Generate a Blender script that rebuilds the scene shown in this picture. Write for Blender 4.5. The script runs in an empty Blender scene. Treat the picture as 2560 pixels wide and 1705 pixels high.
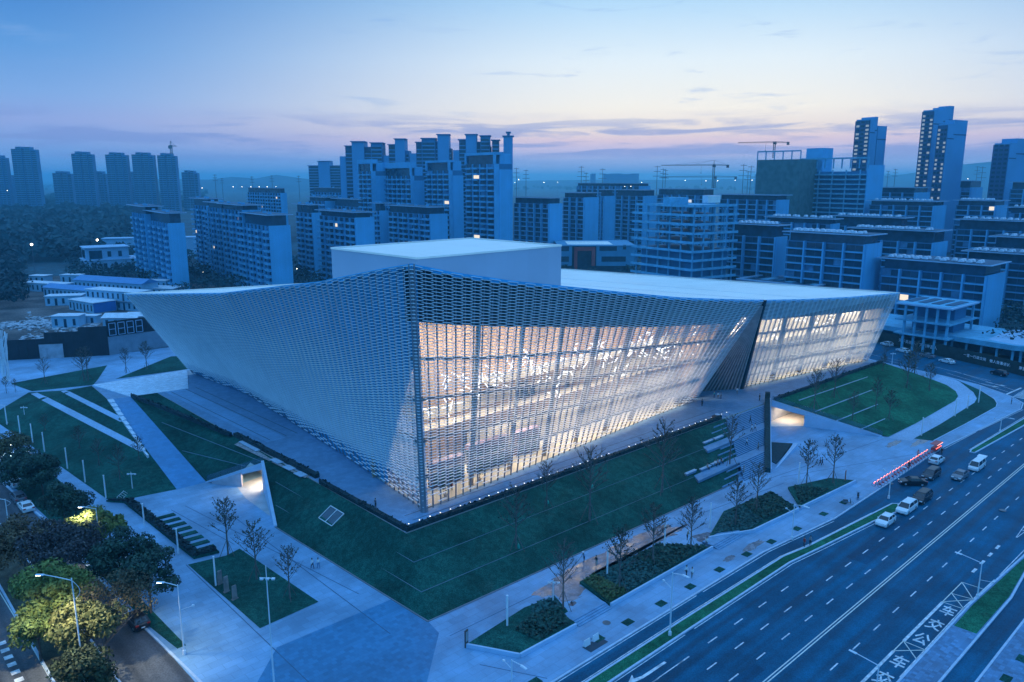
import bpy, bmesh, math, random
from mathutils import Vector, Matrix

sc = bpy.context.scene
COL = sc.collection
R = math.radians
random.seed(7)

# ------------------------------------------------------------------ camera
CAM_H = 56.0
FOC = 1930.0                      # focal length in photograph pixels (2560 wide)
PITCH = math.atan((852.5 - 447) / FOC)
cd = bpy.data.cameras.new('camera')
cd.sensor_width = 36.0
cd.lens = 36.0 * FOC / 2560.0
cd.clip_start = 0.5
cd.clip_end = 30000
cam = bpy.data.objects.new('camera', cd)
cam.location = (0, 0, CAM_H)
cam.rotation_euler = (math.pi / 2 - PITCH, 0, 0)
COL.objects.link(cam)
sc.camera = cam

# ------------------------------------------------------------------ dusk sky
def s2l(c):
    if max(c) < 3: return tuple(c)          # already linear
    return tuple((x / 12.92 if x <= 0.04045 else ((x + 0.055) / 1.055) ** 2.4) for x in (v / 255.0 for v in c))

GLOW_AZ = R(13)                    # where the sun went down, right of the view axis
world = bpy.data.worlds.new('World')
sc.world = world
world.use_nodes = True
wn = world.node_tree
wn.nodes.clear()
def N(t, typ, **kw):
    n = t.nodes.new(typ)
    for k, v in kw.items():
        setattr(n, k, v)
    return n
def math_node(t, op, a, b=None, c=None, clamp=False):
    n = t.nodes.new('ShaderNodeMath'); n.operation = op; n.use_clamp = clamp
    for i, v in enumerate((a, b, c)):
        if v is None: continue
        if isinstance(v, (int, float)): n.inputs[i].default_value = v
        else: t.links.new(v, n.inputs[i])
    return n.outputs[0]
def ramp(t, fac, stops, interp='EASE'):
    n = t.nodes.new('ShaderNodeValToRGB')
    n.color_ramp.interpolation = interp
    els = n.color_ramp.elements
    while len(els) < len(stops): els.new(0.5)
    for e, (p, c) in zip(els, stops):
        e.position = p; e.color = (*c, 1)
    if fac is not None: t.links.new(fac, n.inputs[0])
    return n.outputs[0]
def mixc(t, fac, a, b, typ='MIX'):
    n = t.nodes.new('ShaderNodeMix'); n.data_type = 'RGBA'; n.blend_type = typ
    if isinstance(fac, (int, float)): n.inputs[0].default_value = fac
    else: t.links.new(fac, n.inputs[0])
    for i, v in ((6, a), (7, b)):
        if isinstance(v, tuple): n.inputs[i].default_value = (*v[:3], 1)
        else: t.links.new(v, n.inputs[i])
    return n.outputs[2]

tc = N(wn, 'ShaderNodeTexCoord')
sep = N(wn, 'ShaderNodeSeparateXYZ')
wn.links.new(tc.outputs['Generated'], sep.inputs[0])
X, Y, Z = sep.outputs
elev = math_node(wn, 'ARCSINE', Z)
e01 = math_node(wn, 'POWER', math_node(wn, 'MAXIMUM', math_node(wn, 'DIVIDE', elev, math.pi / 2), 0.0), 0.5)
def eo(deg): return (max(deg, 0) / 90.0) ** 0.5
glow = [(0, (135, 172, 224)), (1.3, (166, 180, 222)), (2.1, (216, 200, 222)), (2.7, (236, 209, 213)), (3.4, (247, 229, 215)),
        (4.8, (253, 245, 229)), (8, (228, 239, 243)), (12, (176, 214, 242)), (22, (.34, .68, 1.14)), (45, (.32, .72, 1.40)), (90, (.28, .71, 1.46))]
away = [(0, (112, 162, 222)), (1.3, (116, 162, 222)), (2.2, (132, 164, 220)), (3.6, (148, 168, 220)), (5.2, (128, 168, 222)),
        (8, (96, 152, 214)), (12, (62, 126, 198)), (22, (.14, .45, 1.0)), (45, (.25, .65, 1.34)), (90, (.28, .71, 1.46))]
behind = [(0, (.06, .36, .80)), (6, (.075, .42, .95)), (14, (.09, .47, 1.08)), (30, (.13, .56, 1.24)), (55, (.21, .65, 1.36)), (90, (.28, .71, 1.46))]
ga = ramp(wn, e01, [(eo(d), s2l(c)) for d, c in glow], 'LINEAR')
aw = ramp(wn, e01, [(eo(d), s2l(c)) for d, c in away], 'LINEAR')
az = math_node(wn, 'ARCTAN2', X, Y)
daz = math_node(wn, 'ABSOLUTE', math_node(wn, 'SUBTRACT', az, GLOW_AZ))
gf = N(wn, 'ShaderNodeMapRange', interpolation_type='SMOOTHSTEP')
wn.links.new(daz, gf.inputs[0])
gf.inputs[1].default_value = R(4); gf.inputs[2].default_value = R(46); gf.inputs[3].default_value = 1; gf.inputs[4].default_value = 0
bh = ramp(wn, e01, [(eo(d), s2l(c)) for d, c in behind], 'LINEAR')
gb_ = N(wn, 'ShaderNodeMapRange', interpolation_type='SMOOTHSTEP'); wn.links.new(daz, gb_.inputs[0])
gb_.inputs[1].default_value = R(45); gb_.inputs[2].default_value = R(130)
skyc = mixc(wn, gf.outputs[0], mixc(wn, gb_.outputs[0], aw, bh), ga)
# thin streaky cloud in the low sky: stretched noise in azimuth / elevation
def streak(sx, sy, seed, lo, hi, e0, e1, e2, e3):
    cb = N(wn, 'ShaderNodeCombineXYZ')
    wn.links.new(math_node(wn, 'MULTIPLY', az, sx), cb.inputs[0])
    wn.links.new(math_node(wn, 'MULTIPLY', elev, sy), cb.inputs[1])
    cb.inputs[2].default_value = seed
    nz = N(wn, 'ShaderNodeTexNoise')
    nz.inputs['Scale'].default_value = 1; nz.inputs['Detail'].default_value = 5; nz.inputs['Roughness'].default_value = 0.55
    nz.inputs['Distortion'].default_value = 0.6
    wn.links.new(cb.outputs[0], nz.inputs[0])
    m = N(wn, 'ShaderNodeMapRange', interpolation_type='SMOOTHSTEP')
    wn.links.new(nz.outputs[0], m.inputs[0]); m.inputs[1].default_value = lo; m.inputs[2].default_value = hi
    up = N(wn, 'ShaderNodeMapRange', interpolation_type='SMOOTHSTEP'); wn.links.new(elev, up.inputs[0])
    up.inputs[1].default_value = R(e0); up.inputs[2].default_value = R(e1)
    dn = N(wn, 'ShaderNodeMapRange', interpolation_type='SMOOTHSTEP'); wn.links.new(elev, dn.inputs[0])
    dn.inputs[1].default_value = R(e2); dn.inputs[2].default_value = R(e3); dn.inputs[3].default_value = 1; dn.inputs[4].default_value = 0
    return math_node(wn, 'MULTIPLY', math_node(wn, 'MULTIPLY', m.outputs[0], up.outputs[0]), dn.outputs[0])
low = streak(7, 75, 3.1, 0.44, 0.62, 0.8, 2.0, 3.2, 4.8)
skyc = mixc(wn, math_node(wn, 'MULTIPLY', low, 0.85), skyc, mixc(wn, 0.28, skyc, s2l((95, 135, 205))), 'MIX')
skyc = mixc(wn, math_node(wn, 'MULTIPLY', low, 0.6), skyc, s2l((132, 152, 208)))
hi = streak(8, 48, 8.4, 0.60, 0.74, 3.6, 5.5, 12, 30)
skyc = mixc(wn, math_node(wn, 'MULTIPLY', hi, 0.38), skyc, s2l((128, 168, 220)))
# the physical sky, sun just under the horizon, adds its own weak twilight
nish = N(wn, 'ShaderNodeTexSky'); nish.sky_type = 'NISHITA'; nish.sun_disc = False
nish.sun_elevation = R(-2); nish.sun_rotation = GLOW_AZ; nish.air_density = 1.2; nish.dust_density = 0.6; nish.ozone_density = 3
skyc = mixc(wn, 0.05, skyc, nish.outputs[0], 'ADD')
bg = N(wn, 'ShaderNodeBackground'); bg.inputs[1].default_value = 1.0
wn.links.new(skyc, bg.inputs[0])
wo = N(wn, 'ShaderNodeOutputWorld'); wn.links.new(bg.outputs[0], wo.inputs[0])

# the last low light from beyond the horizon
sl = bpy.data.lights.new('sun', 'SUN'); sl.energy = 0.06; sl.angle = R(20); sl.color = (1.0, 0.80, 0.78)
so = bpy.data.objects.new('sun', sl); COL.objects.link(so)
so.rotation_euler = (R(86), 0, -GLOW_AZ + math.pi)

sc.view_settings.view_transform = 'Standard'
sc.view_settings.look = 'None'
sc.view_settings.gamma = 1.0
sc.view_settings.exposure = 0.12
sc.view_settings.use_curve_mapping = False
cy = sc.cycles
cy.max_bounces = 6; cy.diffuse_bounces = 3; cy.glossy_bounces = 2; cy.transmission_bounces = 4
cy.transparent_max_bounces = 12; cy.volume_bounces = 1
cy.caustics_reflective = False; cy.caustics_refractive = False
cy.sample_clamp_indirect = 4.0
cy.use_denoising = True

# ------------------------------------------------------------------ survey helpers
CP, SP = math.cos(PITCH), math.sin(PITCH)
def ray(px, py):
    dx, d = px - 1280.0, py - 852.5
    return (dx, FOC * CP - d * SP, -(FOC * SP + d * CP))
def G(px, py, z=0.0):             # the point of the plane at height z seen at a survey mark
    r = ray(px, py); t = (z - CAM_H) / r[2]
    return Vector((r[0] * t, r[1] * t, z))
def AT(px, py, Yd):               # the point at distance Yd along the view axis
    r = ray(px, py); t = Yd / r[1]
    return Vector((r[0] * t, Yd, CAM_H + r[2] * t))
# site grid: u runs along the avenue, n across it
SITE = R(42.75)
RO = Vector((23.53, 81.07, 0))
UD = Vector((math.cos(SITE), math.sin(SITE), 0)); ND = Vector((-UD.y, UD.x, 0))
UN = Matrix.Translation(RO) @ Matrix.Rotation(SITE, 4, 'Z')
def W(u, n, z=0.0): return RO + UD * u + ND * n + Vector((0, 0, z))
def toun(v):
    w = Vector((v[0], v[1], 0)) - RO
    return (w.dot(UD), w.dot(ND))

# ------------------------------------------------------------------ materials
MATS = {}
def mat(name, col, rough=0.7, var=0.12, scale=0.6, detail=4, metal=0.0, spec=0.5, col2=None, bump=0.0, bscale=None, emit=None, estr=0.0, fine=0.0):
    if name in MATS: return MATS[name]
    m = bpy.data.materials.new(name); m.use_nodes = True
    t = m.node_tree; b = t.nodes['Principled BSDF']
    b.inputs['Roughness'].default_value = rough; b.inputs['Metallic'].default_value = metal
    b.inputs['Specular IOR Level'].default_value = spec
    geo = t.nodes.new('ShaderNodeNewGeometry')
    nz = t.nodes.new('ShaderNodeTexNoise'); nz.inputs['Scale'].default_value = scale; nz.inputs['Detail'].default_value = detail
    t.links.new(geo.outputs['Position'], nz.inputs['Vector'])
    c1 = tuple(max(0, x * (1 - var)) for x in col); c2 = col2 or tuple(min(1, x * (1 + var)) for x in col)
    out = ramp(t, nz.outputs[0], [(0.3, c1), (0.7, c2)])
    if fine > 0:
        n2 = t.nodes.new('ShaderNodeTexNoise'); n2.inputs['Scale'].default_value = scale * 14; n2.inputs['Detail'].default_value = 2
        t.links.new(geo.outputs['Position'], n2.inputs['Vector'])
        f = ramp(t, n2.outputs[0], [(0.3, (1 - fine,) * 3), (0.7, (1 + fine,) * 3)])
        out = mixc(t, 1.0, out, f, 'MULTIPLY')
    t.links.new(out, b.inputs['Base Color'])
    if bump > 0:
        bn = t.nodes.new('ShaderNodeTexNoise'); bn.inputs['Scale'].default_value = bscale or scale * 8; bn.inputs['Detail'].default_value = 3
        t.links.new(geo.outputs['Position'], bn.inputs['Vector'])
        bp = t.nodes.new('ShaderNodeBump'); bp.inputs['Strength'].default_value = bump; bp.inputs['Distance'].default_value = 0.05
        t.links.new(bn.outputs[0], bp.inputs['Height']); t.links.new(bp.outputs[0], b.inputs['Normal'])
    if emit:
        b.inputs['Emission Color'].default_value = (*emit, 1); b.inputs['Emission Strength'].default_value = estr
    MATS[name] = m
    return m
def emat(name, col, strength):
    if name in MATS: return MATS[name]
    m = bpy.data.materials.new(name); m.use_nodes = True
    t = m.node_tree; t.nodes.clear()
    e = N(t, 'ShaderNodeEmission'); e.inputs[0].default_value = (*col, 1); e.inputs[1].default_value = strength
    o = N(t, 'ShaderNodeOutputMaterial'); t.links.new(e.outputs[0], o.inputs[0])
    MATS[name] = m
    return m
def tilemat(name, col, tile=(1.2, 0.6), rot=SITE, rough=0.6, mortar=0.85, var=0.10, msize=0.02, blotch=0.16):
    """stone paving: slabs laid to the site grid, each a little different"""
    if name in MATS: return MATS[name]
    m = bpy.data.materials.new(name); m.use_nodes = True
    t = m.node_tree; b = t.nodes['Principled BSDF']
    geo = t.nodes.new('ShaderNodeNewGeometry')
    mp = N(t, 'ShaderNodeMapping'); mp.inputs['Rotation'].default_value = (0, 0, -rot)
    t.links.new(geo.outputs['Position'], mp.inputs[0])
    br = N(t, 'ShaderNodeTexBrick'); t.links.new(mp.outputs[0], br.inputs['Vector'])
    br.inputs['Scale'].default_value = 1; br.inputs['Brick Width'].default_value = tile[0]; br.inputs['Row Height'].default_value = tile[1]
    br.inputs['Mortar Size'].default_value = msize; br.inputs['Mortar Smooth'].default_value = 0.3
    br.inputs['Color1'].default_value = (*(x * (1 - var) for x in col), 1); br.inputs['Color2'].default_value = (*(x * (1 + var) for x in col), 1)
    br.inputs['Mortar'].default_value = (*(x * mortar for x in col), 1)
    nz = N(t, 'ShaderNodeTexNoise'); nz.inputs['Scale'].default_value = 0.09; nz.inputs['Detail'].default_value = 7; nz.inputs['Roughness'].default_value = 0.65
    t.links.new(geo.outputs['Position'], nz.inputs['Vector'])
    bl = ramp(t, nz.outputs[0], [(0.28, (1 - blotch,) * 3), (0.72, (1 + blotch,) * 3)])
    t.links.new(mixc(t, 1.0, br.outputs[0], bl, 'MULTIPLY'), b.inputs['Base Color'])
    rg = N(t, 'ShaderNodeMapRange'); t.links.new(nz.outputs[0], rg.inputs[0])
    rg.inputs[1].default_value = 0.3; rg.inputs[2].default_value = 0.7; rg.inputs[3].default_value = rough * 0.8; rg.inputs[4].default_value = min(1, rough * 1.2)
    t.links.new(rg.outputs[0], b.inputs['Roughness'])
    MATS[name] = m
    return m
def lawnmat(name, col, patch):
    if name in MATS: return MATS[name]
    m = bpy.data.materials.new(name); m.use_nodes = True
    t = m.node_tree; b = t.nodes['Principled BSDF']; b.inputs['Roughness'].default_value = 0.95; b.inputs['Specular IOR Level'].default_value = 0.12
    geo = t.nodes.new('ShaderNodeNewGeometry')
    def nz(sc_, det, lo, hi, ro=.6):
        n = t.nodes.new('ShaderNodeTexNoise'); n.inputs['Scale'].default_value = sc_; n.inputs['Detail'].default_value = det; n.inputs['Roughness'].default_value = ro
        t.links.new(geo.outputs['Position'], n.inputs['Vector']); return ramp(t, n.outputs[0], [(.3, (lo,) * 3), (.7, (hi,) * 3)])
    c = mixc(t, 1, nz(.11, 5, .66, 1.3), nz(1.1, 4, .72, 1.28), 'MULTIPLY'); c = mixc(t, 1, c, nz(7.0, 2, .55, 1.5), 'MULTIPLY')
    pn = t.nodes.new('ShaderNodeTexNoise'); pn.inputs['Scale'].default_value = .23; pn.inputs['Detail'].default_value = 7; pn.inputs['Roughness'].default_value = .7
    t.links.new(geo.outputs['Position'], pn.inputs['Vector'])
    pf = N(t, 'ShaderNodeMapRange', interpolation_type='SMOOTHSTEP'); t.links.new(pn.outputs[0], pf.inputs[0]); pf.inputs[1].default_value = .52; pf.inputs[2].default_value = .70; pf.inputs[4].default_value = .75
    t.links.new(mixc(t, 1, mixc(t, pf.outputs[0], col, patch), c, 'MULTIPLY'), b.inputs['Base Color'])
    bn = t.nodes.new('ShaderNodeTexNoise'); bn.inputs['Scale'].default_value = 6; t.links.new(geo.outputs['Position'], bn.inputs['Vector'])
    bp = t.nodes.new('ShaderNodeBump'); bp.inputs['Strength'].default_value = .7; bp.inputs['Distance'].default_value = .06; t.links.new(bn.outputs[0], bp.inputs['Height']); t.links.new(bp.outputs[0], b.inputs['Normal'])
    MATS[name] = m
    return m
def roadmat(name, col, rot):
    if name in MATS: return MATS[name]
    m = bpy.data.materials.new(name); m.use_nodes = True
    t = m.node_tree; b = t.nodes['Principled BSDF']; b.inputs['Specular IOR Level'].default_value = 0.10
    geo = t.nodes.new('ShaderNodeNewGeometry'); mp = N(t, 'ShaderNodeMapping'); mp.inputs['Rotation'].default_value = (0, 0, -rot); t.links.new(geo.outputs['Position'], mp.inputs[0])
    m2 = N(t, 'ShaderNodeMapping'); m2.inputs['Scale'].default_value = (.025, .75, 1); t.links.new(mp.outputs[0], m2.inputs[0])
    n1 = N(t, 'ShaderNodeTexNoise'); n1.inputs['Scale'].default_value = 1; n1.inputs['Detail'].default_value = 4; t.links.new(m2.outputs[0], n1.inputs[0])
    n2 = N(t, 'ShaderNodeTexNoise'); n2.inputs['Scale'].default_value = .12; n2.inputs['Detail'].default_value = 8; n2.inputs['Roughness'].default_value = .68; t.links.new(geo.outputs['Position'], n2.inputs[0])
    n3 = N(t, 'ShaderNodeTexNoise'); n3.inputs['Scale'].default_value = 6; n3.inputs['Detail'].default_value = 2; t.links.new(geo.outputs['Position'], n3.inputs[0])
    c = mixc(t, 1, ramp(t, n1.outputs[0], [(.3, (.70,) * 3), (.7, (1.3,) * 3)]), ramp(t, n2.outputs[0], [(.3, (.76,) * 3), (.7, (1.26,) * 3)]), 'MULTIPLY')
    c = mixc(t, 1, c, ramp(t, n3.outputs[0], [(.3, (.8,) * 3), (.7, (1.2,) * 3)]), 'MULTIPLY')
    t.links.new(mixc(t, 1, col, c, 'MULTIPLY'), b.inputs['Base Color'])
    rg = N(t, 'ShaderNodeMapRange'); t.links.new(n1.outputs[0], rg.inputs[0]); rg.inputs[1].default_value = .3; rg.inputs[2].default_value = .7; rg.inputs[3].default_value = .45; rg.inputs[4].default_value = .75; t.links.new(rg.outputs[0], b.inputs['Roughness'])
    MATS[name] = m
    return m
def glassmat(name, tint=(0.75, 0.85, 0.9), refl=0.10, rough=0.03):
    if name in MATS: return MATS[name]
    m = bpy.data.materials.new(name); m.use_nodes = True
    t = m.node_tree; t.nodes.clear()
    a = N(t, 'ShaderNodeBsdfTransparent'); a.inputs[0].default_value = (*tint, 1)
    g = N(t, 'ShaderNodeBsdfGlossy'); g.inputs[0].default_value = (0.9, 0.95, 1, 1); g.inputs['Roughness'].default_value = rough
    fr = N(t, 'ShaderNodeFresnel'); fr.inputs[0].default_value = 1.35
    f2 = math_node(t, 'ADD', math_node(t, 'MULTIPLY', fr.outputs[0], 0.8), refl * 0.3, clamp=True)
    mx = N(t, 'ShaderNodeMixShader'); t.links.new(f2, mx.inputs[0]); t.links.new(a.outputs[0], mx.inputs[1]); t.links.new(g.outputs[0], mx.inputs[2])
    o = N(t, 'ShaderNodeOutputMaterial'); t.links.new(mx.outputs[0], o.inputs[0])
    MATS[name] = m
    return m

ORD = 'first second third fourth fifth sixth seventh eighth ninth tenth eleventh twelfth thirteenth fourteenth fifteenth sixteenth seventeenth eighteenth nineteenth twentieth'.split()
def nth(i):
    if i < 20: return ORD[i]
    t = {2: 'twenty', 3: 'thirty', 4: 'forty'}[(i + 1) // 10]
    return t[:-1] + 'ieth' if (i + 1) % 10 == 0 else t + ' ' + ORD[(i + 1) % 10 - 1]
# ------------------------------------------------------------------ mesh helpers
GLY = {}
class MB:
    def __init__(s): s.v = []; s.f = []; s.m = []
    def poly(s, pts, mi=0):
        b = len(s.v); s.v += [tuple(p) for p in pts]; s.f.append(tuple(range(b, b + len(pts)))); s.m.append(mi); return s
    def hexa(s, p, mi=0):         # eight corners: bottom ring, top ring
        b = len(s.v); s.v += [tuple(q) for q in p]
        for f in ((3, 2, 1, 0), (4, 5, 6, 7), (0, 1, 5, 4), (1, 2, 6, 5), (2, 3, 7, 6), (3, 0, 4, 7)):
            s.f.append(tuple(b + i for i in f)); s.m.append(mi)
        return s
    def box(s, x0, x1, y0, y1, z0, z1, mi=0):
        return s.hexa([(x0, y0, z0), (x1, y0, z0), (x1, y1, z0), (x0, y1, z0), (x0, y0, z1), (x1, y0, z1), (x1, y1, z1), (x0, y1, z1)], mi)
    def bar(s, a, b, w, h, up=(0, 0, 1), mi=0):   # rectangular bar from a to b
        a = Vector(a); b = Vector(b); d = (b - a).normalized(); side = d.cross(Vector(up))
        if side.length < 1e-6: side = d.cross(Vector((1, 0, 0)))
        side.normalize(); upv = side.cross(d)
        o = side * (w / 2); q = upv * (h / 2)
        return s.hexa([a - o - q, a + o - q, b + o - q, b - o - q, a - o + q, a + o + q, b + o + q, b - o + q], mi)
    def tube(s, a, b, r0, r1=None, n=6, mi=0, caps=True):
        r1 = r0 if r1 is None else r1
        a = Vector(a); b = Vector(b); d = (b - a).normalized()
        x = d.cross(Vector((0, 0, 1)))
        if x.length < 1e-4: x = Vector((1, 0, 0))
        x.normalize(); y = d.cross(x); k = len(s.v)
        for c, r in ((a, r0), (b, r1)):
            for i in range(n):
                t = 2 * math.pi * i / n; s.v.append(tuple(c + x * (r * math.cos(t)) + y * (r * math.sin(t))))
        for i in range(n):
            j = (i + 1) % n; s.f.append((k + i, k + j, k + n + j, k + n + i)); s.m.append(mi)
        if caps:
            s.f.append(tuple(k + i for i in reversed(range(n)))); s.m.append(mi); s.f.append(tuple(k + n + i for i in range(n))); s.m.append(mi)
        return s
    def prism(s, pts, z0, z1, mi=0):  # plan polygon (counter-clockwise) extruded up
        n = len(pts); k = len(s.v)
        s.v += [(p[0], p[1], z0) for p in pts] + [(p[0], p[1], z1) for p in pts]
        s.f.append(tuple(k + i for i in reversed(range(n)))); s.m.append(mi); s.f.append(tuple(k + n + i for i in range(n))); s.m.append(mi)
        for i in range(n):
            j = (i + 1) % n; s.f.append((k + i, k + j, k + n + j, k + n + i)); s.m.append(mi)
        return s
    def lathe(s, prof, n=10, mi=0, c=(0, 0)):
        k = len(s.v)
        for r, z in prof:
            for i in range(n):
                t = 2 * math.pi * i / n; s.v.append((c[0] + r * math.cos(t), c[1] + r * math.sin(t), z))
        for a in range(len(prof) - 1):
            for i in range(n):
                j = (i + 1) % n; s.f.append((k + a * n + i, k + a * n + j, k + (a + 1) * n + j, k + (a + 1) * n + i)); s.m.append(mi)
        s.f.append(tuple(k + i for i in reversed(range(n)))); s.m.append(mi)
        s.f.append(tuple(k + (len(prof) - 1) * n + i for i in range(n))); s.m.append(mi)
        return s
    def mesh(s, name, mats):
        me = bpy.data.meshes.new(name); me.from_pydata(s.v, [], s.f)
        for m in (mats if isinstance(mats, (list, tuple)) else [mats]): me.materials.append(m)
        if any(s.m): me.polygons.foreach_set('material_index', s.m)
        me.update(); return me
def smooth(o):
    o.data.polygons.foreach_set('use_smooth', [True] * len(o.data.polygons)); return o
def link(name, me, parent=None, mw=None):
    o = bpy.data.objects.new(name, me); COL.objects.link(o)
    if parent is not None: o.parent = parent
    if mw is not None: o.matrix_local = mw
    return o
def obj(name, mb, mats, parent=None, mw=None):
    return link(name, mb.mesh(name, mats), parent, mw)
def tag(o, label, cat, group=None):
    o['label'] = label; o['category'] = cat
    if group: o['group'] = group
    return o
def struct(o): o['kind'] = 'structure'; return o
def stuff(o): o['kind'] = 'stuff'; return o
def empty(name, loc=(0, 0, 0), rz=0.0):
    o = bpy.data.objects.new(name, None); o.location = loc; o.rotation_euler = (0, 0, rz); COL.objects.link(o); return o
def dup(root, loc=None, rz=None, label=None, scale=None):
    r = root.copy(); COL.objects.link(r)
    for ch in root.children:
        c = ch.copy(); COL.objects.link(c); c.parent = r
        for g in ch.children:
            d = g.copy(); COL.objects.link(d); d.parent = c
    if loc is not None: r.location = loc
    if rz is not None: r.rotation_euler = (0, 0, rz)
    if label: r['label'] = label
    if scale: r.scale = (scale,) * 3 if isinstance(scale, (int, float)) else scale
    return r
def sheet(name, pts, m, parent=None, unm=True, thick=None):
    """flat or sloping ground piece from a plan polygon with heights, site-grid coordinates"""
    bm = bmesh.new(); vs = [bm.verts.new(p) for p in pts]; f = bm.faces.new(vs)
    bm.normal_update()
    if f.normal.z < 0: f.normal_flip()
    bmesh.ops.triangulate(bm, faces=bm.faces[:])
    if thick:
        r = bmesh.ops.extrude_face_region(bm, geom=bm.faces[:])
        for v in r['geom']:
            if isinstance(v, bmesh.types.BMVert): v.co.z -= thick
        bmesh.ops.recalc_face_normals(bm, faces=bm.faces[:])
    me = bpy.data.meshes.new(name); bm.to_mesh(me); bm.free(); me.materials.append(m)
    return link(name, me, parent, UN.copy() if (unm and parent is None) else None)

def glyph_mesh(ch, bold):
    if (ch, bold) not in GLY:
        c = bpy.data.curves.new('character', 'FONT'); c.body = ch; c.size = 1.0; c.align_x = 'CENTER'; c.align_y = 'CENTER'; c.offset = bold; c.resolution_u = 2
        t = bpy.data.objects.new('character', c); COL.objects.link(t)
        GLY[(ch, bold)] = bpy.data.meshes.new_from_object(t.evaluated_get(bpy.context.evaluated_depsgraph_get())); bpy.data.objects.remove(t)
    return GLY[(ch, bold)]
for _ch in '公交车': glyph_mesh(_ch, 0.017)
for _ch in '天下英雄城文明南昌人一言行讲做事是我家卫生靠大': glyph_mesh(_ch, 0.012)
def glyph(ch, size, m, parent, mw, name='painted_character', bold=0.017):
    me = glyph_mesh(ch, bold).copy(); me.materials.clear(); me.materials.append(m)
    return link(name, me, parent, mw @ Matrix.Scale(size, 4))

# body meshes for the people, one per pose
def person_mesh(joints, edges, radii, name):
    me = bpy.data.meshes.new(name); me.from_pydata(joints, edges, []); o = bpy.data.objects.new(name, me); COL.objects.link(o)
    m = o.modifiers.new('skin', 'SKIN'); sv = me.skin_vertices[0].data
    for i, r in enumerate(radii): sv[i].radius = (r, r)
    sv[0].use_root = True
    o.modifiers.new('sub', 'SUBSURF').levels = 1
    dg = bpy.context.evaluated_depsgraph_get(); me2 = bpy.data.meshes.new_from_object(o.evaluated_get(dg)); bpy.data.objects.remove(o)
    return me2
def pose(kind):
    hz_, kn = .90, .48
    sw = {'stand': (0, 0, .05, -.05), 'walk': (.26, -.24, -.22, .24), 'step': (.12, -.2, .18, -.12), 'sit': (0, 0, .1, .1), 'phone': (0, .03, .2, .25), 'bend': (.1, -.1, .3, .35)}[kind]
    lean = .18 if kind == 'bend' else .03
    if kind == 'sit': hz_ = .50
    J = [(0, 0, hz_), (lean * .4, 0, hz_ + .22), (lean, 0, hz_ + .44), (lean, 0, hz_ + .58), (lean + .02, 0, hz_ + .68), (lean + .03, 0, hz_ + .80)]
    Rr = [.135, .125, .145, .062, .085, .075]; E = [(0, 1), (1, 2), (2, 3), (3, 4), (4, 5)]; bones = ['hip', 'torso', 'torso', 'skin', 'head', 'head']
    for s, f in ((1, sw[0]), (-1, sw[1])):
        i = len(J)
        if kind == 'sit': J += [(.05, s * .10, hz_ - .02), (.44, s * .11, hz_ - .02), (.47, s * .11, .08), (.60, s * .12, .04)]
        else: J += [(0, s * .10, hz_ - .08), (f * .55 + .03, s * .105, kn), (f, s * .105, .09 + abs(min(f, 0)) * .25), (f + .14, s * .115, .04 + abs(min(f, 0)) * .1)]
        Rr += [.095, .066, .045, .042]; E += [(0, i), (i, i + 1), (i + 1, i + 2), (i + 2, i + 3)]; bones += ['leg', 'leg', 'leg', 'shoe']
    for s, f in ((1, sw[2]), (-1, sw[3])):
        i = len(J); zs = hz_ + .46
        if kind == 'phone': el, ha = (lean + .04, s * .24, zs - .27), (lean + .26, s * .08, zs - .10)
        elif kind == 'sit': el, ha = (.08, s * .23, zs - .27), (.32, s * .12, zs - .36)
        elif kind == 'bend': el, ha = (.28, s * .22, zs - .26), (.50, s * .10, zs - .38)
        else: el, ha = (lean + f * .4, s * .235, zs - .28), (lean + f + .06, s * .22, zs - .52)
        tip = tuple(h_ + (h_ - e_) * .28 for h_, e_ in zip(ha, el))
        J += [(lean, s * .185, zs), el, ha, tip]; Rr += [.062, .046, .034, .030]; E += [(2, i), (i, i + 1), (i + 1, i + 2), (i + 2, i + 3)]; bones += ['torso', 'sleeve', 'skin', 'skin']
    me = person_mesh(J, E, Rr, 'person_' + kind)
    return me, J, bones, lean, hz_
POSES = {k: pose(k) for k in ('stand', 'walk', 'step', 'sit', 'phone', 'bend')}

# ================================================================== SITE
M_ASPH = roadmat('asphalt', (0.005, 0.082, 0.150), SITE)
M_ASPH_OLD = roadmat('asphalt_old', (0.085, 0.092, 0.105), SITE + math.pi / 2)
M_PAVE = tilemat('plaza_stone', (0.18, 0.33, 0.49), (2.4, 1.2), msize=0.035, mortar=0.78, var=0.09, blotch=0.30)
M_TERR = tilemat('terrace_stone', (0.16, 0.28, 0.42), (0.9, 0.9))
M_DARKPAVE = tilemat('dark_stone', (0.045, 0.19, 0.34), (0.6, 0.6), var=0.16)
M_PATH = tilemat('path_stone', (0.28, 0.42, 0.58), (0.6, 0.3), rot=SITE + 0.4)
M_COBBLE = tilemat('cobble', (0.08, 0.20, 0.34), (0.5, 0.5), var=0.3, blotch=0.3)
M_KERB = mat('kerb_stone', (0.42, 0.52, 0.64), 0.7, 0.10, 1.2)
M_PAINT = mat('road_paint', (0.62, 0.68, 0.74), 0.6, 0.38, 1.3, 7, col2=(0.74, 0.77, 0.80), fine=0.22)
M_YPAINT = mat('yellow_paint', (0.62, 0.64, 0.58), 0.6, 0.12, 2.5)
M_GRASS = lawnmat('lawn_grass', (0.010, 0.072, 0.056), (0.024, 0.070, 0.052))
M_GRASS2 = lawnmat('bright_lawn_grass', (0.014, 0.120, 0.062), (0.024, 0.100, 0.056))
M_SOIL = mat('soil', (0.085, 0.070, 0.066), 0.95, 0.5, 0.08, 8, col2=(0.16, 0.13, 0.12), fine=0.4)
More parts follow.
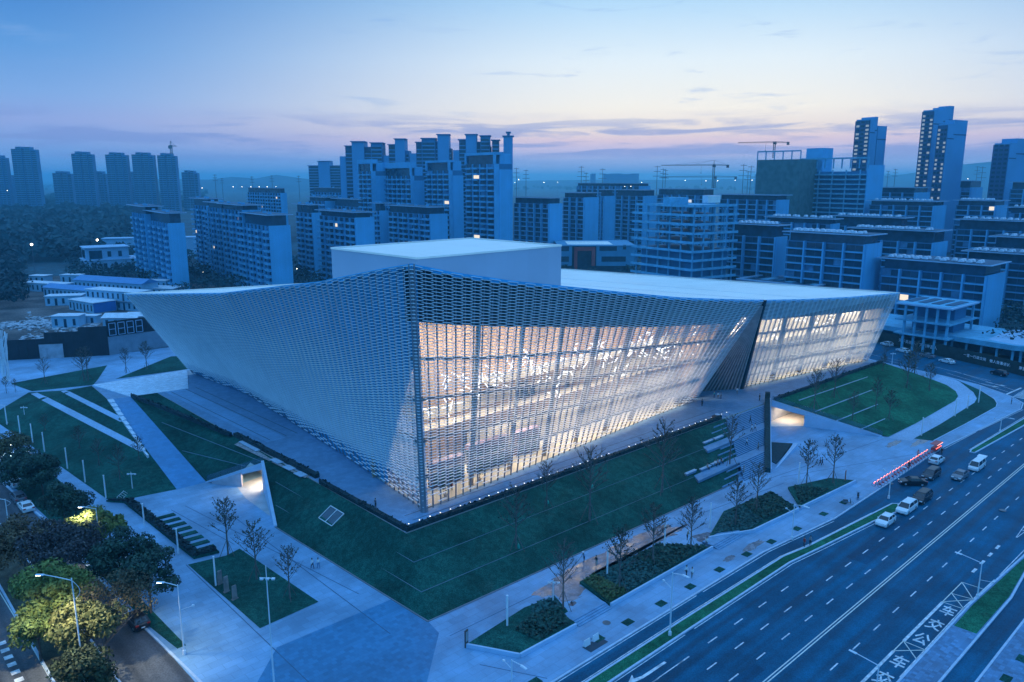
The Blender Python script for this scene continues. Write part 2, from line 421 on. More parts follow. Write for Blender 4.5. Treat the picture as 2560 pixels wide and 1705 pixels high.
M_GROUND = mat('far_ground', (0.008, 0.050, 0.070), 0.95, 0.5, 0.02, 8, fine=0.4)
M_HEDGE = mat('hedge_leaf', (0.005, 0.030, 0.036), 0.8, 0.6, 3.0, 4, bump=0.5, bscale=9)
M_WHITEWALL = mat('white_render', (0.66, 0.68, 0.70), 0.7, 0.05, 0.8)
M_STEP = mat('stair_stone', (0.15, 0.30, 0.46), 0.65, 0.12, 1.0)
M_STEEL = mat('galvanised_steel', (0.50, 0.54, 0.60), 0.45, 0.08, 2, metal=0.3)
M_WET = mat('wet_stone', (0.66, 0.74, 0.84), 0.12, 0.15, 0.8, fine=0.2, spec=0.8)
M_WETSTREET = mat('wet_paving', (0.20, 0.155, 0.14), 0.16, 0.3, 0.5, fine=0.3, spec=0.9)

g = MB(); g.poly([(-9000, -600, -0.3), (9000, -600, -0.3), (9000, 14000, -0.3), (-9000, 14000, -0.3)])
struct(obj('ground', g, M_GROUND))

def un_obj(name, mb, mats, parent=None): return obj(name, mb, mats, parent, None if parent else UN.copy())

avenue = struct(sheet('avenue', [(-130, 10.7, -.12), (-130, -34, -.12), (420, -34, -.12), (420, -6, -.12), (184, 8, -.12), (199, 60, -.12), (230, 170, -.12), (205, 180, -.12), (172, 60, -.12), (168, 32, -.12), (158, 12, -.12), (147, 5.9, -.12), (101, 9, -.12), (50, 8.6, -.12), (30, 10.5, -.12)], M_ASPH))
side_road = struct(sheet('side_road', [(-130, -60, -.124), (-45.3, -60, -.124), (-45.3, 60, -.124), (-49.9, 130, -.124), (-52, 420, -.124), (-130, 420, -.124)], M_ASPH_OLD))

plaza = struct(sheet('plaza_pavement', [(-45.2, 10.9, 0), (30, 10.7, 0), (50, 8.8, 0), (101, 9.2, 0), (146, 6.2, 0), (152, 7.4, 0), (157, 11.5, 0), (163.5, 21, 0), (167, 31, 0), (170.5, 47, 0), (176, 66, 0), (200, 178, 0), (160, 195, 0), (14, 224, 0), (-2.4, 224.5, 0), (-28, 238.3, 0), (-50, 250, 0), (-50, 130, 0), (-46.2, 53.5, 0)], M_PAVE, thick=0.14))
struct(sheet('dark_paving', [(-36, 38, .005), (-19.5, 37.8, .005), (-19.0, 30.2, .005), (-19.6, 27, .005), (-36, 10.95, .005), (-44, 10.95, .005), (-44, 30, .005)], M_DARKPAVE))

def line_strip(name, pts, w, z, m, parent, h=None):
    """flat strip (or low solid when h is given) of width w along a site polyline"""
    mb = MB()
    for (a, b) in zip(pts, pts[1:]):
        A = Vector((a[0], a[1], 0)); B = Vector((b[0], b[1], 0)); d = (B - A).normalized(); s = Vector((-d.y, d.x, 0)) * (w / 2)
        za = a[2] if len(a) > 2 else z; zb = b[2] if len(b) > 2 else z
        A.z = za; B.z = zb
        if h: mb.hexa([A - s, A + s, B + s, B - s, A - s + Vector((0, 0, h)), A + s + Vector((0, 0, h)), B + s + Vector((0, 0, h)), B - s + Vector((0, 0, h))])
        else: mb.poly([A - s, B - s, B + s, A + s])
    return un_obj(name, mb, m, None) if parent is None else obj(name, mb, m, parent)

# kerbs
struct(line_strip('plaza_kerb', [(-45, 10.65), (30, 10.5), (50, 8.55), (101, 8.95), (146, 5.95), (152.2, 7.1), (157.2, 11.3), (163.7, 20.9), (167.2, 31), (170.7, 47), (176.2, 66)], 0.28, -0.12, M_KERB, None, 0.17))
struct(line_strip('side_road_kerb', [(-45.1, 20), (-45.4, 37.5), (-46.4, 53.5), (-47.9, 97), (-50.1, 125), (-53, 200)], 0.3, -0.12, M_KERB, None, 0.17))

def verge(name, outline, m, zt=0.02, kerb=True):
    o = struct(sheet(name, [(u, n, zt) for u, n in outline], m, thick=0.14))
    if kerb:
        k = line_strip('kerb', [(u, n) for u, n in outline] + [outline[0]], 0.26, -0.12, M_KERB, o, 0.19)
    return o
verge('verge', [(-60, 6.25), (30, 6.1), (38, 5.2), (53.5, 3.6), (60, 2.5), (63.5, 2.6), (64.3, 3.3), (63.2, 4.4), (58.7, 4.8), (37, 6.7), (31, 7.7), (5, 7.95), (-60, 7.9)], M_GRASS2)
verge('verge', [(102.6, 3.2), (131, 1.6), (170, 0.2), (170, 1.6), (138, 3.1), (104, 4.3), (102.3, 4.0)], M_GRASS2)
isl = verge('traffic_island', [(-60, -19.2), (43, -19.35), (52.7, -18.6), (110, -18.9), (110, -17.4), (58, -17), (47, -16.5), (37, -16.1), (-60, -16.2)], M_COBBLE)
sheet('island_grass', [(29.8, -16.45, .035), (29.9, -19.0, .035), (43, -19.1, .035), (52.6, -18.4, .035), (100, -18.6, .035), (100, -17.7, .035), (58, -17.3, .035), (37, -16.4, .035)], M_GRASS2, isl)
verge('far_pavement', [(-60, -40), (300, -40), (300, -22.4), (-60, -22.1)], M_COBBLE)
sm = verge('small_island', [(75, -13.9), (90, -13.6), (92, -14.4), (90, -15.4), (75, -15.0)], M_GRASS2)

# ---- painted markings on the avenue
ZP = -0.114
def paint(name, quad, m=M_PAINT): return obj(name, MB().poly([(u, n, ZP) for u, n in quad]), m, avenue)
dash = MB().poly([(-1, -0.085, 0), (1, -0.085, 0), (1, 0.085, 0), (-1, 0.085, 0)]).mesh('lane_dash', M_PAINT)
def dashrow(n, u0, u1, skip=None, n_end=None):
    u = u0
    while u < u1:
        nn = n if n_end is None else n + (n_end - n) * max(0, (u - 50) / 90)
        if not (skip and skip(u)):
            link('lane_dash', dash, avenue, Matrix.Translation((u, nn, ZP)))
        u += 6.0
dashrow(0.0, -30, 175, n_end=-0.9)
dashrow(2.9, -31.4, 27)
dashrow(-2.9, -30, 170, skip=lambda u: 40 < u < 42, n_end=-3.6)
dashrow(-9.82, -31.6, 170)
for off in (-5.62, -5.98): paint('double_line', [(-60, off - .075), (170, off - .075), (170, off + .075), (-60, off + .075)], M_YPAINT)
def edge_line(pts, w=0.13, m=M_PAINT): line_strip('edge_line', pts, w, ZP, m, avenue)
edge_line([(-60, 5.85), (3, 5.85)]); edge_line([(5, 5.85), (30, 5.7), (38, 4.75), (53, 3.2)]); edge_line([(-60, 8.35), (5, 8.4), (31, 8.1), (38, 7.0), (57, 5.3)])
edge_line([(-60, 10.25), (12, 10.25)]); edge_line([(13.5, 10.2), (31, 10.05), (49, 8.2)]); edge_line([(104, 4.7), (140, 3.6)]); edge_line([(101, 8.5), (118, 7.6)]); edge_line([(120, 7.5), (146, 5.5)])
edge_line([(14, -15.85), (36, -15.75), (47, -16.2)]); edge_line([(49, -16.3), (110, -17.1)])
paint('bus_lane_line', [(-60, -13.45), (18.8, -13.5), (18.8, -13.15), (-60, -13.05)])
paint('bus_lane_line', [(21.8, -13.52), (35.1, -13.52), (35.1, -13.15), (21.8, -13.15)])
for u in (47.0, 50.6, 54.2, 57.8): paint('bus_lane_dash', [(u, -13.55), (u + 1.6, -13.55), (u + 1.6, -13.15), (u, -13.15)])
for seg in ([(35.1, -13.3), (42.8, -13.3), (42.9, -15.9)], [(42.6, -13.4), (38.9, -15.9), (38.4, -13.4), (35.3, -15.9), (35.1, -13.3)], [(18.8, -13.3), (21.8, -13.3), (19.0, -15.9)], [(18.8, -13.3), (21.8, -15.9), (21.8, -13.3)], [(35.3, -13.4), (38.7, -15.9)]):
    line_strip('zigzag_line', seg, 0.13, ZP, M_YPAINT, avenue)
for ch, u in (('车', 33.0), ('交', 28.3), ('公', 23.8), ('车', 16.8), ('交', 12.3), ('公', 7.8)):
    glyph(ch, 1.75, M_PAINT, avenue, Matrix.Translation((u, -14.65, ZP)) @ Matrix.Rotation(R(-90), 4, 'Z') @ Matrix.Diagonal((1.05, 1.75, 1, 1)))
# lane arrow at the bottom of the picture
ar = MB(); ar.poly([(-10.0, 4.6, ZP), (-8.2, 5.35, ZP), (-8.6, 4.75, ZP), (-7.6, 4.45, ZP), (-3.4, 4.35, ZP), (-3.4, 4.0, ZP), (-7.7, 4.05, ZP), (-8.8, 4.25, ZP)]); obj('lane_arrow', ar, M_PAINT, avenue)
edge_line([(-12, 2.95), (-1.5, 2.9)])
# hatched nose of the small island
for a, b in (((64.5, -14.3), (75, -13.7)), ((64.5, -14.4), (75, -15.2)), ((68, -14.3), (70.5, -14.9)), ((70, -14.1), (73, -15)), ((72, -13.9), (75, -14.9))):
    line_strip('hatch_line', [a, b], 0.12, ZP, M_PAINT, avenue)
# cross street
for a, b in (((168, 31.8), (160.6, 15.7)), ((172.2, 31.8), (161.9, 13.1)), ((176.1, 30.8), (165, 12.3)), ((179, 40), (171.5, 20)), ((176, 52), (172.8, 40)), ((182, 62), (178, 47))):
    line_strip('lane_line', [a, b], 0.15, ZP, M_PAINT, avenue)
paint('stop_line', [(158.6, 12.9), (169.3, 12.1), (169.1, 11.6), (158.4, 12.4)])
for i in range(9): paint('zebra_bar', [(157.5 + i * 1.25, 10.9), (158.1 + i * 1.25, 10.8), (157.7 + i * 1.25, 7.4), (157.1 + i * 1.25, 7.5)])
for i in range(7): paint('zebra_bar', [(150.5, 3.6 - i * 1.2), (154.0, 3.2 - i * 1.2), (154.0, 2.65 - i * 1.2), (150.5, 3.05 - i * 1.2)])
for (u, n) in ((165.5, 18.5), (168.2, 17.6)):
    obj('lane_arrow', MB().poly([(u, n - 2.6, ZP), (u + .75, n - .8, ZP), (u + .2, n - 1, ZP), (u + 1.0, n + 3, ZP), (u + .75, n + 3, ZP), (u - .1, n - .9, ZP), (u - .6, n - .6, ZP)]), M_PAINT, avenue)
# side road (lower left): medians, lane blocks
med = verge('tree_median', [(-56.9, -40), (-52.0, -40), (-52.2, 54), (-53.9, 101), (-58, 200), (-60.5, 200), (-57.9, 79)], mat('median_soil', (0.055, 0.060, 0.040), 0.95, 0.5, 0.5, 6, fine=0.4))
verge('tree_verge', [(-45.0, 46), (-44.0, 46), (-44.6, 64), (-41.6, 104), (-42, 125), (-49.2, 125), (-47.4, 97), (-45.9, 53.5)], M_GRASS, 0.05, kerb=False)
ZS = -0.118
def spaint(name, quad, m=M_PAINT): return obj(name, MB().poly([(u, n, ZS) for u, n in quad]), m, side_road)
for n in (52.4, 54.3, 56.3, 58.2, 60.1, 62.1): spaint('lane_block', [(-60.9, n - .45), (-60.0, n - .45), (-60.0, n + .45), (-60.9, n + .45)])
line_strip('edge_line', [(-57.6, 30), (-57.9, 62)], 0.14, ZS, M_YPAINT, side_road); line_strip('edge_line', [(-57.95, 65), (-58.3, 80)], 0.14, ZS, M_YPAINT, side_road)
spaint('stop_line', [(-70, 47.5), (-58, 47), (-58, 46.6), (-70, 47.1)])

# ---- podium with the museum terrace
ZT = 5.0
M_PODW = mat('podium_wall', (0.55, 0.55, 0.56), 0.75, 0.06, 0.8)
pod = MB().prism([(-12.1, 44.6), (88.5, 43.3), (149.6, 41.8), (152, 60), (150, 170), (1.3, 166.2), (-22.4, 166.2), (-23.2, 150), (-18.5, 149), (-12.6, 149), (-12.1, 86)], -0.2, ZT - 0.02)
struct(un_obj('podium', pod, M_PODW))
struct(sheet('terrace_paving', [(-12.1, 44.6, ZT), (88.5, 43.3, ZT), (149.6, 41.8, ZT), (151, 60, ZT), (100, 62, ZT), (3, 160, ZT), (-22.4, 166.2, ZT), (-23.2, 150, ZT), (-18.5, 149, ZT), (-12.6, 149, ZT), (-12.1, 86, ZT)], M_TERR))
# pale and dark bands of the left terrace
struct(sheet('terrace_band', [(-11.0, 148, ZT + .006), (-6.5, 148, ZT + .006), (-5.2, 96, ZT + .006), (-9.2, 96, ZT + .006)], tilemat('terrace_pale', (0.20, 0.36, 0.54), (0.9, 0.45))))
for off in (0, 3.6, 6.0): line_strip('drain_slot', [(-9.8 + off, 147), (-8.2 + off, 97)], 0.16, ZT + .012, mat('slot', (0.05, 0.055, 0.06)), None)['kind'] = 'structure'
for q in (0.9, 3.0): line_strip('drain_slot', [(-9, 46.4 + q), (75, 45.2 + q)], 0.14, ZT + .012, MATS['slot'], None)['kind'] = 'structure'

# lawns
def lawn(name, pts, m=M_GRASS): return struct(sheet(name, pts, m))
front_r = lawn('lawn', [(-12.3, 44.2, ZT), (71, 43.1, ZT), (68.6, 39.5, 3.75), (52.5, 28.4, 0.03), (-18.9, 30.1, 0.03)])
front_l = lawn('lawn', [(-12.3, 44.2, ZT), (-18.9, 30.1, 0.03), (-20.9, 69.0, 0.03), (-15.0, 85.8, ZT - .1), (-12.4, 86, ZT)])
raised_l = lawn('lawn', [(-18.5, 149, ZT), (-12.7, 149, ZT), (-12.4, 86, ZT), (-15.0, 86.0, ZT - .1), (-21.6, 96.3, 0.05)])
def ruled_lawn(LP, RP, k=10, m=M_GRASS):
    mb = MB()
    for a in range(len(LP) - 1):
        for i in range(k):
            for c in range(8):
                q = []
                for (ii, cc) in ((i, c), (i, c + 1), (i + 1, c + 1), (i + 1, c)):
                    l = Vector(LP[a]).lerp(Vector(LP[a + 1]), ii / k); r_ = Vector(RP[a]).lerp(Vector(RP[a + 1]), ii / k); q.append(l.lerp(r_, cc / 8))
                mb.poly(q)
    return struct(smooth(un_obj('lawn', mb, m)))
outer_l = ruled_lawn([(-37.6, 98.3, .03), (-40.2, 130, .03), (-43.2, 165, .03), (-41, 177, .03), (-31.9, 190.8, .03)], [(-27, 96.5, .03), (-25.0, 124, 2.6), (-23.3, 150, ZT), (-22.5, 166.2, ZT), (-24.5, 186.5, .03)])
right_l = lawn('lawn', [(91.6, 42.9, ZT), (149.6, 41.5, ZT), (164.6, 38.5, 0.05), (160, 31.2, 0.05), (156.8, 26.7, 0.05), (151.8, 22.8, 0.05), (147, 20.6, 0.05), (141.4, 19.6, 0.05), (113.6, 19.2, 0.05), (99.6, 19.6, 0.05)], M_GRASS2)
lawn('lawn', [(165.8, 27.7, 0.03), (163.2, 25.3, 0.03), (154, 19.1, 0.03), (148.1, 16.5, 0.03), (143.3, 15.6, 0.03), (118, 15.1, 0.03), (102.7, 15.3, 0.03), (104.2, 11.9, 0.03), (122.2, 11.2, 0.03), (142.9, 10.7, 0.03), (146.8, 11.6, 0.03), (150.7, 13.3, 0.03), (158.3, 19.2, 0.03)])
struct(sheet('curved_path', [(166.5, 31.1, .01), (163.4, 25.4, .01), (154.1, 19.0, .01), (148.1, 16.4, .01), (143.3, 15.5, .01), (118, 15.0, .01), (100.5, 15.2, .01), (98.9, 19.3, .01), (113.6, 19.1, .01), (141.4, 19.5, .01), (147, 20.5, .01), (151.8, 22.7, .01), (156.8, 26.6, .01), (160.2, 31.2, .01)], M_PATH))
line_strip('kerb', [(104.2, 11.8), (122.2, 11.1), (142.9, 10.6), (146.9, 11.5), (150.8, 13.2), (158.4, 19.1)], 0.18, 0, M_KERB, None, 0.12)['kind'] = 'structure'
lawn('lawn', [(-32.3, 198, .03), (-33.5, 205, .03), (-7.2, 209.8, .03), (-14.2, 193.4, .03), (-17, 187.5, .03), (-31, 191.5, .03)])
lawn('lawn', [(-10.5, 190.2, .03), (9.4, 188, .03), (16, 206, .03), (11.5, 209, .03)])
ramp_path = struct(sheet('ramp_path', [(-23.25, 150, ZT + .01), (-18.5, 149, ZT + .01), (-21.65, 96.2, .02), (-27, 96.4, .02)], tilemat('ramp_stone', (0.07, 0.25, 0.46), (0.9, 0.9), blotch=0.1)))
# narrow paths across the outer lawn
def on_outer(u, n):   # height of the outer lawn
    t = max(0, min(1, (n - 97) / 53)); edge = -27 + 3.7 * t; h = 5 * t
    return max(0.03, h * max(0, min(1, (u + 39.5) / (edge + 39.5)))) + 0.06
from mathutils.bvhtree import BVHTree
_ol = outer_l.data; _bv = BVHTree.FromPolygons([v.co[:] for v in _ol.vertices], [tuple(p.vertices) for p in _ol.polygons])
def lawn_path(p0, p1, w, k=30):
    """path following the lawn surface between two survey marks"""
    camp = UN.inverted() @ Vector((0, 0, CAM_H)); pts = []
    for i in range(k + 1):
        t = i / k; r = Vector(ray(p0[0] + (p1[0] - p0[0]) * t, p0[1] + (p1[1] - p0[1]) * t)); d = (UN.inverted().to_3x3() @ r).normalized()
        h = _bv.ray_cast(camp, d)[0]
        if h: pts.append(h)
    A, B = pts[0], pts[-1]; dd = Vector((B.x - A.x, B.y - A.y, 0)).normalized(); s = Vector((-dd.y, dd.x, 0)) * w / 2
    def up(v):
        h = _bv.ray_cast(Vector((v.x, v.y, 60)), Vector((0, 0, -1)))[0]
        return Vector((v.x, v.y, (h.z if h else v.z) + .06))
    mb = MB()
    for p, q in zip(pts, pts[1:]):
        pl = [up(p + s), up(p - s), up(q - s), up(q + s)]
        if (pl[1] - pl[0]).cross(pl[2] - pl[0]).z < 0: pl.reverse()
        mb.poly(pl)
    struct(un_obj('lawn_path', mb, M_PATH))
zA_ = lambda x, y: (x * .36518, 800 + y * .36518)
lawn_path(zA_(232, 502), zA_(985, 893), 1.5); lawn_path(zA_(420, 478), zA_(842, 690), 1.2)
# bright wet terrace and its strip down beside the ramp
casc = empty('wet_terrace', (0, 0, 0)); casc.matrix_local = UN.copy()
tag(casc, 'pale wet stepped stone terrace shining beside the leaning corner of the museum', 'terrace')
for k in range(9):
    a = k / 9.0; b = (k + 1) / 9.0
    l0 = (-22.3 + (-18.6 + 22.3) * a, 166 + (149.2 - 166) * a); l1 = (-22.3 + 3.7 * b, 166 - 16.8 * b)
    r0 = (1.2 - 6.8 * a, 166 - 19 * a); r1 = (1.2 - 6.8 * b, 166 - 19 * b)
    z = ZT + 0.30 - 0.028 * k
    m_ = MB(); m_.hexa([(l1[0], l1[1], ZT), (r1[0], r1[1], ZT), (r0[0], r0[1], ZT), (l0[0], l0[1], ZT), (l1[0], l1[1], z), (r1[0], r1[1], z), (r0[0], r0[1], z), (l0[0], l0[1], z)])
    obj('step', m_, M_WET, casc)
for k in range(12):
    t0, t1 = k / 12, (k + 1) / 12
    f = lambda t: (-23.3 - 3.3 * t, 150 - 37 * t, 5 - 3.3 * t)
    A, B = f(t0), f(t1); w = 1.1 * (1 - t0 * 0.8)
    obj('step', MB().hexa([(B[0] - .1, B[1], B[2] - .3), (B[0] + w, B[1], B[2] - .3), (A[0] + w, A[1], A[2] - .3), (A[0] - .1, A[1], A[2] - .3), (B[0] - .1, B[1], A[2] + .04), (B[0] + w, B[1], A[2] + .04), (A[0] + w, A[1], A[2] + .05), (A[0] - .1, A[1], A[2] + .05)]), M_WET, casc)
# steel edging lines across the lawns (the slope is cut into terraces)
def lerp3(a, b, t): return tuple(x + (y - x) * t for x, y in zip(a, b))
M_EDGE = mat('lawn_edging', (0.10, 0.20, 0.24), 0.6)
for t in (0.36, 0.70):
    a, b, c = lerp3((-12.3, 44.2, ZT), (-18.9, 30.1, .03), t), lerp3((62, 43.2, ZT), (44, 28.6, .03), t), lerp3((-12.4, 86, ZT), (-20.9, 69, .03), t)
    mb = MB(); mb.bar(Vector(a) + Vector((0, 0, .03)), Vector(b) + Vector((0, 0, .03)), 0.06, 0.10); obj('lawn_edging', mb, M_EDGE, front_r)
    mb = MB(); mb.bar(Vector(a) + Vector((0, 0, .03)), Vector(c) + Vector((0, 0, .03)), 0.06, 0.10); obj('lawn_edging', mb, M_EDGE, front_l)
for (a, b) in (((-18.6, 128, 3.6), (-14.4, 88, 4.6)), ((-20.2, 112, 1.7), (-16.5, 90, 3.6))):
    obj('lawn_edging', MB().bar(Vector(a), Vector(b), 0.08, 0.12), M_EDGE, raised_l)
def rl(u, n):
    zz = 5 * max(0, min(1, (n - 19.5) / 22.7)); return zz
for (a, b) in (((97.6, 39.8), (132.8, 38.6)), ((95.3, 34.6), (124.4, 33.8)), ((95.5, 29.6), (116.3, 28.9)), ((97, 24.6), (109, 24.2))):
    obj('lawn_edging', MB().bar((a[0], a[1], rl(*a) + .06), (b[0], b[1], rl(*b) + .06), 0.16, 0.16), M_KERB, right_l)
lawn_foot = line_strip('kerb', [(-20.9, 69.2), (-19.1, 30.0), (52, 28.2)], 0.2, 0, mat('dark_kerb', (0.16, 0.18, 0.21)), None, 0.10); struct(lawn_foot)

# hedges along the podium edge (leafy, uneven)
def hedge(pts, w, h, label, seed, group='clipped hedges along the museum terrace', m=M_HEDGE, step=0.45, zb=None):
    rnd = random.Random(seed); mb = MB()
    for a, b in zip(pts, pts[1:]):
        A = Vector(a); B = Vector(b); L = (B - A).length; d = (B - A).normalized(); s = Vector((-d.y, d.x, 0))
        mb.bar(A + Vector((0, 0, h * .42)), B + Vector((0, 0, h * .42)), w * .82, h * .84)
        for k in range(int(L / step * 3.2)):
            c = A + d * rnd.uniform(0, L) + s * rnd.uniform(-w / 2, w / 2) + Vector((0, 0, rnd.uniform(h * .35, h)))
            r = rnd.uniform(.10, .24); q = Vector((rnd.gauss(0, 1), rnd.gauss(0, 1), rnd.gauss(0, 1))).normalized(); x = q.orthogonal().normalized() * r; y = q.cross(x).normalized() * r
            mb.poly([c - x - y, c + x - y, c + x + y, c - x + y])
    o = un_obj('hedge', mb, m); return tag(o, label, 'hedge', group)
hedge([(-12.0, 44.9, ZT), (70, 43.7, ZT)], 0.9, 0.75, 'long low dark hedge between the lit glass front terrace and the sloping lawn', 1)
hedge([(-11.7, 45.3, ZT), (-11.9, 70, ZT)], 0.9, 0.75, 'low dark hedge beside the walking figure on the corner terrace', 2)
hedge([(-11.2, 72.5, ZT), (-12.2, 104, ZT)], 1.1, 0.9, 'dark hedge above the skylit gravel strip behind the lit triangular opening', 3)
hedge([(-13.0, 104.5, ZT), (-18.3, 148.5, ZT)], 0.8, 0.9, 'straight dark hedge climbing to the wet pale terrace', 4)
hedge([(92, 43.0, ZT), (149.4, 41.7, ZT)], 0.8, 0.7, 'long low hedge along the top of the bright right lawn', 5)
# gravel strip with glazed light wells
gs = struct(sheet('gravel_strip', [(-12.5, 100.5, ZT + .01), (-11.6, 100.8, ZT + .01), (-11.0, 74, ZT + .01), (-12.8, 74, ZT + .01), (-14.2, 100, ZT - .3)], mat('gravel', (0.33, 0.29, 0.29), 0.9, 0.3, 2.0, fine=0.4)))
for n0, n1 in ((100, 92.5), (86.5, 83.5), (81.5, 79.0), (77.2, 74.8)):
    obj('pale_slab', MB().hexa([(-13.2, n1, ZT), (-11.8, n1, ZT), (-11.9, n0, ZT), (-13.3, n0, ZT), (-13.2, n1, ZT + .12), (-11.8, n1, ZT + .12), (-11.9, n0, ZT + .12), (-13.3, n0, ZT + .12)]), M_KERB, gs)
sk = empty('skylight', (0, 0, 0)); sk.matrix_local = UN @ Matrix.Translation((-15.3, 60.6, 3.08)) @ Matrix.Rotation(R(-32), 4, 'Y'); tag(sk, 'white framed glass skylight with two panes set into the left lawn slope', 'skylight')
for k in (-1, 1): obj('pane', MB().box(-1.25, 1.25, min(k * .08, k * 2.0), max(k * .08, k * 2.0), .14, .2), mat('dark_pane', (0.03, 0.07, 0.10), 0.08, 0.1), sk)
fr = MB()
for yy in (-2.06, 0, 2.06): fr.box(-1.35, 1.35, yy - .06, yy + .06, 0, .26)
for xx in (-1.32, 1.32): fr.box(xx - .06, xx + .06, -2.0, 2.0, 0, .255)
obj('frame', fr, M_WHITEWALL, sk)

# ---- triangular openings (underpasses) cut into the lawns
M_FASC = mat('white_fascia', (0.38, 0.52, 0.68), 0.65, 0.05, 0.7)
M_INNER = mat('inner_plaster', (0.78, 0.70, 0.60), 0.8, 0.05, 0.7)
M_RAILG = glassmat('rail_glass', (0.72, 0.82, 0.86), 0.2)
def area_lamp(name, mw, sx, sy, power, col, parent):
    l = bpy.data.lights.new(name, 'AREA'); l.shape = 'RECTANGLE'; l.size = sx; l.size_y = sy; l.energy = power; l.color = col
    o = bpy.data.objects.new(name, l); COL.objects.link(o); o.parent = parent; o.matrix_local = mw; return o
wl = empty('underpass_portal'); wl.matrix_local = UN.copy(); tag(wl, 'white triangular portal with a warm lit wall cut into the left lawn', 'portal')
A, B, Cc = Vector((-21.7, 96.2, 0)), Vector((-15.0, 85.8, ZT - .05)), Vector((-20.9, 69.2, 0))
o1 = Vector((-.14, -.09, 0))
obj('fascia', MB().hexa([A + o1 + Vector((0, 0, -.1)), B + o1 + Vector((0, 0, -1.15)), B - o1 * 2 + Vector((0, 0, -1.15)), A - o1 * 2 + Vector((0, 0, -.1)), A + o1 + Vector((0, 0, .12)), B + o1 + Vector((0, 0, .14)), B - o1 * 2 + Vector((0, 0, .14)), A - o1 * 2 + Vector((0, 0, .12))]), M_FASC, wl)
o2 = Vector((-.24, .09, 0))
obj('blade_wall', MB().hexa([Cc + o2, B + o2 - Vector((0, 0, B.z)), B - o2 - Vector((0, 0, B.z)), Cc - o2, Cc + o2 + Vector((0, 0, .35)), B + o2 + Vector((0, 0, .55)), B - o2 + Vector((0, 0, .55)), Cc - o2 + Vector((0, 0, .35))]), M_FASC, wl)
obj('inner_wall', MB().poly([(-12.14, 93.5, 0), (-12.14, 72, 0), (-12.14, 72, 4.7), (-12.14, 93.5, 4.7)]), M_INNER, wl)
obj('side_wall', MB().hexa([(-21.2, 94.6, 0), (-17.7, 89.4, 0), (-17.3, 89.7, 0), (-20.8, 94.9, 0), (-21.2, 94.6, .3), (-17.7, 89.4, 2.85), (-17.3, 89.7, 2.85), (-20.8, 94.9, .3)]), mat('mauve_plaster', (0.42, 0.40, 0.46), 0.8), wl)
obj('soffit', MB().poly([(-17.5, 89.6, 2.8), (-15.1, 86.2, 3.9), (-12.2, 86.2, 4.5), (-12.2, 93, 4.5)]), M_INNER, wl)
obj('warm_floor_sheet', MB().poly([(-18.2, 90.8, .006), (-19.4, 84, .006), (-19.6, 74, .006), (-16.6, 80.6, .006), (-12.2, 80, .006), (-12.2, 92, .006)]), mat('lamplit_floor_tone', (0.40, 0.42, 0.45), 0.7), wl)  # added sheet, less blue than the plaza so the lamp pool reads warm
area_lamp('portal_lamp', Matrix.Translation((-13.7, 86.9, 3.55)) @ Matrix.Rotation(R(30), 4, 'Y'), 1.4, 2.6, 780, (1.0, 0.80, 0.56), wl)
def glass_rail(P0, P1, npan, parent, h=1.05):
    for k in range(npan):
        a = Vector(P0).lerp(Vector(P1), k / npan); b = Vector(P0).lerp(Vector(P1), (k + .97) / npan)
        d = (b - a).normalized(); s = Vector((-d.y, d.x, 0)) * .02
        obj('glass_panel', MB().hexa([a - s, b - s, b + s, a + s, a - s + Vector((0, 0, h)), b - s + Vector((0, 0, h)), b + s + Vector((0, 0, h)), a + s + Vector((0, 0, h))]), M_RAILG, parent)
glass_rail(A + Vector((.3, .2, .15)), B + Vector((.25, .16, .15)), 8, wl)

wr = empty('underpass_portal'); wr.matrix_local = UN.copy(); tag(wr, 'wide white triangular portal with a lit passage under the right lawn', 'portal')
A, B = Vector((98.9, 20.6, 0)), Vector((91.0, 43.2, ZT - .05))
o1 = Vector((-.16, -.06, 0))
obj('fascia', MB().hexa([A + o1 + Vector((0, 0, -.1)), A - o1 * 2 + Vector((0, 0, -.1)), B - o1 * 2 + Vector((0, 0, -1.3)), B + o1 + Vector((0, 0, -1.3)), A + o1 + Vector((0, 0, .14)), A - o1 * 2 + Vector((0, 0, .14)), B - o1 * 2 + Vector((0, 0, .16)), B + o1 + Vector((0, 0, .16))]), M_FASC, wr)
obj('side_wall', MB().hexa([(98.6, 21.4, 0), (98.9, 21.5, 0), (93.2, 36, 0), (92.9, 35.9, 0), (98.6, 21.4, .15), (98.9, 21.5, .15), (93.2, 36, 3.0), (92.9, 35.9, 3.0)]), M_FASC, wr)
obj('inner_wall', MB().poly([(101, 43.2, 0), (84, 43.28, 0), (84, 43.28, 4.7), (101, 43.2, 4.7)]), M_INNER, wr)
obj('soffit', MB().poly([(93.4, 36, 3.0), (101, 36, 3.2), (101, 43.1, 4.5), (91.1, 43.1, 3.9)]), M_INNER, wr)
obj('warm_floor_sheet', MB().poly([(93.0, 36.2, .006), (101, 36, .006), (101, 43.1, .006), (88.4, 43.1, .006), (87.4, 41.0, .006)]), M_INNER, wr)  # added beige sheet, warmth of the lit floor put into its colour
area_lamp('passage_lamp', Matrix.Translation((94.4, 40.4, 3.5)) @ Matrix.Rotation(R(-8), 4, 'Y'), 4, 3, 300, (1.0, 0.82, 0.64), wr)
glass_rail(A + Vector((.3, .1, .16)), B + Vector((.3, .1, .18)), 14, wr)
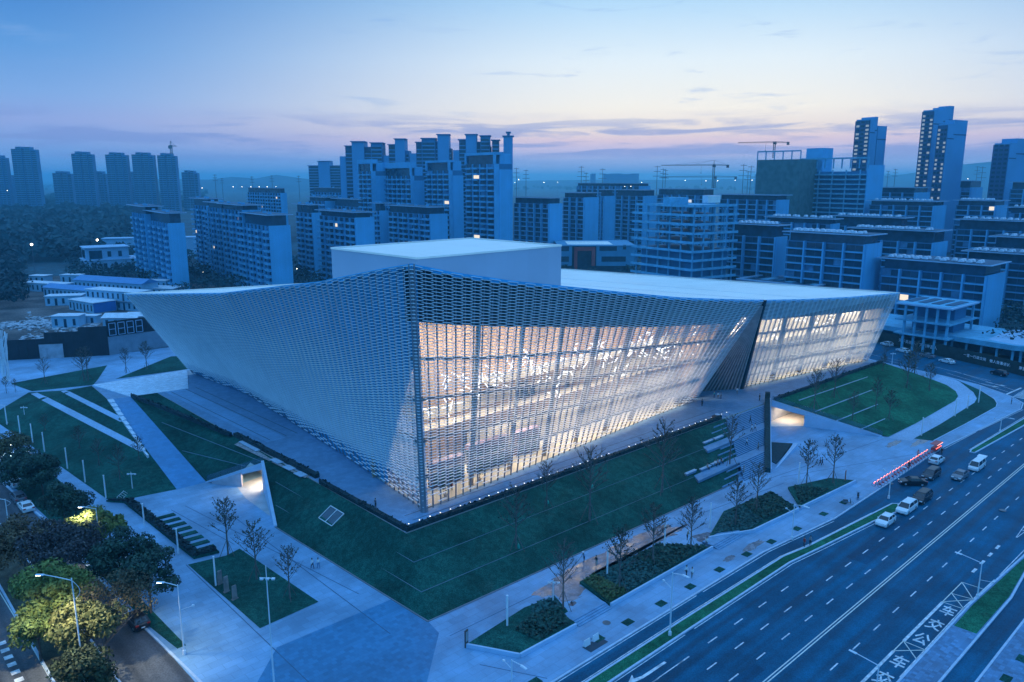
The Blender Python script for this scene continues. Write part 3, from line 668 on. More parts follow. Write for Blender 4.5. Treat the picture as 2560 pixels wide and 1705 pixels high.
# planted wall along the stairs
M_GWALL = mat('planted_wall', (0.006, 0.034, 0.040), 0.9, 0.7, 2.5, 5, bump=0.8, bscale=6)
gw = empty('planted_wall'); gw.matrix_local = UN.copy(); tag(gw, 'tall dark planted wall beside the broad stairs', 'wall')
P0, P1 = Vector((60.6, 26.9, 0)), Vector((89.6, 43.6, 0)); d = (P1 - P0).normalized(); s = Vector((-d.y, d.x, 0)) * .55
obj('wall', MB().hexa([P0 - s, P0 + s, P1 + s, P1 - s, P0 - s + Vector((0, 0, .9)), P0 + s + Vector((0, 0, .9)), P1 + s + Vector((0, 0, 6.0)), P1 - s + Vector((0, 0, 6.0))]), M_GWALL, gw)
obj('end_pier', MB().hexa([P1 - s - d * .2, P1 + s - d * .2, P1 + s + d * 1.1, P1 - s + d * 1.1] + [q + Vector((0, 0, 7.1)) for q in (P1 - s - d * .2, P1 + s - d * .2, P1 + s + d * 1.1, P1 - s + d * 1.1)]), M_GWALL, gw)
s2 = s * 1.02; s3 = s * 1.4
obj('white_edge', MB().hexa([P0 - s3, P0 - s2, P1 - s2 + d * 1.2, P1 - s3 + d * 1.2, P0 - s3 + Vector((0, 0, .75)), P0 - s2 + Vector((0, 0, .75)), P1 - s2 + d * 1.2 + Vector((0, 0, 5.6)), P1 - s3 + d * 1.2 + Vector((0, 0, 5.6))]), M_FASC, gw)
gb = empty('triangular_planter'); gb.matrix_local = UN.copy(); tag(gb, 'small triangular planter with a pale wall beside the planted stair wall', 'planter')
obj('pale_wall', MB().hexa([(63.5, 26.9, 0), (64.6, 26.9, 0), (79.2, 30.2, 0), (78.6, 30.9, 0), (63.5, 26.9, .06), (64.6, 26.9, .06), (79.2, 30.2, .75), (78.6, 30.9, .75)]), M_FASC, gb)
obj('planting', MB().hexa([(66, 28.0, 0), (78.2, 31.0, 0), (75.5, 34.6, 0), (66.5, 29.4, 0), (66, 28.0, .15), (78.2, 31.0, .7), (75.5, 34.6, .7), (66.5, 29.4, .15)]), M_HEDGE, gb)

# ---- broad stairs
M_RISER_SHADE = mat('riser_shade', (0.03, 0.11, 0.20), 0.7, 0.1, 1.0)  # riser faces coloured darker to paint in their shade
st = empty('broad_stairs'); st.matrix_local = UN.copy(); tag(st, 'broad pale stone stairs in three flights up to the museum terrace', 'stairs')
def ul(n): return 53.4 + (n - 27.6) * 1.13
def ur(n): return 60.2 + (n - 27.3) * 1.73
flights = [(27.6, 31.3, 0.0, 1.7), (33.2, 36.5, 1.7, 3.4), (38.6, 42.6, 3.4, 5.0)]
for (n0, n1, z0, z1) in flights:
    K = 10
    for k in range(K):
        a = n0 + (n1 - n0) * k / K; zt = z0 + (z1 - z0) * (k + 1) / K
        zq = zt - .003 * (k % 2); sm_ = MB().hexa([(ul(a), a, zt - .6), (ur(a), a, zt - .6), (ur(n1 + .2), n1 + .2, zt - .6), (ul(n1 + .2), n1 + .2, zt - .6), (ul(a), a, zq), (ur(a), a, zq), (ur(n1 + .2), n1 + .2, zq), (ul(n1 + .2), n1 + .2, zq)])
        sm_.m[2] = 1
        obj('step', sm_, [M_STEP, M_RISER_SHADE], st)
for (u0, n0, n1, z) in ((43.5, 31.25, 33.3, 1.7), (54.3, 36.45, 38.7, 3.4)):
    obj('landing', MB().hexa([(u0, n0, z - .5), (ur(n0), n0, z - .5), (ur(n1), n1, z - .5), (u0 + 1.6, n1, z - .5), (u0, n0, z), (ur(n0), n0, z), (ur(n1), n1, z), (u0 + 1.6, n1, z)]), tilemat('landing_stone', (0.14, 0.28, 0.43), (0.8, 0.4)), st)
for (n0, n1, z0, z1) in flights:       # slabs that run on into the grass
    for k in (2, 5, 8):
        a = n0 + (n1 - n0) * k / 10; zt = z0 + (z1 - z0) * (k + .6) / 10
        obj('slab', MB().box(ul(a) - 8.0 + k * .4, ul(a) + .1, a, a + .13, zt - .25, zt + .02), M_STEP, st)
def bench(u, n, z, L, label):
    b = empty('bench'); b.matrix_local = UN @ Matrix.Translation((u, n, z)); tag(b, label, 'bench', 'stone benches on the stair landings')
    obj('seat', MB().box(-L / 2, L / 2, -.3, .3, .38, .5), mat('bench_stone', (0.34, 0.46, 0.58), 0.7), b)
    obj('base', MB().box(-L / 2 + .08, L / 2 - .08, -.24, .24, 0, .38), mat('bench_base', (0.10, 0.20, 0.32)), b)
bench(45.0, 34.0, 1.85, 3.2, 'pale stone bench standing alone on the grass left of the lower landing')
bench(49.3, 33.6, 1.7, 3.4, 'stone bench at the left end of the lower stair landing')
bench(53.4, 33.7, 1.7, 3.8, 'stone bench with seated visitors on the lower stair landing')
bench(58.3, 39.1, 3.4, 3.2, 'stone bench at the left end of the upper stair landing')
bench(62.0, 39.0, 3.4, 3.2, 'stone bench nearer the stairs on the upper landing')

# ---- raised planters along the pavement, with steps between
M_SHRUB = mat('shrub_leaf', (0.014, 0.064, 0.046), 0.85, 0.6, 2.2, 5, bump=0.8, bscale=7)
def leafbed(mb, poly, z, h, dens, rnd, rmin=.12, rmax=.28, mi=0):
    us = [p[0] for p in poly]; ns = [p[1] for p in poly]
    def inside(x, y):
        c = False; j = len(poly) - 1
        for i in range(len(poly)):
            xi, yi = poly[i]; xj, yj = poly[j]
            if (yi > y) != (yj > y) and x < (xj - xi) * (y - yi) / (yj - yi) + xi: c = not c
            j = i
        return c
    area = (max(us) - min(us)) * (max(ns) - min(ns))
    for _ in range(int(area * dens)):
        x, y = rnd.uniform(min(us), max(us)), rnd.uniform(min(ns), max(ns))
        if not inside(x, y): continue
        r = rnd.uniform(rmin, rmax); q = Vector((rnd.gauss(0, .7), rnd.gauss(0, .7), 1)).normalized(); a = q.orthogonal().normalized() * r; b = q.cross(a) * 1.0
        th = rnd.uniform(0, 6.3); a2 = a * math.cos(th) + b * math.sin(th); b2 = b * math.cos(th) - a * math.sin(th)
        c = Vector((x, y, z + rnd.uniform(.0, h)))
        mb.poly([c - a2 - b2, c + a2 - b2, c + a2 + b2, c - a2 + b2], mi)
def planter(poly, beds, label, seed, wallside):
    r = empty('planter'); r.matrix_local = UN.copy(); tag(r, label, 'planter', 'planted beds along the avenue pavement')
    obj('soil_bed', MB().prism(poly, 0, .35), M_GRASS, r)
    for a, b in zip(wallside, wallside[1:]):
        obj('kerb_wall', MB().bar((a[0], a[1], .26), (b[0], b[1], .26), .28, .52), M_FASC, r)
    rnd = random.Random(seed)
    for (bp, h, m, nm) in beds:
        mb = MB().prism(bp, .3, .3 + h * .5); leafbed(mb, bp, .30 + h * .35, h * .45, 34, rnd, .09, .22); obj(nm, mb, m, r)
    return r
M_GRASSY = mat('ornamental_grass', (0.025, 0.095, 0.085), 0.9, 0.5, 1.6, 5, bump=0.6, bscale=6)
planter([(-19.0, 22.4), (-15.6, 16.5), (-5.9, 16.3), (-4.2, 19.5), (-3.0, 22.8), (-8, 23.6)], [([(-12, 17), (-6.5, 16.8), (-5, 20), (-9, 21.5), (-12.5, 20.5)], .7, M_SHRUB, 'shrub_mass'), ([(-8.5, 21.6), (-4.8, 20), (-3.4, 22.4), (-7, 23.2)], .5, M_GRASSY, 'grass_clumps')], 'pointed planted bed with dark shrubs beside the dark plaza paving', 11, [(-19.0, 22.4), (-15.6, 16.4), (-5.9, 16.2)])
planter([(1.0, 16.5), (25.2, 16.5), (20.0, 22.5), (2.4, 23.2)], [([(1.4, 16.9), (5, 16.8), (5, 22.6), (2.8, 22.8)], .75, mat('lime_shrub', (0.06, 0.10, 0.035), 0.85, 0.5, 2.2, 5, bump=0.7, bscale=7), 'shrub_mass'), ([(5.3, 16.9), (13.5, 16.9), (13, 22.4), (5.3, 22.6)], .55, M_GRASSY, 'grass_clumps'), ([(13.8, 16.9), (24.2, 16.9), (19.6, 22.2), (13.4, 22.4)], .7, M_SHRUB, 'shrub_mass')], 'long planted bed with a lime shrub end beside the wet paving', 12, [(1.0, 16.3), (25.2, 16.3)])
planter([(27.6, 18.6), (34.9, 15.3), (48.4, 14.4), (52.0, 21.2), (38, 22.4)], [([(40, 16), (48, 15), (51, 20.8), (43, 21.4)], .75, M_SHRUB, 'shrub_mass'), ([(29.5, 18.6), (35, 15.8), (39.6, 16), (42, 21.6), (37.5, 21.8)], .45, M_GRASSY, 'grass_clumps')], 'triangular planted bed with tufted grass between the two pavement stairs', 13, [(27.6, 18.5), (34.9, 15.1), (48.4, 14.2)])
planter([(49.3, 14.4), (68.2, 13.3), (66.0, 17.0), (56, 20.2)], [([(50.2, 14.9), (60, 14.4), (57, 19.4)], .55, M_SHRUB, 'shrub_mass')], 'wedge shaped planted bed below two bare trees near the parked scooters', 14, [(49.3, 14.2), (68.2, 13.0)])
planter([(-38.2, 99.2), (-36.1, 96.5), (-34.9, 67.4), (-31.3, 66.7), (-31.3, 68.2), (-33.7, 68.8), (-34.6, 96)], [([(-38, 98.8), (-36.1, 96.5), (-34.9, 67.6), (-31.5, 67.0), (-31.5, 68.0), (-33.8, 68.6), (-34.8, 95.8)], .8, M_HEDGE, 'shrub_mass')], 'long clipped hedge bed between the left path and the striped planting', 15, [])
def pav_steps(u0, u1, n, label):
    r = empty('pavement_steps'); r.matrix_local = UN.copy(); tag(r, label, 'steps')
    for k in range(4): obj('step', MB().box(u0, u1, n + k * .36, n + 3.0 + k * .001, 0.004, .10 * (k + 1) + k * .001), M_STEP, r)
pav_steps(-5.6, 0.8, 15.9, 'short flight of pavement steps between the pointed bed and the lime shrub bed')
pav_steps(25.6, 33.4, 15.4, 'wide flight of pavement steps beside the person in white')
pav_steps(48.6, 49.2, 14.0, 'narrow pavement step strip ending the wedge planted bed')
# planted strips in the left forecourt
for k in range(8):
    n0 = 86.4 - k * 2.3
    r = un_obj('planting_strip', MB().hexa([(-34.7 + k * .05, n0 - 1.1, 0), (-31.2 + k * .05, n0 - 1.35, 0), (-31.2 + k * .05, n0 - .2, 0), (-34.7 + k * .05, n0, 0), (-34.7 + k * .05, n0 - 1.1, .12), (-31.2 + k * .05, n0 - 1.35, .12), (-31.2 + k * .05, n0 - .2, .12), (-34.7 + k * .05, n0, .12)]), M_GRASS)
    ords = ('first', 'second', 'third', 'fourth', 'fifth', 'sixth', 'seventh', 'eighth')
    tag(r, 'dark planted strip in the pale forecourt, %s counted from the portal end' % ords[k], 'planting strip', 'planted strips in the left forecourt')
struct(sheet('lawn', [(-36.2, 66.3, .04), (-30.9, 65.2, .04), (-28.4, 66.0, .04), (-27.1, 43.9, .04), (-35.7, 43.3, .04)], M_GRASS))
# tree pits in the pavement
for i, (u, n) in enumerate([(-17.5, 11.9), (-5.8, 12.6), (-0.2, 12.4), (6.6, 12.2), (13.2, 12.1), (20.4, 12.0), (27.6, 11.8), (34.2, 11.4), (41.5, 10.9), (50.2, 10.6), (57.5, 10.4)]):
    r = un_obj('tree_pit', MB().box(u - .75, u + .75, n - .55, n + .55, .004, .05), M_GRASS)
    tag(r, 'square grass tree pit in the avenue pavement, %s from the plaza end' % nth(i), 'tree pit', 'empty tree pits along the avenue pavement')
for i, (u, n) in enumerate([(22.5, -24.3), (28.2, -24.4), (34, -24.6)]):
    tag(un_obj('tree_pit', MB().box(u - .8, u + .8, n - .5, n + .5, .004, .06), M_GRASS), '%s square grass tree pit of the cobbled far pavement' % ('lowest', 'middle', 'highest')[i], 'tree pit', 'tree pits in the far pavement')
def wobble(pts, seed, amp=.8, k=7):
    r = random.Random(seed); out = []
    for a, b in zip(pts, pts[1:] + pts[:1]):
        for q in range(k):
            t = q / k; f = math.sin(math.pi * t); out.append((a[0] + (b[0] - a[0]) * t + r.gauss(0, amp) * f, a[1] + (b[1] - a[1]) * t + r.gauss(0, amp * .45) * f, a[2]))
    return out
def wetmat():
    m = bpy.data.materials.new('wet_paving'); m.use_nodes = True; t = m.node_tree; b = t.nodes['Principled BSDF']
    geo = N(t, 'ShaderNodeNewGeometry'); n1 = N(t, 'ShaderNodeTexNoise'); n1.inputs['Scale'].default_value = .55; n1.inputs['Detail'].default_value = 6; n1.inputs['Roughness'].default_value = .65; t.links.new(geo.outputs['Position'], n1.inputs[0])
    t.links.new(ramp(t, n1.outputs[0], [(.35, (.10, .10, .115)), (.62, (.20, .22, .27))]), b.inputs['Base Color'])
    rg = N(t, 'ShaderNodeMapRange'); t.links.new(n1.outputs[0], rg.inputs[0]); rg.inputs[1].default_value = .4; rg.inputs[2].default_value = .6; rg.inputs[3].default_value = .04; rg.inputs[4].default_value = .35; t.links.new(rg.outputs[0], b.inputs['Roughness'])
    b.inputs['Specular IOR Level'].default_value = .8
    n2 = N(t, 'ShaderNodeTexNoise'); n2.inputs['Scale'].default_value = 2.2; n2.inputs['Detail'].default_value = 2; t.links.new(geo.outputs['Position'], n2.inputs[0])
    bp = N(t, 'ShaderNodeBump'); bp.inputs['Strength'].default_value = .35; bp.inputs['Distance'].default_value = .03; t.links.new(n2.outputs[0], bp.inputs['Height']); t.links.new(bp.outputs[0], b.inputs['Normal'])
    return m
M_WETP = wetmat()
struct(sheet('wet_paving', wobble([(-4.8, 25.6, .006), (4, 27.2, .006), (18, 27.4, .006), (27, 26.6, .006), (30, 24.0, .006), (22, 23.2, .006), (6, 24.0, .006), (1.2, 21.5, .006), (-2.6, 19.8, .006), (-2.2, 23.6, .006)], 3), M_WETP))
struct(sheet('wet_paving', wobble([(25.8, 18.4, .007), (32, 17.8, .007), (29.6, 20.2, .007), (26.4, 21.2, .007)], 4, .3), M_WETP))
for k_, (cu, cn, ru_, rn_) in enumerate(((31, 12.6, 3.2, .8), (24.5, 12.9, 1.8, .6), (102, 13.6, 6, 1.0), (96, 17.0, 4, .9), (-3, 24.4, 1.2, .5))):
    rr_ = random.Random(40 + k_); struct(sheet('damp_patch', [(cu + ru_ * math.cos(a_ * .314) * rr_.uniform(.6, 1.1), cn + rn_ * math.sin(a_ * .314) * rr_.uniform(.6, 1.1), .0075) for a_ in range(20)], M_WETP))

# joints and drains across the plaza
M_SLOT2 = mat('plaza_joint', (0.05, 0.12, 0.20), 0.8)
for a, b in (((-19, 25.6), (24, 25.0)), ((-17.5, 22.9), (-4.5, 22.9)), ((-24.2, 82), (-24.2, 31)), ((-28.6, 88), (-22.0, 42)), ((-36.4, 66.5), (-36.4, 12)), ((-31, 88), (-28.4, 68)), ((34, 25), (58, 22)), ((60, 24), (92, 11.5)), ((-20, 18.6), (-16, 11.4)), ((52, 25.8), (96, 20))):
    line_strip('drain_slot', [a, b], 0.13, .009, M_SLOT2, None)['kind'] = 'structure'
for (u0, u1, n0, n1) in ((38, 60, -1.9, 1.2), (-14, 4, -4.6, -3.2), (70, 96, 5.2, 8.4)):
    struct(un_obj('asphalt_patch', MB().poly([(u0, n0, -.117), (u1, n0, -.117), (u1, n1, -.117), (u0, n1, -.117)]), roadmat('asphalt_new', (0.004, 0.060, 0.115), SITE)))

# ================================================================== MUSEUM
mus = empty('museum'); mus.matrix_local = UN.copy()
tag(mus, 'large glowing glass museum wrapped in silver louvres with a leaning pointed corner', 'museum')
def mpart(name, mb, m): return obj(name, mb, m, mus)
def interp(tab, x):
    for (a, va), (b, vb) in zip(tab, tab[1:]):
        if x <= b: return va + (vb - va) * (x - a) / (b - a)
    return tab[-1][1]
def polyat(pts, q):
    L = [0]
    for a, b in zip(pts, pts[1:]): L.append(L[-1] + math.hypot(b[0] - a[0], b[1] - a[1]))
    x = q * L[-1]
    for i in range(len(pts) - 1):
        if x <= L[i + 1] + 1e-9:
            t = (x - L[i]) / (L[i + 1] - L[i]); return (pts[i][0] + (pts[i + 1][0] - pts[i][0]) * t, pts[i][1] + (pts[i + 1][1] - pts[i][1]) * t)
    return pts[-1]
CA, TR, TL = (-7.8, 47.6), (150.5, 39.2), (-11.5, 170.5)
ZR = [(0, 44.0), (.05, 42.1), (.12, 39.95), (.18, 38.4), (.285, 35.7), (.385, 33.2), (.42, 32.5), (.50, 31.0), (.58, 29.6), (.69, 28.05), (.825, 26.5), (1, 25.0)]
ZL = [(0, 44.0), (.06, 42.7), (.15, 40.5), (.21, 39.0), (.285, 37.6), (.395, 35.5), (.52, 33.1), (.72, 30.4), (.97, 27.1), (1, 26.8)]
def topR(s): return Vector((CA[0] + (TR[0] - CA[0]) * s, CA[1] + (TR[1] - CA[1]) * s, interp(ZR, s)))
def topL(s): return Vector((CA[0] + (TL[0] - CA[0]) * s, CA[1] + (TL[1] - CA[1]) * s, interp(ZL, s)))
BR1 = [(-6.3, 48.2), (9.6, 49.7), (27.4, 51.2), (58.4, 53.8), (76.8, 54.8)]
BR2 = [(95.0, 53.6), (122, 49.4), (148.2, 44.9)]
BL = [(-6.3, 48.2), (-4.4, 62.4), (-2.7, 77.9), (-0.8, 96.4), (2.4, 131.8), (0.5, 161.3)]
def bas(pts, q): p = polyat(pts, q); return Vector((p[0], p[1], ZT))
def F1(q, t): return topR(q * .578).lerp(bas(BR1, q), t)
def F2(q, t): return topR(.585 + .415 * q).lerp(bas(BR2, q), t)
def FL(q, t): return topL(q).lerp(bas(BL, q), t)
INR, INL = Vector((0, 1, 0)), Vector((1, 0, 0))

M_LOUV = mat('louvre_aluminium', (0.86, 0.90, 0.94), 0.4, 0.04, 0.3, metal=0.0)
M_MULL = mat('mullion_steel', (0.26, 0.28, 0.32), 0.5, 0.08, 0.5, metal=0.3)
M_PANEL = mat('blue_grey_cladding', (0.05, 0.40, 0.70), 0.55, 0.10, 0.12)
M_VOID = mat('header_cladding', (0.012, 0.040, 0.062), 0.6, 0.2, 0.3)
M_BEAM = mat('transom_steel', (0.20, 0.20, 0.21), 0.5, 0.1, 0.5)
M_GLASS = glassmat('curtain_glass', (0.86, 0.90, 0.92), 0.10)
M_ROOFW = tilemat('white_roof_membrane', (0.88, 0.80, 0.72), (24.0, 1.5), var=0.018, msize=0.03, mortar=0.93, blotch=0.06)
M_BOXW = tilemat('box_cladding', (0.30, 0.38, 0.50), (6.0, 40.0), var=0.02, msize=0.012, mortar=0.8, blotch=0.05)

# louvre rows: even near the top, closer in the middle, opening out at the foot
TS = []; t = 0.006
while t < 0.985:
    dz = interp([(0, .56), (.22, .54), (.40, .48), (.85, .47), (.90, .62), (.95, 1.15), (1, 1.7)], t)
    TS.append((t, dz / 39.0)); t += dz / 39.0
def louvres(surf, nc, keep, prefix_rng):
    out = []
    for c in range(nc):
        off = 0.5 if c % 2 else 0.0
        for (t0, dt) in TS:
            tt = t0 + off * dt
            if tt > .99: continue
            if tt > .90 and prefix_rng.random() < (tt - .90) * 4.5: continue
            q0, q1 = max(0, (c - .05) / nc), min(1, (c + 1.05) / nc)
            out.append((surf(q0, tt), surf(q1, tt)))
    return out
rl_ = random.Random(5)
NC1, NC2, NCL = 50, 32, 68
bars = [(a, b, INR) for a, b in louvres(F1, NC1, None, rl_)] + [(a, b, INR) for a, b in louvres(F2, NC2, None, rl_)] + [(a, b, INL) for a, b in louvres(FL, NCL, None, rl_)]
def bar_mesh(mb, a, b, inw):
    big = a.z > (8.5 if inw is INL else 24)
    w = inw * (.30 if big else .21); h = Vector((0, 0, .10 if big else .065))
    mb.hexa([a, b, b + w, a + w, a + h, b + h, b + w + h, a + w + h])
# the 300 nearest the camera corner are parts of their own
camun = Vector((*toun((0, 0)), CAM_H))
order = sorted(range(len(bars)), key=lambda i: (bars[i][0] - camun).length)
near = set(order[:300])
rest = MB()
for i, (a, b, inw) in enumerate(bars):
    if i in near:
        m_ = MB(); bar_mesh(m_, a, b, inw); mpart('louvre', m_, M_LOUV)
    else: bar_mesh(rest, a, b, inw)
stuff(mpart('louvres', rest, M_LOUV))
# mullions behind every louvre column
def mullions(surf, nc, inw, t0=0.0):
    for c in range(nc + 1):
        q = min(1, max(0, c / nc)) if c in (0, nc) else (c + .5) / nc
        if q > 1: continue
        a, b = surf(q, t0) + inw * .42, surf(q, 1) + inw * .42
        along = Vector((1, 0, 0)) if inw is INR else Vector((0, 1, 0))
        o = along * .085; w = inw * .2
        mpart('mullion', MB().hexa([b - o, b + o, b + o + w, b - o + w, a - o, a + o, a + o + w, a - o + w]), M_MULL)
mullions(F1, NC1, INR); mullions(F2, NC2, INR); mullions(FL, NCL, INL)
# corner post
c0, c1 = F1(0, 0), F1(0, 1)
mpart('corner_post', MB().hexa([c1 + Vector((0, 0, 0)), c1 + Vector((.5, 0, 0)), c1 + Vector((.5, .5, 0)), c1 + Vector((0, .5, 0)), c0 + Vector((.2, .2, -.2)), c0 + Vector((.5, .2, -.2)), c0 + Vector((.5, .5, -.2)), c0 + Vector((.2, .5, -.2))]), M_MULL)
# top caps: short alternating cladding panels along the roof edge
for surf, nc, inw in ((F1, NC1, INR), (F2, NC2, INR), (FL, NCL, INL)):
    for c in range(nc):
        a, b = surf(c / nc, 0), surf((c + 1) / nc, 0); dz = Vector((0, 0, .42 if c % 2 else .7)); w = inw * .12
        a = a + inw * .26 + Vector((0, 0, .1)); b = b + inw * .26 + Vector((0, 0, .1))
        mpart('edge_panel', MB().hexa([a - dz, b - dz, b + w - dz, a + w - dz, a, b, b + w, a + w]), M_PANEL)
# header and cladding walls behind the louvres
TH = 0.22
def strip_wall(name, surf, q0, q1, t0, t1, inw, depth, m, n=24):
    mb = MB()
    for k in range(n):
        qa, qb = q0 + (q1 - q0) * k / n, q0 + (q1 - q0) * (k + 1) / n
        P = [surf(qa, t1(qa) if callable(t1) else t1), surf(qb, t1(qb) if callable(t1) else t1), surf(qb, t0(qb) if callable(t0) else t0), surf(qa, t0(qa) if callable(t0) else t0)]
        mb.poly([p + inw * depth for p in P])
    return mpart(name, mb, m)
strip_wall('header', F1, 0, .985, .012, TH, INR, 1.7, M_VOID)
strip_wall('header', F2, 0.01, 1, .012, TH, INR, 1.7, M_VOID)
GQ1 = 0.905
LQ = 0.125                                     # glazed part of the left front narrows upwards
def tl_glass(q): return 1.0 if q >= LQ else 0.30 + 0.70 * q / LQ
strip_wall('cladding_wall', FL, 0.0, LQ, .012, lambda q: tl_glass(q), INL, .95, M_PANEL, 8)
for k in range(17):
    qa, qb = LQ + (1 - LQ) * k / 17, LQ + (1 - LQ) * (k + 1) / 17
    strip_wall('cladding_wall', FL, qa, qb, .012, 1, INL, .95, M_PANEL, 2)
strip_wall('side_panel', F1, GQ1 + .03, 1.0, TH, 1, INR, 2.6, mat('side_cladding', (0.10, 0.10, 0.11), 0.6), 4)
# glazing: one pane strip per bay
def panes(surf, nc, q0, q1, inw, t0, t1):
    k0, k1 = int(q0 * nc), int(q1 * nc)
    for c in range(k0, k1):
        qa, qb = (c + .01) / nc, (c + .99) / nc
        ta = t0(qa) if callable(t0) else t0; tb = t0(qb) if callable(t0) else t0
        mpart('pane', MB().poly([surf(qa, t1) + inw * 1.0, surf(qb, t1) + inw * 1.0, surf(qb, tb) + inw * 1.0, surf(qa, ta) + inw * 1.0]), M_GLASS)
panes(F1, NC1, 0.0, .93, INR, TH, 1); panes(F2, NC2, 0, 1, INR, TH, 1); panes(FL, NCL, 0, LQ + .01, INL, lambda q: tl_glass(q), 1)
for t in (.365, .53, .70, .855):
    th = .21 if t < .8 else .14
    for surf, q0, q1, inw in ((F1, .0, .935, INR), (F2, .0, 1, INR)):
        nseg = 6
        for k in range(nseg):
            qa, qb = q0 + (q1 - q0) * k / nseg, q0 + (q1 - q0) * (k + 1) / nseg
            a, b = surf(qa, t) + inw * .75, surf(qb, t) + inw * .75; h = Vector((0, 0, th)); w = inw * .6
            mpart('transom', MB().hexa([a - h, b - h, b - h + w, a - h + w, a + h, b + h, b + h + w, a + h + w]), M_BEAM)
    if t > .45:
        a, b = FL(0, t) + INL * .75, FL(LQ * (t - .3) / .7, t) + INL * .75; h = Vector((0, 0, th)); w = INL * .5
        mpart('transom', MB().hexa([a - h, b - h, b - h + w, a - h + w, a + h, b + h, b + h + w, a + h + w]), M_BEAM)
# diagonal tie rods behind the glass
for c in range(2, 44, 2):
    a, b = F1(c / NC1, .30) + INR * .7, F1((c + 5) / NC1, .245) + INR * .7
    mpart('tie_rod', MB().bar(a, b, .05, .05), M_BEAM)
for c in range(0, 44, 5):
    a, b = F1(c / NC1, .52) + INR * .7, F1((c + 6) / NC1, .44) + INR * .7
    mpart('tie_rod', MB().bar(a, b, .05, .05), M_BEAM)

# roof: one sheet stretched between its four edges
TB = Vector((146.0, 164.0, 21.5))
def back(s): return Vector((TL[0], TL[1], 26.8)).lerp(TB, s)
def right(r): return Vector((TR[0], TR[1], 25.0)).lerp(TB, r)
def coons(s, r):
    a = topR(s) * (1 - r) + back(s) * r; b = topL(r) * (1 - s) + right(r) * s
    c = (topR(0) * (1 - s) + topR(1) * s) * (1 - r) + (back(0) * (1 - s) + back(1) * s) * r
    return a + b - c
rm = MB(); NR = 28
for i in range(NR):
    for j in range(NR):
        rm.poly([coons(x, y) + Vector((.0, .25, -.12)) for x, y in ((i / NR, j / NR), ((i + 1) / NR, j / NR), ((i + 1) / NR, (j + 1) / NR), (i / NR, (j + 1) / NR))])
roof = smooth(mpart('roof', rm, M_ROOFW))
def edge_coping(fn, n, name='coping', off=Vector((0, 0, 0))):
    for k in range(n):
        a, b = fn(k / n) + off, fn((k + 1) / n) + off
        mpart(name, MB().bar(a, b, .5, .22), M_ROOFW)
edge_coping(right, 6, off=Vector((-.1, 0, .06))); edge_coping(back, 6, off=Vector((0, -.1, .06)))
mpart('roof_rail', MB().bar(right(.05) + Vector((-1.2, 0, .5)), right(.98) + Vector((-1.2, 0, .5)), .08, .08), M_MULL)
for s in (.62, .74, .33):
    a, b = coons(s, .03), coons(s + .05, .98); mpart('roof_seam', MB().bar(a + Vector((0, .3, -.08)), b + Vector((0, 0, -.02)), .06, .05), mat('seam', (0.55, 0.58, 0.64)))
mpart('rear_wall', MB().poly([(146, 163, ZT), (2.2, 160.4, ZT), (TL[0] + 2.0, TL[1] - .8, 26.2), (145.6, 163, 21.3)]).poly([(149.3, 48.5, ZT), (145.5, 163, ZT), (145.5, 163, 21.3), (TR[0] - .2, TR[1] + 3.0, 24.4)]), M_PANEL)
# the big box on the roof (stage tower)
bx = [(9.8, 70.5), (48.8, 71.8), (47.6, 101.0), (9.1, 99.7)]
tower = mpart('roof_box', MB().prism(bx, 24, 41.75), M_BOXW)
obj('box_roof', MB().prism([(10.1, 70.8), (48.5, 72.1), (47.3, 100.7), (9.4, 99.4)], 41.75, 41.86), tilemat('box_roof', (0.88, 0.80, 0.72), (1.2, 30.0), var=0.02, msize=0.03, mortar=0.93, blotch=0.04), tower)
rim = MB()
for a, b in zip(bx, bx[1:] + bx[:1]): rim.bar((a[0], a[1], 41.95), (b[0], b[1], 41.95), .35, .36)
obj('rim', rim, M_ROOFW, tower)

# entrance: a dark slatted recess under the split in the front
ap = topR(.5815); e2 = Vector((95.0, 53.7, ZT)); e1 = Vector((82.5, 61.5, ZT))
ent = mpart('entrance_recess', MB().poly([ap + INR * .6, e1, e2 + INR * .3]).poly([ap + INR * .8, F1(1, 1) + INR * 6, e1]), mat('dark_timber', (0.22, 0.19, 0.19), 0.6, 0.2, 0.8))
for k in range(15):
    p = e1.lerp(e2, (k + .2) / 15); q = ap + INR * .5 + (p - ap) * .06
    p2 = p + Vector((-.25, -.3, 0))
    obj('slat', MB().bar(p2, q + Vector((-.1, -.2, 0)), .22, .3, up=(1, 0, 0)), mat('slat_timber', (0.50, 0.43, 0.42), 0.55, 0.15, 0.8), ent)
mpart('jamb', MB().hexa([e2 + Vector((-.1, -.3, 0)), e2 + Vector((.7, -.4, 0)), e2 + Vector((.8, .9, 0)), e2 + Vector((0, .9, 0)), ap + Vector((-.1, -.05, 0)), ap + Vector((.35, -.05, 0)), ap + Vector((.35, .8, 0)), ap + Vector((-.1, .8, 0))]), M_VOID)
mpart('entrance_floor', MB().poly([(76.5, 54.9, ZT + .012), (95, 53.8, ZT + .012), (83, 62, ZT + .012), (76.5, 61, ZT + .012)]), M_TERR)
mpart('doorway', MB().poly([(82.4, 61.3, ZT), (86.5, 58.7, ZT), (86.5, 58.7, ZT + 3.6), (83.2, 60.8, ZT + 4.6)]), mat('doorway_timber', (0.22, 0.16, 0.14), 0.6))

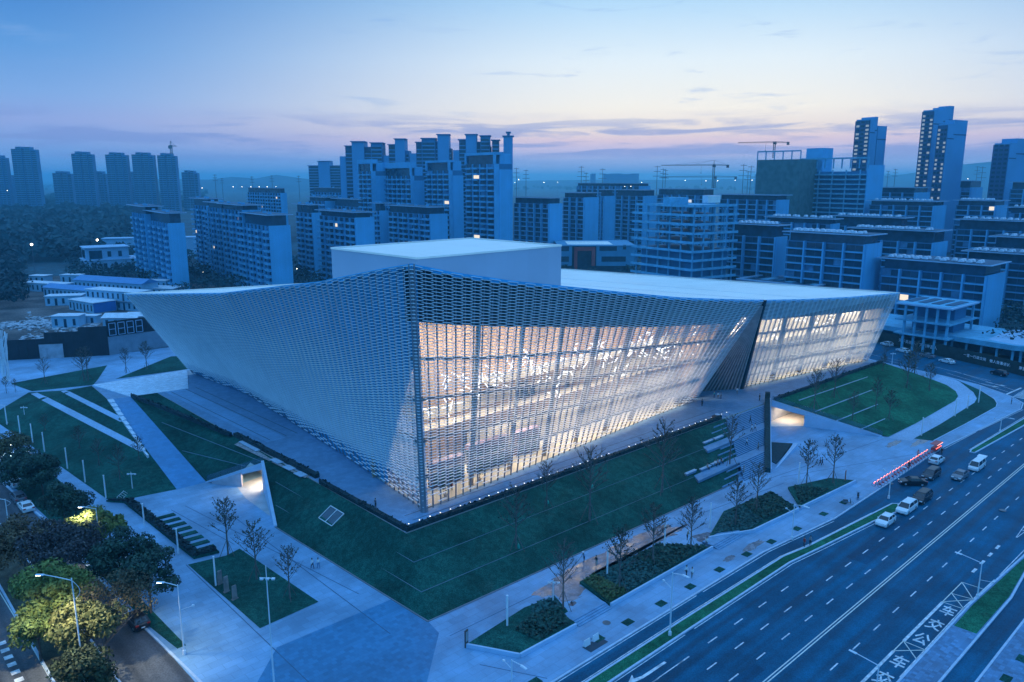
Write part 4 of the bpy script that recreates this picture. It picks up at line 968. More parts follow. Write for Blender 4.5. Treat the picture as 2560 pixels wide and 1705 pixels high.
# ---- interior of the two halls
def woodmat(name, c1, c2, sp):
    m = bpy.data.materials.new(name); m.use_nodes = True; t = m.node_tree; b = t.nodes['Principled BSDF']
    geo = N(t, 'ShaderNodeNewGeometry'); mp = N(t, 'ShaderNodeMapping'); mp.inputs['Rotation'].default_value = (0, 0, -SITE); t.links.new(geo.outputs['Position'], mp.inputs[0])
    s = N(t, 'ShaderNodeSeparateXYZ'); t.links.new(mp.outputs[0], s.inputs[0])
    cb = N(t, 'ShaderNodeCombineXYZ'); t.links.new(s.outputs[2], cb.inputs[0]); t.links.new(s.outputs[0], cb.inputs[1])
    br = N(t, 'ShaderNodeTexBrick'); t.links.new(cb.outputs[0], br.inputs['Vector']); br.inputs['Scale'].default_value = 1
    br.inputs['Brick Width'].default_value = 3.6; br.inputs['Row Height'].default_value = sp; br.inputs['Mortar Size'].default_value = 0.03
    br.inputs['Color1'].default_value = (*c1, 1); br.inputs['Color2'].default_value = (*c2, 1); br.inputs['Mortar'].default_value = (*(x * .55 for x in c1), 1)
    t.links.new(br.outputs[0], b.inputs['Base Color']); b.inputs['Roughness'].default_value = 0.6
    MATS[name] = m; return m
M_WOOD = woodmat('hall_wood', (0.58, 0.40, 0.28), (0.68, 0.49, 0.36), 0.42)
M_CREAM = mat('cream_plaster', (0.80, 0.73, 0.60), 0.8, 0.04, 0.5)
M_HFLOOR = tilemat('hall_floor', (0.74, 0.68, 0.56), (1.2, 1.2), var=0.03, mortar=0.9, rough=0.35)
M_CONC = mat('hall_concrete', (0.50, 0.46, 0.43), 0.8, 0.08, 0.6)
NW = 66.0
def ceil1(u):
    q = max(0, min(.99, (u + 6.3) / 83.1)); return F1(q, TH).z
# hall 1
mpart('hall_floor', MB().poly([(-5.2, 49.5, ZT + .03), (76, 56, ZT + .03), (78, NW, ZT + .03), (-3.5, NW, ZT + .03)]), M_HFLOOR)
us = [-4.2 + 84 * k / 12 for k in range(13)]
for a, b in zip(us, us[1:]):
    mpart('wood_wall', MB().poly([(a, NW, ZT), (b, NW, ZT), (b, NW, ceil1(b) + .6), (a, NW, ceil1(a) + .6)]), M_WOOD)
for k in range(12):
    qa, qb = .99 * k / 12, .99 * (k + 1) / 12; A, B = F1(qa, TH) + INR * 1.6, F1(qb, TH) + INR * 1.6
    mpart('ceiling', MB().poly([A, B, (us[k + 1], NW, B.z + .3), (us[k], NW, A.z + .3)]), M_CREAM)
mpart('end_wall', MB().poly([(79.5, 56.5, ZT), (79.8, NW, ZT), (79.8, NW, ceil1(79) + .5), (84, 52, ceil1(79) + .3)]), M_WOOD)
# galleries
def gallery(z, n0, u0, u1, wood=True):
    mpart('gallery_slab', MB().box(u0, u1, n0, NW - .05, z - .7, z), M_CREAM)
    mpart('gallery_parapet', MB().box(u0, u1, n0 - .15, n0, z - .72, z + 1.1), M_WOOD if wood else M_CREAM)
gallery(12.2, 60.2, 1, 79); gallery(18.6, 62.8, 20, 79.4, False)
mpart('gallery_light_band', MB().box(0, 79.3, NW - .32, NW - .06, 13.1, 15.2), M_CREAM)
mpart('ground_wall', MB().box(14, 79, 61.8, 62.0, ZT + .05, 11.4), M_CREAM)
for k in range(8):
    u = 6.5 + k * 9.6; n = polyat(BR1, (u + 6.3) / 83.1)[1] + 2.6
    zt = ceil1(u) - .1; top = F1((u + 6.3) / 83.1, TH)
    c = MB(); c.tube((u, n, ZT), (u + (top.x - u) * .6, n + (top.y - n) * .55, zt), .42, .42, 12); smooth(mpart('column', c, M_CONC))
for (u, z, w, h) in ((22.5, 15.3, 2.2, 3.6), (31, 12.4, 2.2, 3.4), (33.5, 12.5, 1.6, 2.2), (44, 12.4, 1.5, 2.2)):
    mpart('opening', MB().box(u, u + w, NW - .34, NW - .02, z, z + h), M_VOID)
# hall 2
def ceil2(q): return F2(q, TH).z
q2 = [k / 10 for k in range(11)]
for a, b in zip(q2, q2[1:]):
    Pa, Pb = bas(BR2, a), bas(BR2, b); ia, ib = Pa + Vector((0, 13, 0)), Pb + Vector((0, 13, 0))
    mpart('hall_floor', MB().poly([(Pa.x, Pa.y + 1, ZT + .03), (Pb.x, Pb.y + 1, ZT + .03), (ib.x, ib.y, ZT + .03), (ia.x, ia.y, ZT + .03)]), M_HFLOOR)
    mpart('hall_wall', MB().poly([ia, ib, (ib.x, ib.y, ceil2(b) + .3), (ia.x, ia.y, ceil2(a) + .3)]), M_CREAM if a > .12 else M_WOOD)
    A, B = F2(a, TH) + INR * 1.6, F2(b, TH) + INR * 1.6
    mpart('ceiling', MB().poly([A, B, (ib.x, ib.y, B.z + .2), (ia.x, ia.y, A.z + .2)]), M_CREAM)
    mpart('gallery_slab', MB().hexa([(ia.x, ia.y - 3.6, 12.4), (ib.x, ib.y - 3.6, 12.4), (ib.x, ib.y - .05, 12.4), (ia.x, ia.y - .05, 12.4), (ia.x, ia.y - 3.6, 13.2), (ib.x, ib.y - 3.6, 13.2), (ib.x, ib.y - .05, 13.2), (ia.x, ia.y - .05, 13.2)]), M_CREAM)
mpart('hall_wall', MB().poly([(148, 46.5, ZT), (148.4, 58.2, ZT), (149, 58.2, 21), (149.8, 42.6, 21)]), M_CREAM)
for k in range(5):
    q = .08 + k * .2; P = bas(BR2, q); T_ = F2(q, TH)
    smooth(mpart('column', MB().tube((P.x + .3, P.y + 2.4, ZT), (P.x + (T_.x - P.x) * .75, P.y + 2.2 + (T_.y - P.y) * .6, T_.z), .6, .6, 12), M_CONC))
# hall lamps (large luminous ceilings)
WARM = (1.0, 0.82, 0.66)
for u, p in ((1, 2900), (13, 3300), (27, 3000), (41, 2600), (55, 2300), (69, 2000)):
    area_lamp('ceiling_lamp', Matrix.Translation((u + 2, 58.6, ceil1(u + 2) - .8)), 9, 7, p, WARM, mus)
for u, p in ((8, 800), (24, 720), (40, 620), (56, 540), (72, 480)):
    area_lamp('undergallery_lamp', Matrix.Translation((u, 58.5, 11.2)), 10, 3, p, WARM, mus)
for q, p in ((.1, 1300), (.3, 1500), (.5, 1550), (.7, 1600), (.9, 1600)):
    P = bas(BR2, q); area_lamp('ceiling_lamp', Matrix.Translation((P.x + 2, P.y + 6, ceil2(q) - .8)), 8, 7, p, (1, .87, .70), mus)
# hanging light tubes
inst = empty('light_tube_installation'); inst.matrix_local = UN.copy()
tag(inst, 'cloud of white light tubes hanging inside the museum hall behind the glass', 'light installation')
M_TUBE = emat('tube_light', (1.0, 0.93, 0.86), 4.5)
rt = random.Random(21)
tubes = {}
def tube_at(c, L, parent):
    az_, el = rt.uniform(0, 6.28), rt.uniform(-.7, .7); d = Vector((math.cos(az_) * math.cos(el), math.sin(az_) * math.cos(el) * .5, math.sin(el))).normalized() * (L / 2)
    obj('light_tube', MB().tube(c - d, c + d, .065, .065, 6), M_TUBE, parent)
for k in range(210):
    u = rt.uniform(-1.5, 78); zc = 22 - u * .045 + 2.6 * math.sin(u * .33) + rt.gauss(0, 1.5)
    if u < 10: zc = 15 + rt.random() * 8
    tube_at(Vector((u, rt.uniform(55.5, 61), zc)), rt.uniform(1.1, 2.0), inst)
inst2 = empty('light_tube_installation'); inst2.matrix_local = UN.copy(); tag(inst2, 'band of white light tubes in the farther hall right of the dark entrance', 'light installation')
for k in range(80):
    q = rt.random(); P = bas(BR2, q); tube_at(Vector((P.x + 3, P.y + rt.uniform(5, 9), 17.5 + 1.6 * math.sin(q * 15) + rt.gauss(0, 1.0))), rt.uniform(1.1, 1.9), inst2)
# exhibition stands and plants just inside the glass
def stand(u, n, L, d, h, m, label, rz=0):
    e = empty('exhibition_stand'); e.matrix_local = UN @ Matrix.Translation((u, n, ZT + .03)) @ Matrix.Rotation(rz, 4, 'Z'); tag(e, label, 'display stand')
    obj('panel_wall', MB().box(-L / 2, L / 2, -d / 2, d / 2, 0, h), m, e)
    obj('top_band', MB().box(-L / 2 - .1, L / 2 + .1, -d / 2 - .1, d / 2 + .1, h, h + 1.0), mat('mauve_panel', (0.30, 0.20, 0.26), 0.6), e)
    obj('graphic', MB().box(-L / 2 + .4, L / 2 - .4, -d / 2 - .05, -d / 2 - .003, .5, h - .5), mat('teal_graphic', (0.06, 0.16, 0.17), 0.5), e)
stand(4, 55.5, 7, 1.2, 3.4, mat('plum_panel', (0.24, 0.15, 0.15), 0.6), 'plum display wall behind the glass nearest the museum corner')
stand(14, 56.2, 9, 1.2, 4.2, mat('slate_panel', (0.10, 0.14, 0.17), 0.6), 'slate display wall with teal graphic behind the front glass')
stand(24.5, 57.2, 6, 1.2, 3.6, MATS['plum_panel'], 'farthest plum display wall behind the front glass')
def plant(u, n, h, label):
    e = empty('potted_plant'); e.matrix_local = UN @ Matrix.Translation((u, n, ZT + .03)); tag(e, label, 'plant')
    obj('pot', MB().lathe([(.25, 0), (.38, .55), (.34, .55)], 10), M_CONC, e)
    obj('stem', MB().tube((0, 0, .5), (0.05, 0, h * .6), .05, .03, 5), mat('bark', (0.10, 0.075, 0.055), 0.9), e)
    rp = random.Random(u); mb = MB()
    for _ in range(90):
        c = Vector((rp.gauss(0, .45), rp.gauss(0, .45), h * .62 + rp.gauss(0, h * .17))); a = Vector((rp.gauss(0, 1), rp.gauss(0, 1), rp.gauss(0, .6))).normalized() * .3; b = a.orthogonal().normalized() * .07
        mb.poly([c - a, c + b, c + a, c - b])
    obj('foliage', mb, mat('house_leaf', (0.035, 0.07, 0.03), 0.7), e)
plant(0.2, 50.9, 3.6, 'potted plant just inside the museum corner glass'); plant(8.6, 52.2, 4.2, 'taller potted plant inside the front glass right of the corner')

# ================================================================== TOWN BEHIND
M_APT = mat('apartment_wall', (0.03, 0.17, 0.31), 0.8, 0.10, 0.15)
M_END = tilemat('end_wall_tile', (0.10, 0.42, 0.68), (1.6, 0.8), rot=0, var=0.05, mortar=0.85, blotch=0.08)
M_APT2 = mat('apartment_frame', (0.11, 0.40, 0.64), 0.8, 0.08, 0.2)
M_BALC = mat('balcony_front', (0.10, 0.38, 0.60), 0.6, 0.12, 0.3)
M_WIN = mat('window_glass', (0.008, 0.044, 0.078), 0.12, 0.3, 0.4, spec=0.6)
M_WIN2 = mat('window_glass_pale', (0.012, 0.060, 0.105), 0.2, 0.3, 0.4)
M_CURT = mat('curtained_window', (0.06, 0.20, 0.34), 0.5, 0.3, 0.4)
def rwin():
    q = rb.random()
    return M_WIN if q < .66 else (M_WIN2 if q < .88 else M_CURT)
M_LIT = emat('lit_window', (1.0, 0.86, 0.68), 1.0)
M_LIT2 = emat('lit_window_cool', (0.80, 0.90, 1.0), 0.8)
M_ROOFD = mat('roof_dark', (0.03, 0.09, 0.15), 0.8, 0.2, 0.3)
M_ROOFP = mat('roof_edge_pale', (0.30, 0.46, 0.62), 0.7, 0.08, 0.3)
M_SOLAR = mat('solar_heater', (0.62, 0.66, 0.74), 0.4, 0.1, 0.6)
M_CONCR = mat('raw_concrete', (0.12, 0.38, 0.54), 0.85, 0.15, 0.4, fine=0.1)
rb = random.Random(99)

def plan_len(Cp, d, xp, z):
    k = (xp - 1280.0) / FOC; D0 = Cp.y * CP - (z - CAM_H) * SP
    return (k * D0 - Cp.x) / (d[0] - k * d[1] * CP)
def block_frame(px, ytop, Yd, xl, xr, th):
    Cp = AT(px, ytop, Yd); th = R(th)
    dr = (math.cos(th), math.sin(th)); dl = (-math.sin(th), math.cos(th))
    Ll = max(6, plan_len(Cp, dl, xl, Cp.z)); Lr = max(6, plan_len(Cp, dr, xr, Cp.z)) if xr else 13.0
    return Cp, th, min(Ll, 80), min(Lr, 26)
_wm = {}
def box_me(name, dims, m):
    key = (name, tuple(round(d, 2) for d in dims), m.name)
    if key not in _wm: _wm[key] = MB().box(*dims).mesh(name, m)
    return _wm[key]
def apartment(px, ytop, Yd, xl, xr, label, th=42.75, kind='a', lit=0.03, heaters=0, fl=3.05, group='apartment blocks behind the museum'):
    Cp, th, Ll, Lr = block_frame(px, ytop, Yd, xl, xr, th)
    h = Cp.z
    root = empty('apartment_block', (Cp.x, Cp.y, 0), th); tag(root, label, 'apartment block', group)
    nf = max(3, int((h - 2.6) / fl)); hb = nf * fl + 0.4
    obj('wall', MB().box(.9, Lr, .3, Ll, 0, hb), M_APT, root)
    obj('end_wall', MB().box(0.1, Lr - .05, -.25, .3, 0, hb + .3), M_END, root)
    obj('top_floor', MB().box(1.4, Lr - 1.4, 1.2, Ll - 1.2, hb, h - .02), M_WIN2, root)
    rf = obj('roof', MB().box(-1.3, Lr + 1.3, -1.4, Ll + 1.3, h, h + .35), [M_ROOFP], root)
    obj('roof_deck', MB().box(-.7, Lr + .7, -.8, Ll + .7, h + .35, h + .42), M_ROOFD, rf)
    if kind == 'a':
        hm_ = box_me('vent_box', (-.8, .8, -.6, .6, 0, .9), M_APT2)
        for k in range(3): link('vent_box', hm_, rf, Matrix.Translation((Lr * (.3 + .2 * (k % 2)), Ll * (k + .5) / 3, h + .42)))
    if heaters:
        hs = bpy.data.meshes.get('solar_heater_mesh')
        if not hs:
            hs = MB().hexa([(-.9, -.95, .3), (.9, -.95, .3), (.9, .95, .3), (-.9, .95, .3), (-.5, -.95, 1.25), (.3, -.95, 1.25), (.3, .95, 1.25), (-.5, .95, 1.25)]).mesh('solar_heater_mesh', M_SOLAR)
        for k in range(heaters):
            for row in (0, 1):
                if rb.random() < .16: continue
                link('solar_heater', hs, rf, Matrix.Translation((1.3 + row * 3.2 + rb.uniform(-.2, .2), 2 + (Ll - 4) * (k + .5) / heaters + rb.uniform(-.3, .3), h + .42)) @ Matrix.Rotation(R(90), 4, 'Z'))
    # bays along the long front: projecting balconies between flush window bays
    nb = max(2, int(round(Ll / (6.2 if kind == 'a' else 7.6)))); bw = (Ll - .6) / nb
    fine = Yd < 440
    for b in range(nb):
        y0 = .3 + b * bw; y1 = y0 + bw
        bal = (b % 2 == 0) if kind == 'a' else (b % 3 != 1)
        if kind == 'a':
            pier = box_me('pier', (.05, .95, -.22, .22, 0, hb), M_APT2)
        else:
            pier = box_me('pier', (-.75, .95, -.32, .32, 0, hb + .2), M_APT2)
        link('pier', pier, root, Matrix.Translation((0, y0 + (.1 if b else .05), 0)))
        for f in range(nf):
            z = .3 + f * fl
            if kind == 'a':
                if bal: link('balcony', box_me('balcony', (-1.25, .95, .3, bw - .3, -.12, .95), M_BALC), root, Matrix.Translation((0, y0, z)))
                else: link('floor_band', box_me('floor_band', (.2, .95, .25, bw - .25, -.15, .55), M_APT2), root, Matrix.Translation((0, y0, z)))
            else:
                link('floor_band', box_me('floor_band', (-.55 if bal else .35, .95, .32, bw - .32, -.18, .32 if bal else .12), M_BALC), root, Matrix.Translation((0, y0, z)))
            nw = 2
            for w in range(nw):
                ww = (bw - 1.0) / nw
                m = rwin()
                if rb.random() < lit * .2: m = M_LIT if rb.random() < .7 else M_LIT2
                link('window', box_me('window', (.82, .93, .06, ww - .06, 1.0 if kind == 'a' else .45, fl - .35), m), root, Matrix.Translation((0, y0 + .5 + w * ww, z)))
    return root
A_ = apartment
# left cluster
A_(416, 534, 390, 364, 459, 'slab block with blank end wall nearest the white villa', 36, lit=.05)
A_(357, 517, 425, 322, 402, 'slab block with zigzag balconies on the edge of the wood', 36, lit=.0)
A_(670, 539, 368, 603, 724, 'tall slab block with wide blank end wall directly left of the roof box', 36, lit=.02)
A_(603, 514, 400, 549, 652, 'slab block half hidden behind the wide blank end wall', 36, lit=.03)
A_(549, 508, 432, 514, 590, 'narrow slab block in the middle of the receding left row', 36, lit=.03)
A_(514, 498, 466, 478, 552, 'farthest slab block of the receding left row beside the wood', 36, lit=.03)
A_(778, 513, 440, 735, 800, 'slab block in the gap left of the roof box, behind the street trees', 36)
A_(886, 532, 384, 794, 934, 'low slab block just above the left edge of the roof box', 38, lit=.02)
A_(1074, 519, 424, 967, 1118, 'broad slab block right above the middle of the roof box', 38, lit=.01)
A_(948, 509, 470, 931, 970, 'slim slab block squeezed between the two blocks over the roof box', 38)
A_(812, 494, 565, 768, 846, 'small far slab block with thin roof left of the tall towers', 38)
A_(700, 471, 720, 556, 716, 'long low far block with flat roof left of the towers', 40)
A_(876, 471, 730, 722, 892, 'second long low far block at the foot of the tall towers', 40)
A_(905, 500, 530, 832, 930, 'far slab block seen between low roofs at the foot of the first tall tower', 38, lit=.05)
# right centre
A_(1374, 496, 505, 1282, 1406, 'slab block right of the tallest apartment tower', 42, 'b', lit=.02)
A_(1462, 483, 545, 1406, 1497, 'slab block with pale end wall behind the building with the red portal', 42, 'b')
A_(1512, 475, 585, 1497, 1538, 'narrow slab block with pale end wall above the red portal building', 42, 'b')
A_(1611, 476, 590, 1538, 1642, 'long slab block left of the concrete skeleton building', 42, 'b', lit=.03)
A_(1600, 459, 720, 1386, 1626, 'far long block with dark roof and bright roof lamps', 42, 'b')
A_(1760, 474, 620, 1642, 1790, 'slab block rising behind the concrete skeleton building', 42, 'b')
A_(1946, 489, 480, 1797, 1974, 'long slab block right of the concrete skeleton', 42, 'b')
A_(2067, 482, 545, 1976, 2093, 'unfinished slab block below the green netted construction', 42, 'b')
# right cluster with roof heaters
A_(1943, 565, 338, 1822, 1970, 'slab block with roof heaters directly right of the concrete skeleton', 42, 'b', .02, 9)
A_(2167, 590, 300, 1966, 2207, 'wide slab block with two lit rooms above the flat pavilion roof', 42, 'b', .03, 12)
A_(2472, 665, 275, 2202, 2516, 'wide slab block nearest the leaning right tip of the museum', 42, 'b', .02, 11)
A_(2338, 580, 345, 2126, 2372, 'slab block with roof heaters behind the two lit rooms block', 42, 'b', .02, 12)
A_(2082, 549, 385, 1918, 2100, 'slab block with heater roof in the second row beside the skeleton', 42, 'b', .02, 10)
A_(2258, 546, 402, 2082, 2278, 'slab block with heater roof in the third row, centre right', 42, 'b', .02, 10)
A_(2337, 505, 465, 2172, 2367, 'slab block below the construction site with thin roof', 42, 'b', .02, 9)
A_(2492, 503, 470, 2390, 2519, 'slab block below the twin stepped tower', 42, 'b', .02, 7)
A_(2600, 556, 372, 2392, 2650, 'slab block with several lit flats at the right edge', 42, 'b', .07, 10)
A_(2640, 642, 310, 2413, 2690, 'slab block with heater roof at the right edge above the nearest wide block', 42, 'b', .02, 9)
A_(2700, 602, 336, 2482, 2740, 'slab block cut by the right edge below the lit flats', 42, 'b', .02, 8)
A_(2620, 521, 432, 2520, 2660, 'small slab block at the right edge under the last tower', 42, 'b', .02, 5)
A_(2290, 470, 560, 2196, 2331, 'low block with rows of glowing windows left of the twin stepped tower', 42, 'b', .45)
A_(2430, 453, 610, 2331, 2477, 'low block with glowing windows at the foot of the twin stepped tower', 42, 'b', .3)
A_(2600, 456, 520, 2526, 2640, 'mid rise block beside the last tower at the right edge', 42, 'b', .05)

# ---- apartment towers
def tower_block(px, ytop, Yd, xl, xr, label, th=38, lit=.04, group='apartment towers behind the museum'):
    Cp, th, Ll, Lr = block_frame(px, ytop, Yd, xl, xr, th); h = Cp.z; fl = 3.05
    root = empty('apartment_tower', (Cp.x, Cp.y, 0), th); tag(root, label, 'apartment tower', group)
    nf = int((h - 6) / fl); hb = nf * fl
    obj('wall', MB().box(.9, Lr, .3, Ll, 0, hb), M_APT, root)
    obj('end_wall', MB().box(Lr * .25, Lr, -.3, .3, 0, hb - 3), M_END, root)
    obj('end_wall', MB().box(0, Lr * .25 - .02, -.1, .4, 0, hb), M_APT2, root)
    cr = obj('crown', MB().box(0, Lr * .4, 0, Ll, hb + 4.8, h), M_APT2, root)
    obj('crown_post', MB().box(0, 1.2, .0, 1.4, hb, hb + 4.8), M_APT2, cr); obj('crown_post', MB().box(0, 1.2, Ll - 1.4, Ll, hb, hb + 4.8), M_APT2, cr)
    obj('lift_house', MB().box(Lr * .35, Lr * .95, 1, Ll * .8, hb, hb + 5.6), M_END, root)
    obj('top_void', MB().box(1.0, 1.3, 1.5, Ll - 1.5, hb, hb + 4.6), M_WIN, root)
    nb = max(2, int(Ll / 6)); bw = (Ll - 1) / nb
    for b in range(nb):
        y0 = .6 + b * bw
        link('pier', box_me('pier', (.1, .95, -.18, .18, 0, hb), M_APT2), root, Matrix.Translation((0, y0, 0)))
        for f in range(nf):
            z = .3 + f * fl
            link('balcony', box_me('balcony', (-1.1, .95, .35, bw * .78, -.1, .85), M_BALC), root, Matrix.Translation((0, y0, z)))
            m = rwin() if rb.random() > lit * .2 else (M_LIT if rb.random() < .6 else M_LIT2)
            link('window', box_me('window', (.82, .93, .4, bw - .4, .9, fl - .3), m), root, Matrix.Translation((0, y0, z)))
    return root
tower_block(927, 398, 520, 892, 969, 'first apartment tower of the front row, at its left end', lit=.03)
tower_block(1026, 405, 500, 954, 1059, 'second apartment tower of the front row, left of centre')
tower_block(1122, 400, 478, 1063, 1157, 'third apartment tower of the front row with several lit flats', lit=.10)
tower_block(1236, 380, 432, 1161, 1281, 'nearest and tallest apartment tower of the front row, at its right end', lit=.05)
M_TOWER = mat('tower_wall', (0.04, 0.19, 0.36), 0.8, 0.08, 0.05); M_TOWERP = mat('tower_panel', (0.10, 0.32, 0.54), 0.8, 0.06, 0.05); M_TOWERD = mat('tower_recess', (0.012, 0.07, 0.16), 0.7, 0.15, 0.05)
def far_tower(xl, xr, ytop, Yd, label, bays, caps=True, th=0.0, group='tower blocks on the skyline', depth=16, bands=True, winlit=0):
    """tower seen almost square on: bays = list of (from, to, set-forward, extra height, pale)"""
    a, b = AT(xl, ytop, Yd), AT(xr, ytop, Yd); w = (b - a).length * (.93 if Yd > 1200 else 1); h = a.z
    root = empty('tower_block', (a.x, a.y, 0), math.atan2(b.y - a.y, b.x - a.x) + R(th)); tag(root, label, 'tower', group)
    for (f, t, fw, dh, pale) in bays:
        y0 = -fw; hh = h + dh
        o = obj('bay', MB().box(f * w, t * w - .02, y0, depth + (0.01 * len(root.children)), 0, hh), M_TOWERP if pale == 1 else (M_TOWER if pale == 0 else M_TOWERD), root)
        if caps and dh > -3: obj('cap', MB().box(f * w - .9, t * w + .9, y0 - .9, depth * .7, hh, hh + .7), M_TOWER, o)
        if bands and pale != 1:
            mb = MB(); n = int(hh / 3.05)
            for k in range(1, n): mb.box(f * w + .25, t * w - .25, y0 - .35, y0 - .002, k * 3.05 - .25, k * 3.05 + .45)
            stuff(obj('floor_bands', mb, M_TOWERP, root))
            mb = MB()
            for k in range(1, n): mb.box(f * w + .6, t * w - .6, y0 - .12, y0 - .003, k * 3.05 + .55, k * 3.05 + 2.5)
            stuff(obj('windows', mb, M_WIN, root))
    return root
bA = [(0, .22, 0, -2, 2), (.22, .44, 2.2, 1.5, 0), (.44, .58, .6, -1.5, 2), (.58, .80, 2.2, 1.0, 0), (.80, 1, 0, -3, 0)]
bB = [(0, .3, 1.2, -4, 1), (.3, .52, 0, -2.5, 2), (.52, .78, 2.4, 5, 1), (.78, 1, .4, -2, 2)]
bC = [(0, .16, 1.0, -3, 1), (.16, .3, 0, -1, 2), (.3, .55, 2.4, 2.5, 0), (.55, .7, 0, -3, 2), (.7, 1, 2.0, 4, 1)]
for (xl, xr, yt, Yd, lab, bays) in (
    (771, 850, 415, 900, 'shorter pale tower at the left end of the tall back row', [(0, .32, 0, 0, 2), (.32, .68, 2, 5, 1), (.68, 1, 0, 0, 2)]),
    (848, 956, 366, 660, 'tall back tower with two capped shafts left of the others', [(0, .14, 0, -8, 1), (.14, .3, .5, 0, 2), (.3, .58, 2.5, 3.5, 1), (.58, .74, 0, -1, 2), (.74, 1, 2.0, 2.5, 0)]),
    (957, 1022, 361, 660, 'tall back tower with one capped shaft, second from the left', [(0, .22, 0, -9, 1), (.22, .48, .5, -.5, 2), (.48, .86, 2.5, 4, 1), (.86, 1, 0, -5, 0)]),
    (1023, 1128, 355, 650, 'tall back tower with stepped capped shafts in the middle', [(0, .16, 0, -9, 1), (.16, .3, 0, -.5, 2), (.3, .62, 1.5, 2.5, 0), (.62, .68, 0, 0, 2), (.68, .95, 2.5, 5.5, 1), (.95, 1, 0, -5, 2)]),
    (1132, 1228, 350, 650, 'tall back tower with two capped shafts, second from the right', [(0, .16, 0, -8, 1), (.16, .34, 0, 0, 2), (.34, .62, 2.5, 4, 1), (.62, .72, 0, -2, 2), (.72, .97, 2, 3, 0), (.97, 1, 0, -5, 2)]),
    (1230, 1282, 351, 640, 'tall back tower at the right end of the row with a chimney', [(0, .34, 0, 0, 2), (.34, .55, 1, -9, 1), (.55, 1, 2.5, 3, 1), (.72, .86, 1.5, 6, 0)])):
    far_tower(xl, xr, yt, Yd, lab, bays, True, group='tall towers behind the apartment towers')
for (xl, xr, yt, lab) in ((-30, 16, 390, 'skyline tower cut by the left edge of the picture'), (26, 93, 369, 'tallest skyline tower at the far left'), (130, 181, 430, 'low skyline tower left of the second tall one'),
    (177, 233, 381, 'skyline tower, second tall one from the left'), (231, 266, 430, 'low skyline tower between the second and third tall ones'), (262, 319, 383, 'skyline tower, third tall one from the left'),
    (318, 338, 431, 'narrow low skyline tower between the third and fourth tall ones'), (328, 386, 383, 'skyline tower, fourth tall one from the left'), (392, 441, 385, 'skyline tower carrying a small crane'), (453, 496, 428, 'low skyline tower standing alone right of the crane tower'), (22, 34, 440, 'tiny skyline block beside the tallest far tower')):
    far_tower(xl, xr, yt, 1300 if yt < 420 else 1420, lab, bA, False, group='skyline towers over the wood', depth=9)
for (xl, xr, yt, Yd, lab) in ((1478, 1490, 435, 2600, 'small far block on the horizon'), (1511, 1604, 435, 2500, 'long far block with jagged roof on the horizon'), (1895, 1906, 436, 2400, 'small pale far block beside the netted construction')):
    far_tower(xl, xr, yt, Yd, lab, [(0, .2, 0, 0, 0), (.2, .5, 1, 1.5, 0), (.5, .8, 0, 0, 0), (.8, 1, 1, 1.5, 0)], False, bands=False, depth=30)
# stepped towers on the right
def stepped_tower(px, Yd, xl, xr, steps, label, glow, low=None):
    """steps: top lines (x from, x to, y) along the pale end; left front carries window columns"""
    ymin = min(s[2] for s in steps); Cp = AT(px, steps[0][2], Yd); th = R(33)
    dr = (math.cos(th), math.sin(th)); dl = (-math.sin(th), math.cos(th))
    root = empty('stepped_tower', (Cp.x, Cp.y, 0), th); tag(root, label, 'tower', 'stepped towers on the right')
    Ll = plan_len(Cp, dl, xl, Cp.z)
    for i, (xa, xb, yt) in enumerate(steps):
        z = AT(px, yt, Yd).z; a = max(0, plan_len(Cp, dr, xa, z)); b = plan_len(Cp, dr, xb, z)
        o = obj('end_wall', MB().box(a, b - .02, -.01 * i, Ll * .95, 0, z), M_TOWERP, root)
        obj('joint_line', MB().box(a, b - .03, -.12 - .01 * i, -.013 - .01 * i, z - 11, z - 10.2), M_TOWERD, o)
    h = Cp.z; n = int(h / 3.1)
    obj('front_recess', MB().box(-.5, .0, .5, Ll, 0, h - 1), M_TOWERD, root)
    wmb = box_me('window', (-.75, -.52, 0, Ll * .20, .7, 2.3), M_WIN); lmb = box_me('window', (-.75, -.52, 0, Ll * .20, .7, 2.3), MATS.get('sky_reflection_glow') or emat('sky_reflection_glow', (0.62, 0.82, 1.0), 0.36))  # emission stands in for the sky reflected in these panes
    for c in range(3):
        for f in range(n):
            link('window', lmb if (c != 1 and glow and rb.random() < .72) else wmb, root, Matrix.Translation((0, Ll * (.08 + c * .31), f * 3.1)))
    return root
stepped_tower(2178, 640, 2140, 2217, [(2178, 2190, 297), (2190, 2196, 291), (2196, 2218, 313)], 'stepped pale tower rising behind the construction block', True)
stepped_tower(2338, 620, 2307, 2420, [(2338, 2362, 274), (2362, 2376, 266), (2376, 2386, 261)], 'taller half of the twin stepped tower with columns of bright windows', True)
stepped_tower(2372, 590, 2346, 2420, [(2372, 2388, 309), (2388, 2420, 298)], 'shorter half of the twin stepped tower', True)
stepped_tower(2527, 560, 2485, 2600, [(2527, 2545, 357), (2545, 2600, 345)], 'stepped tower cut by the right edge', False)

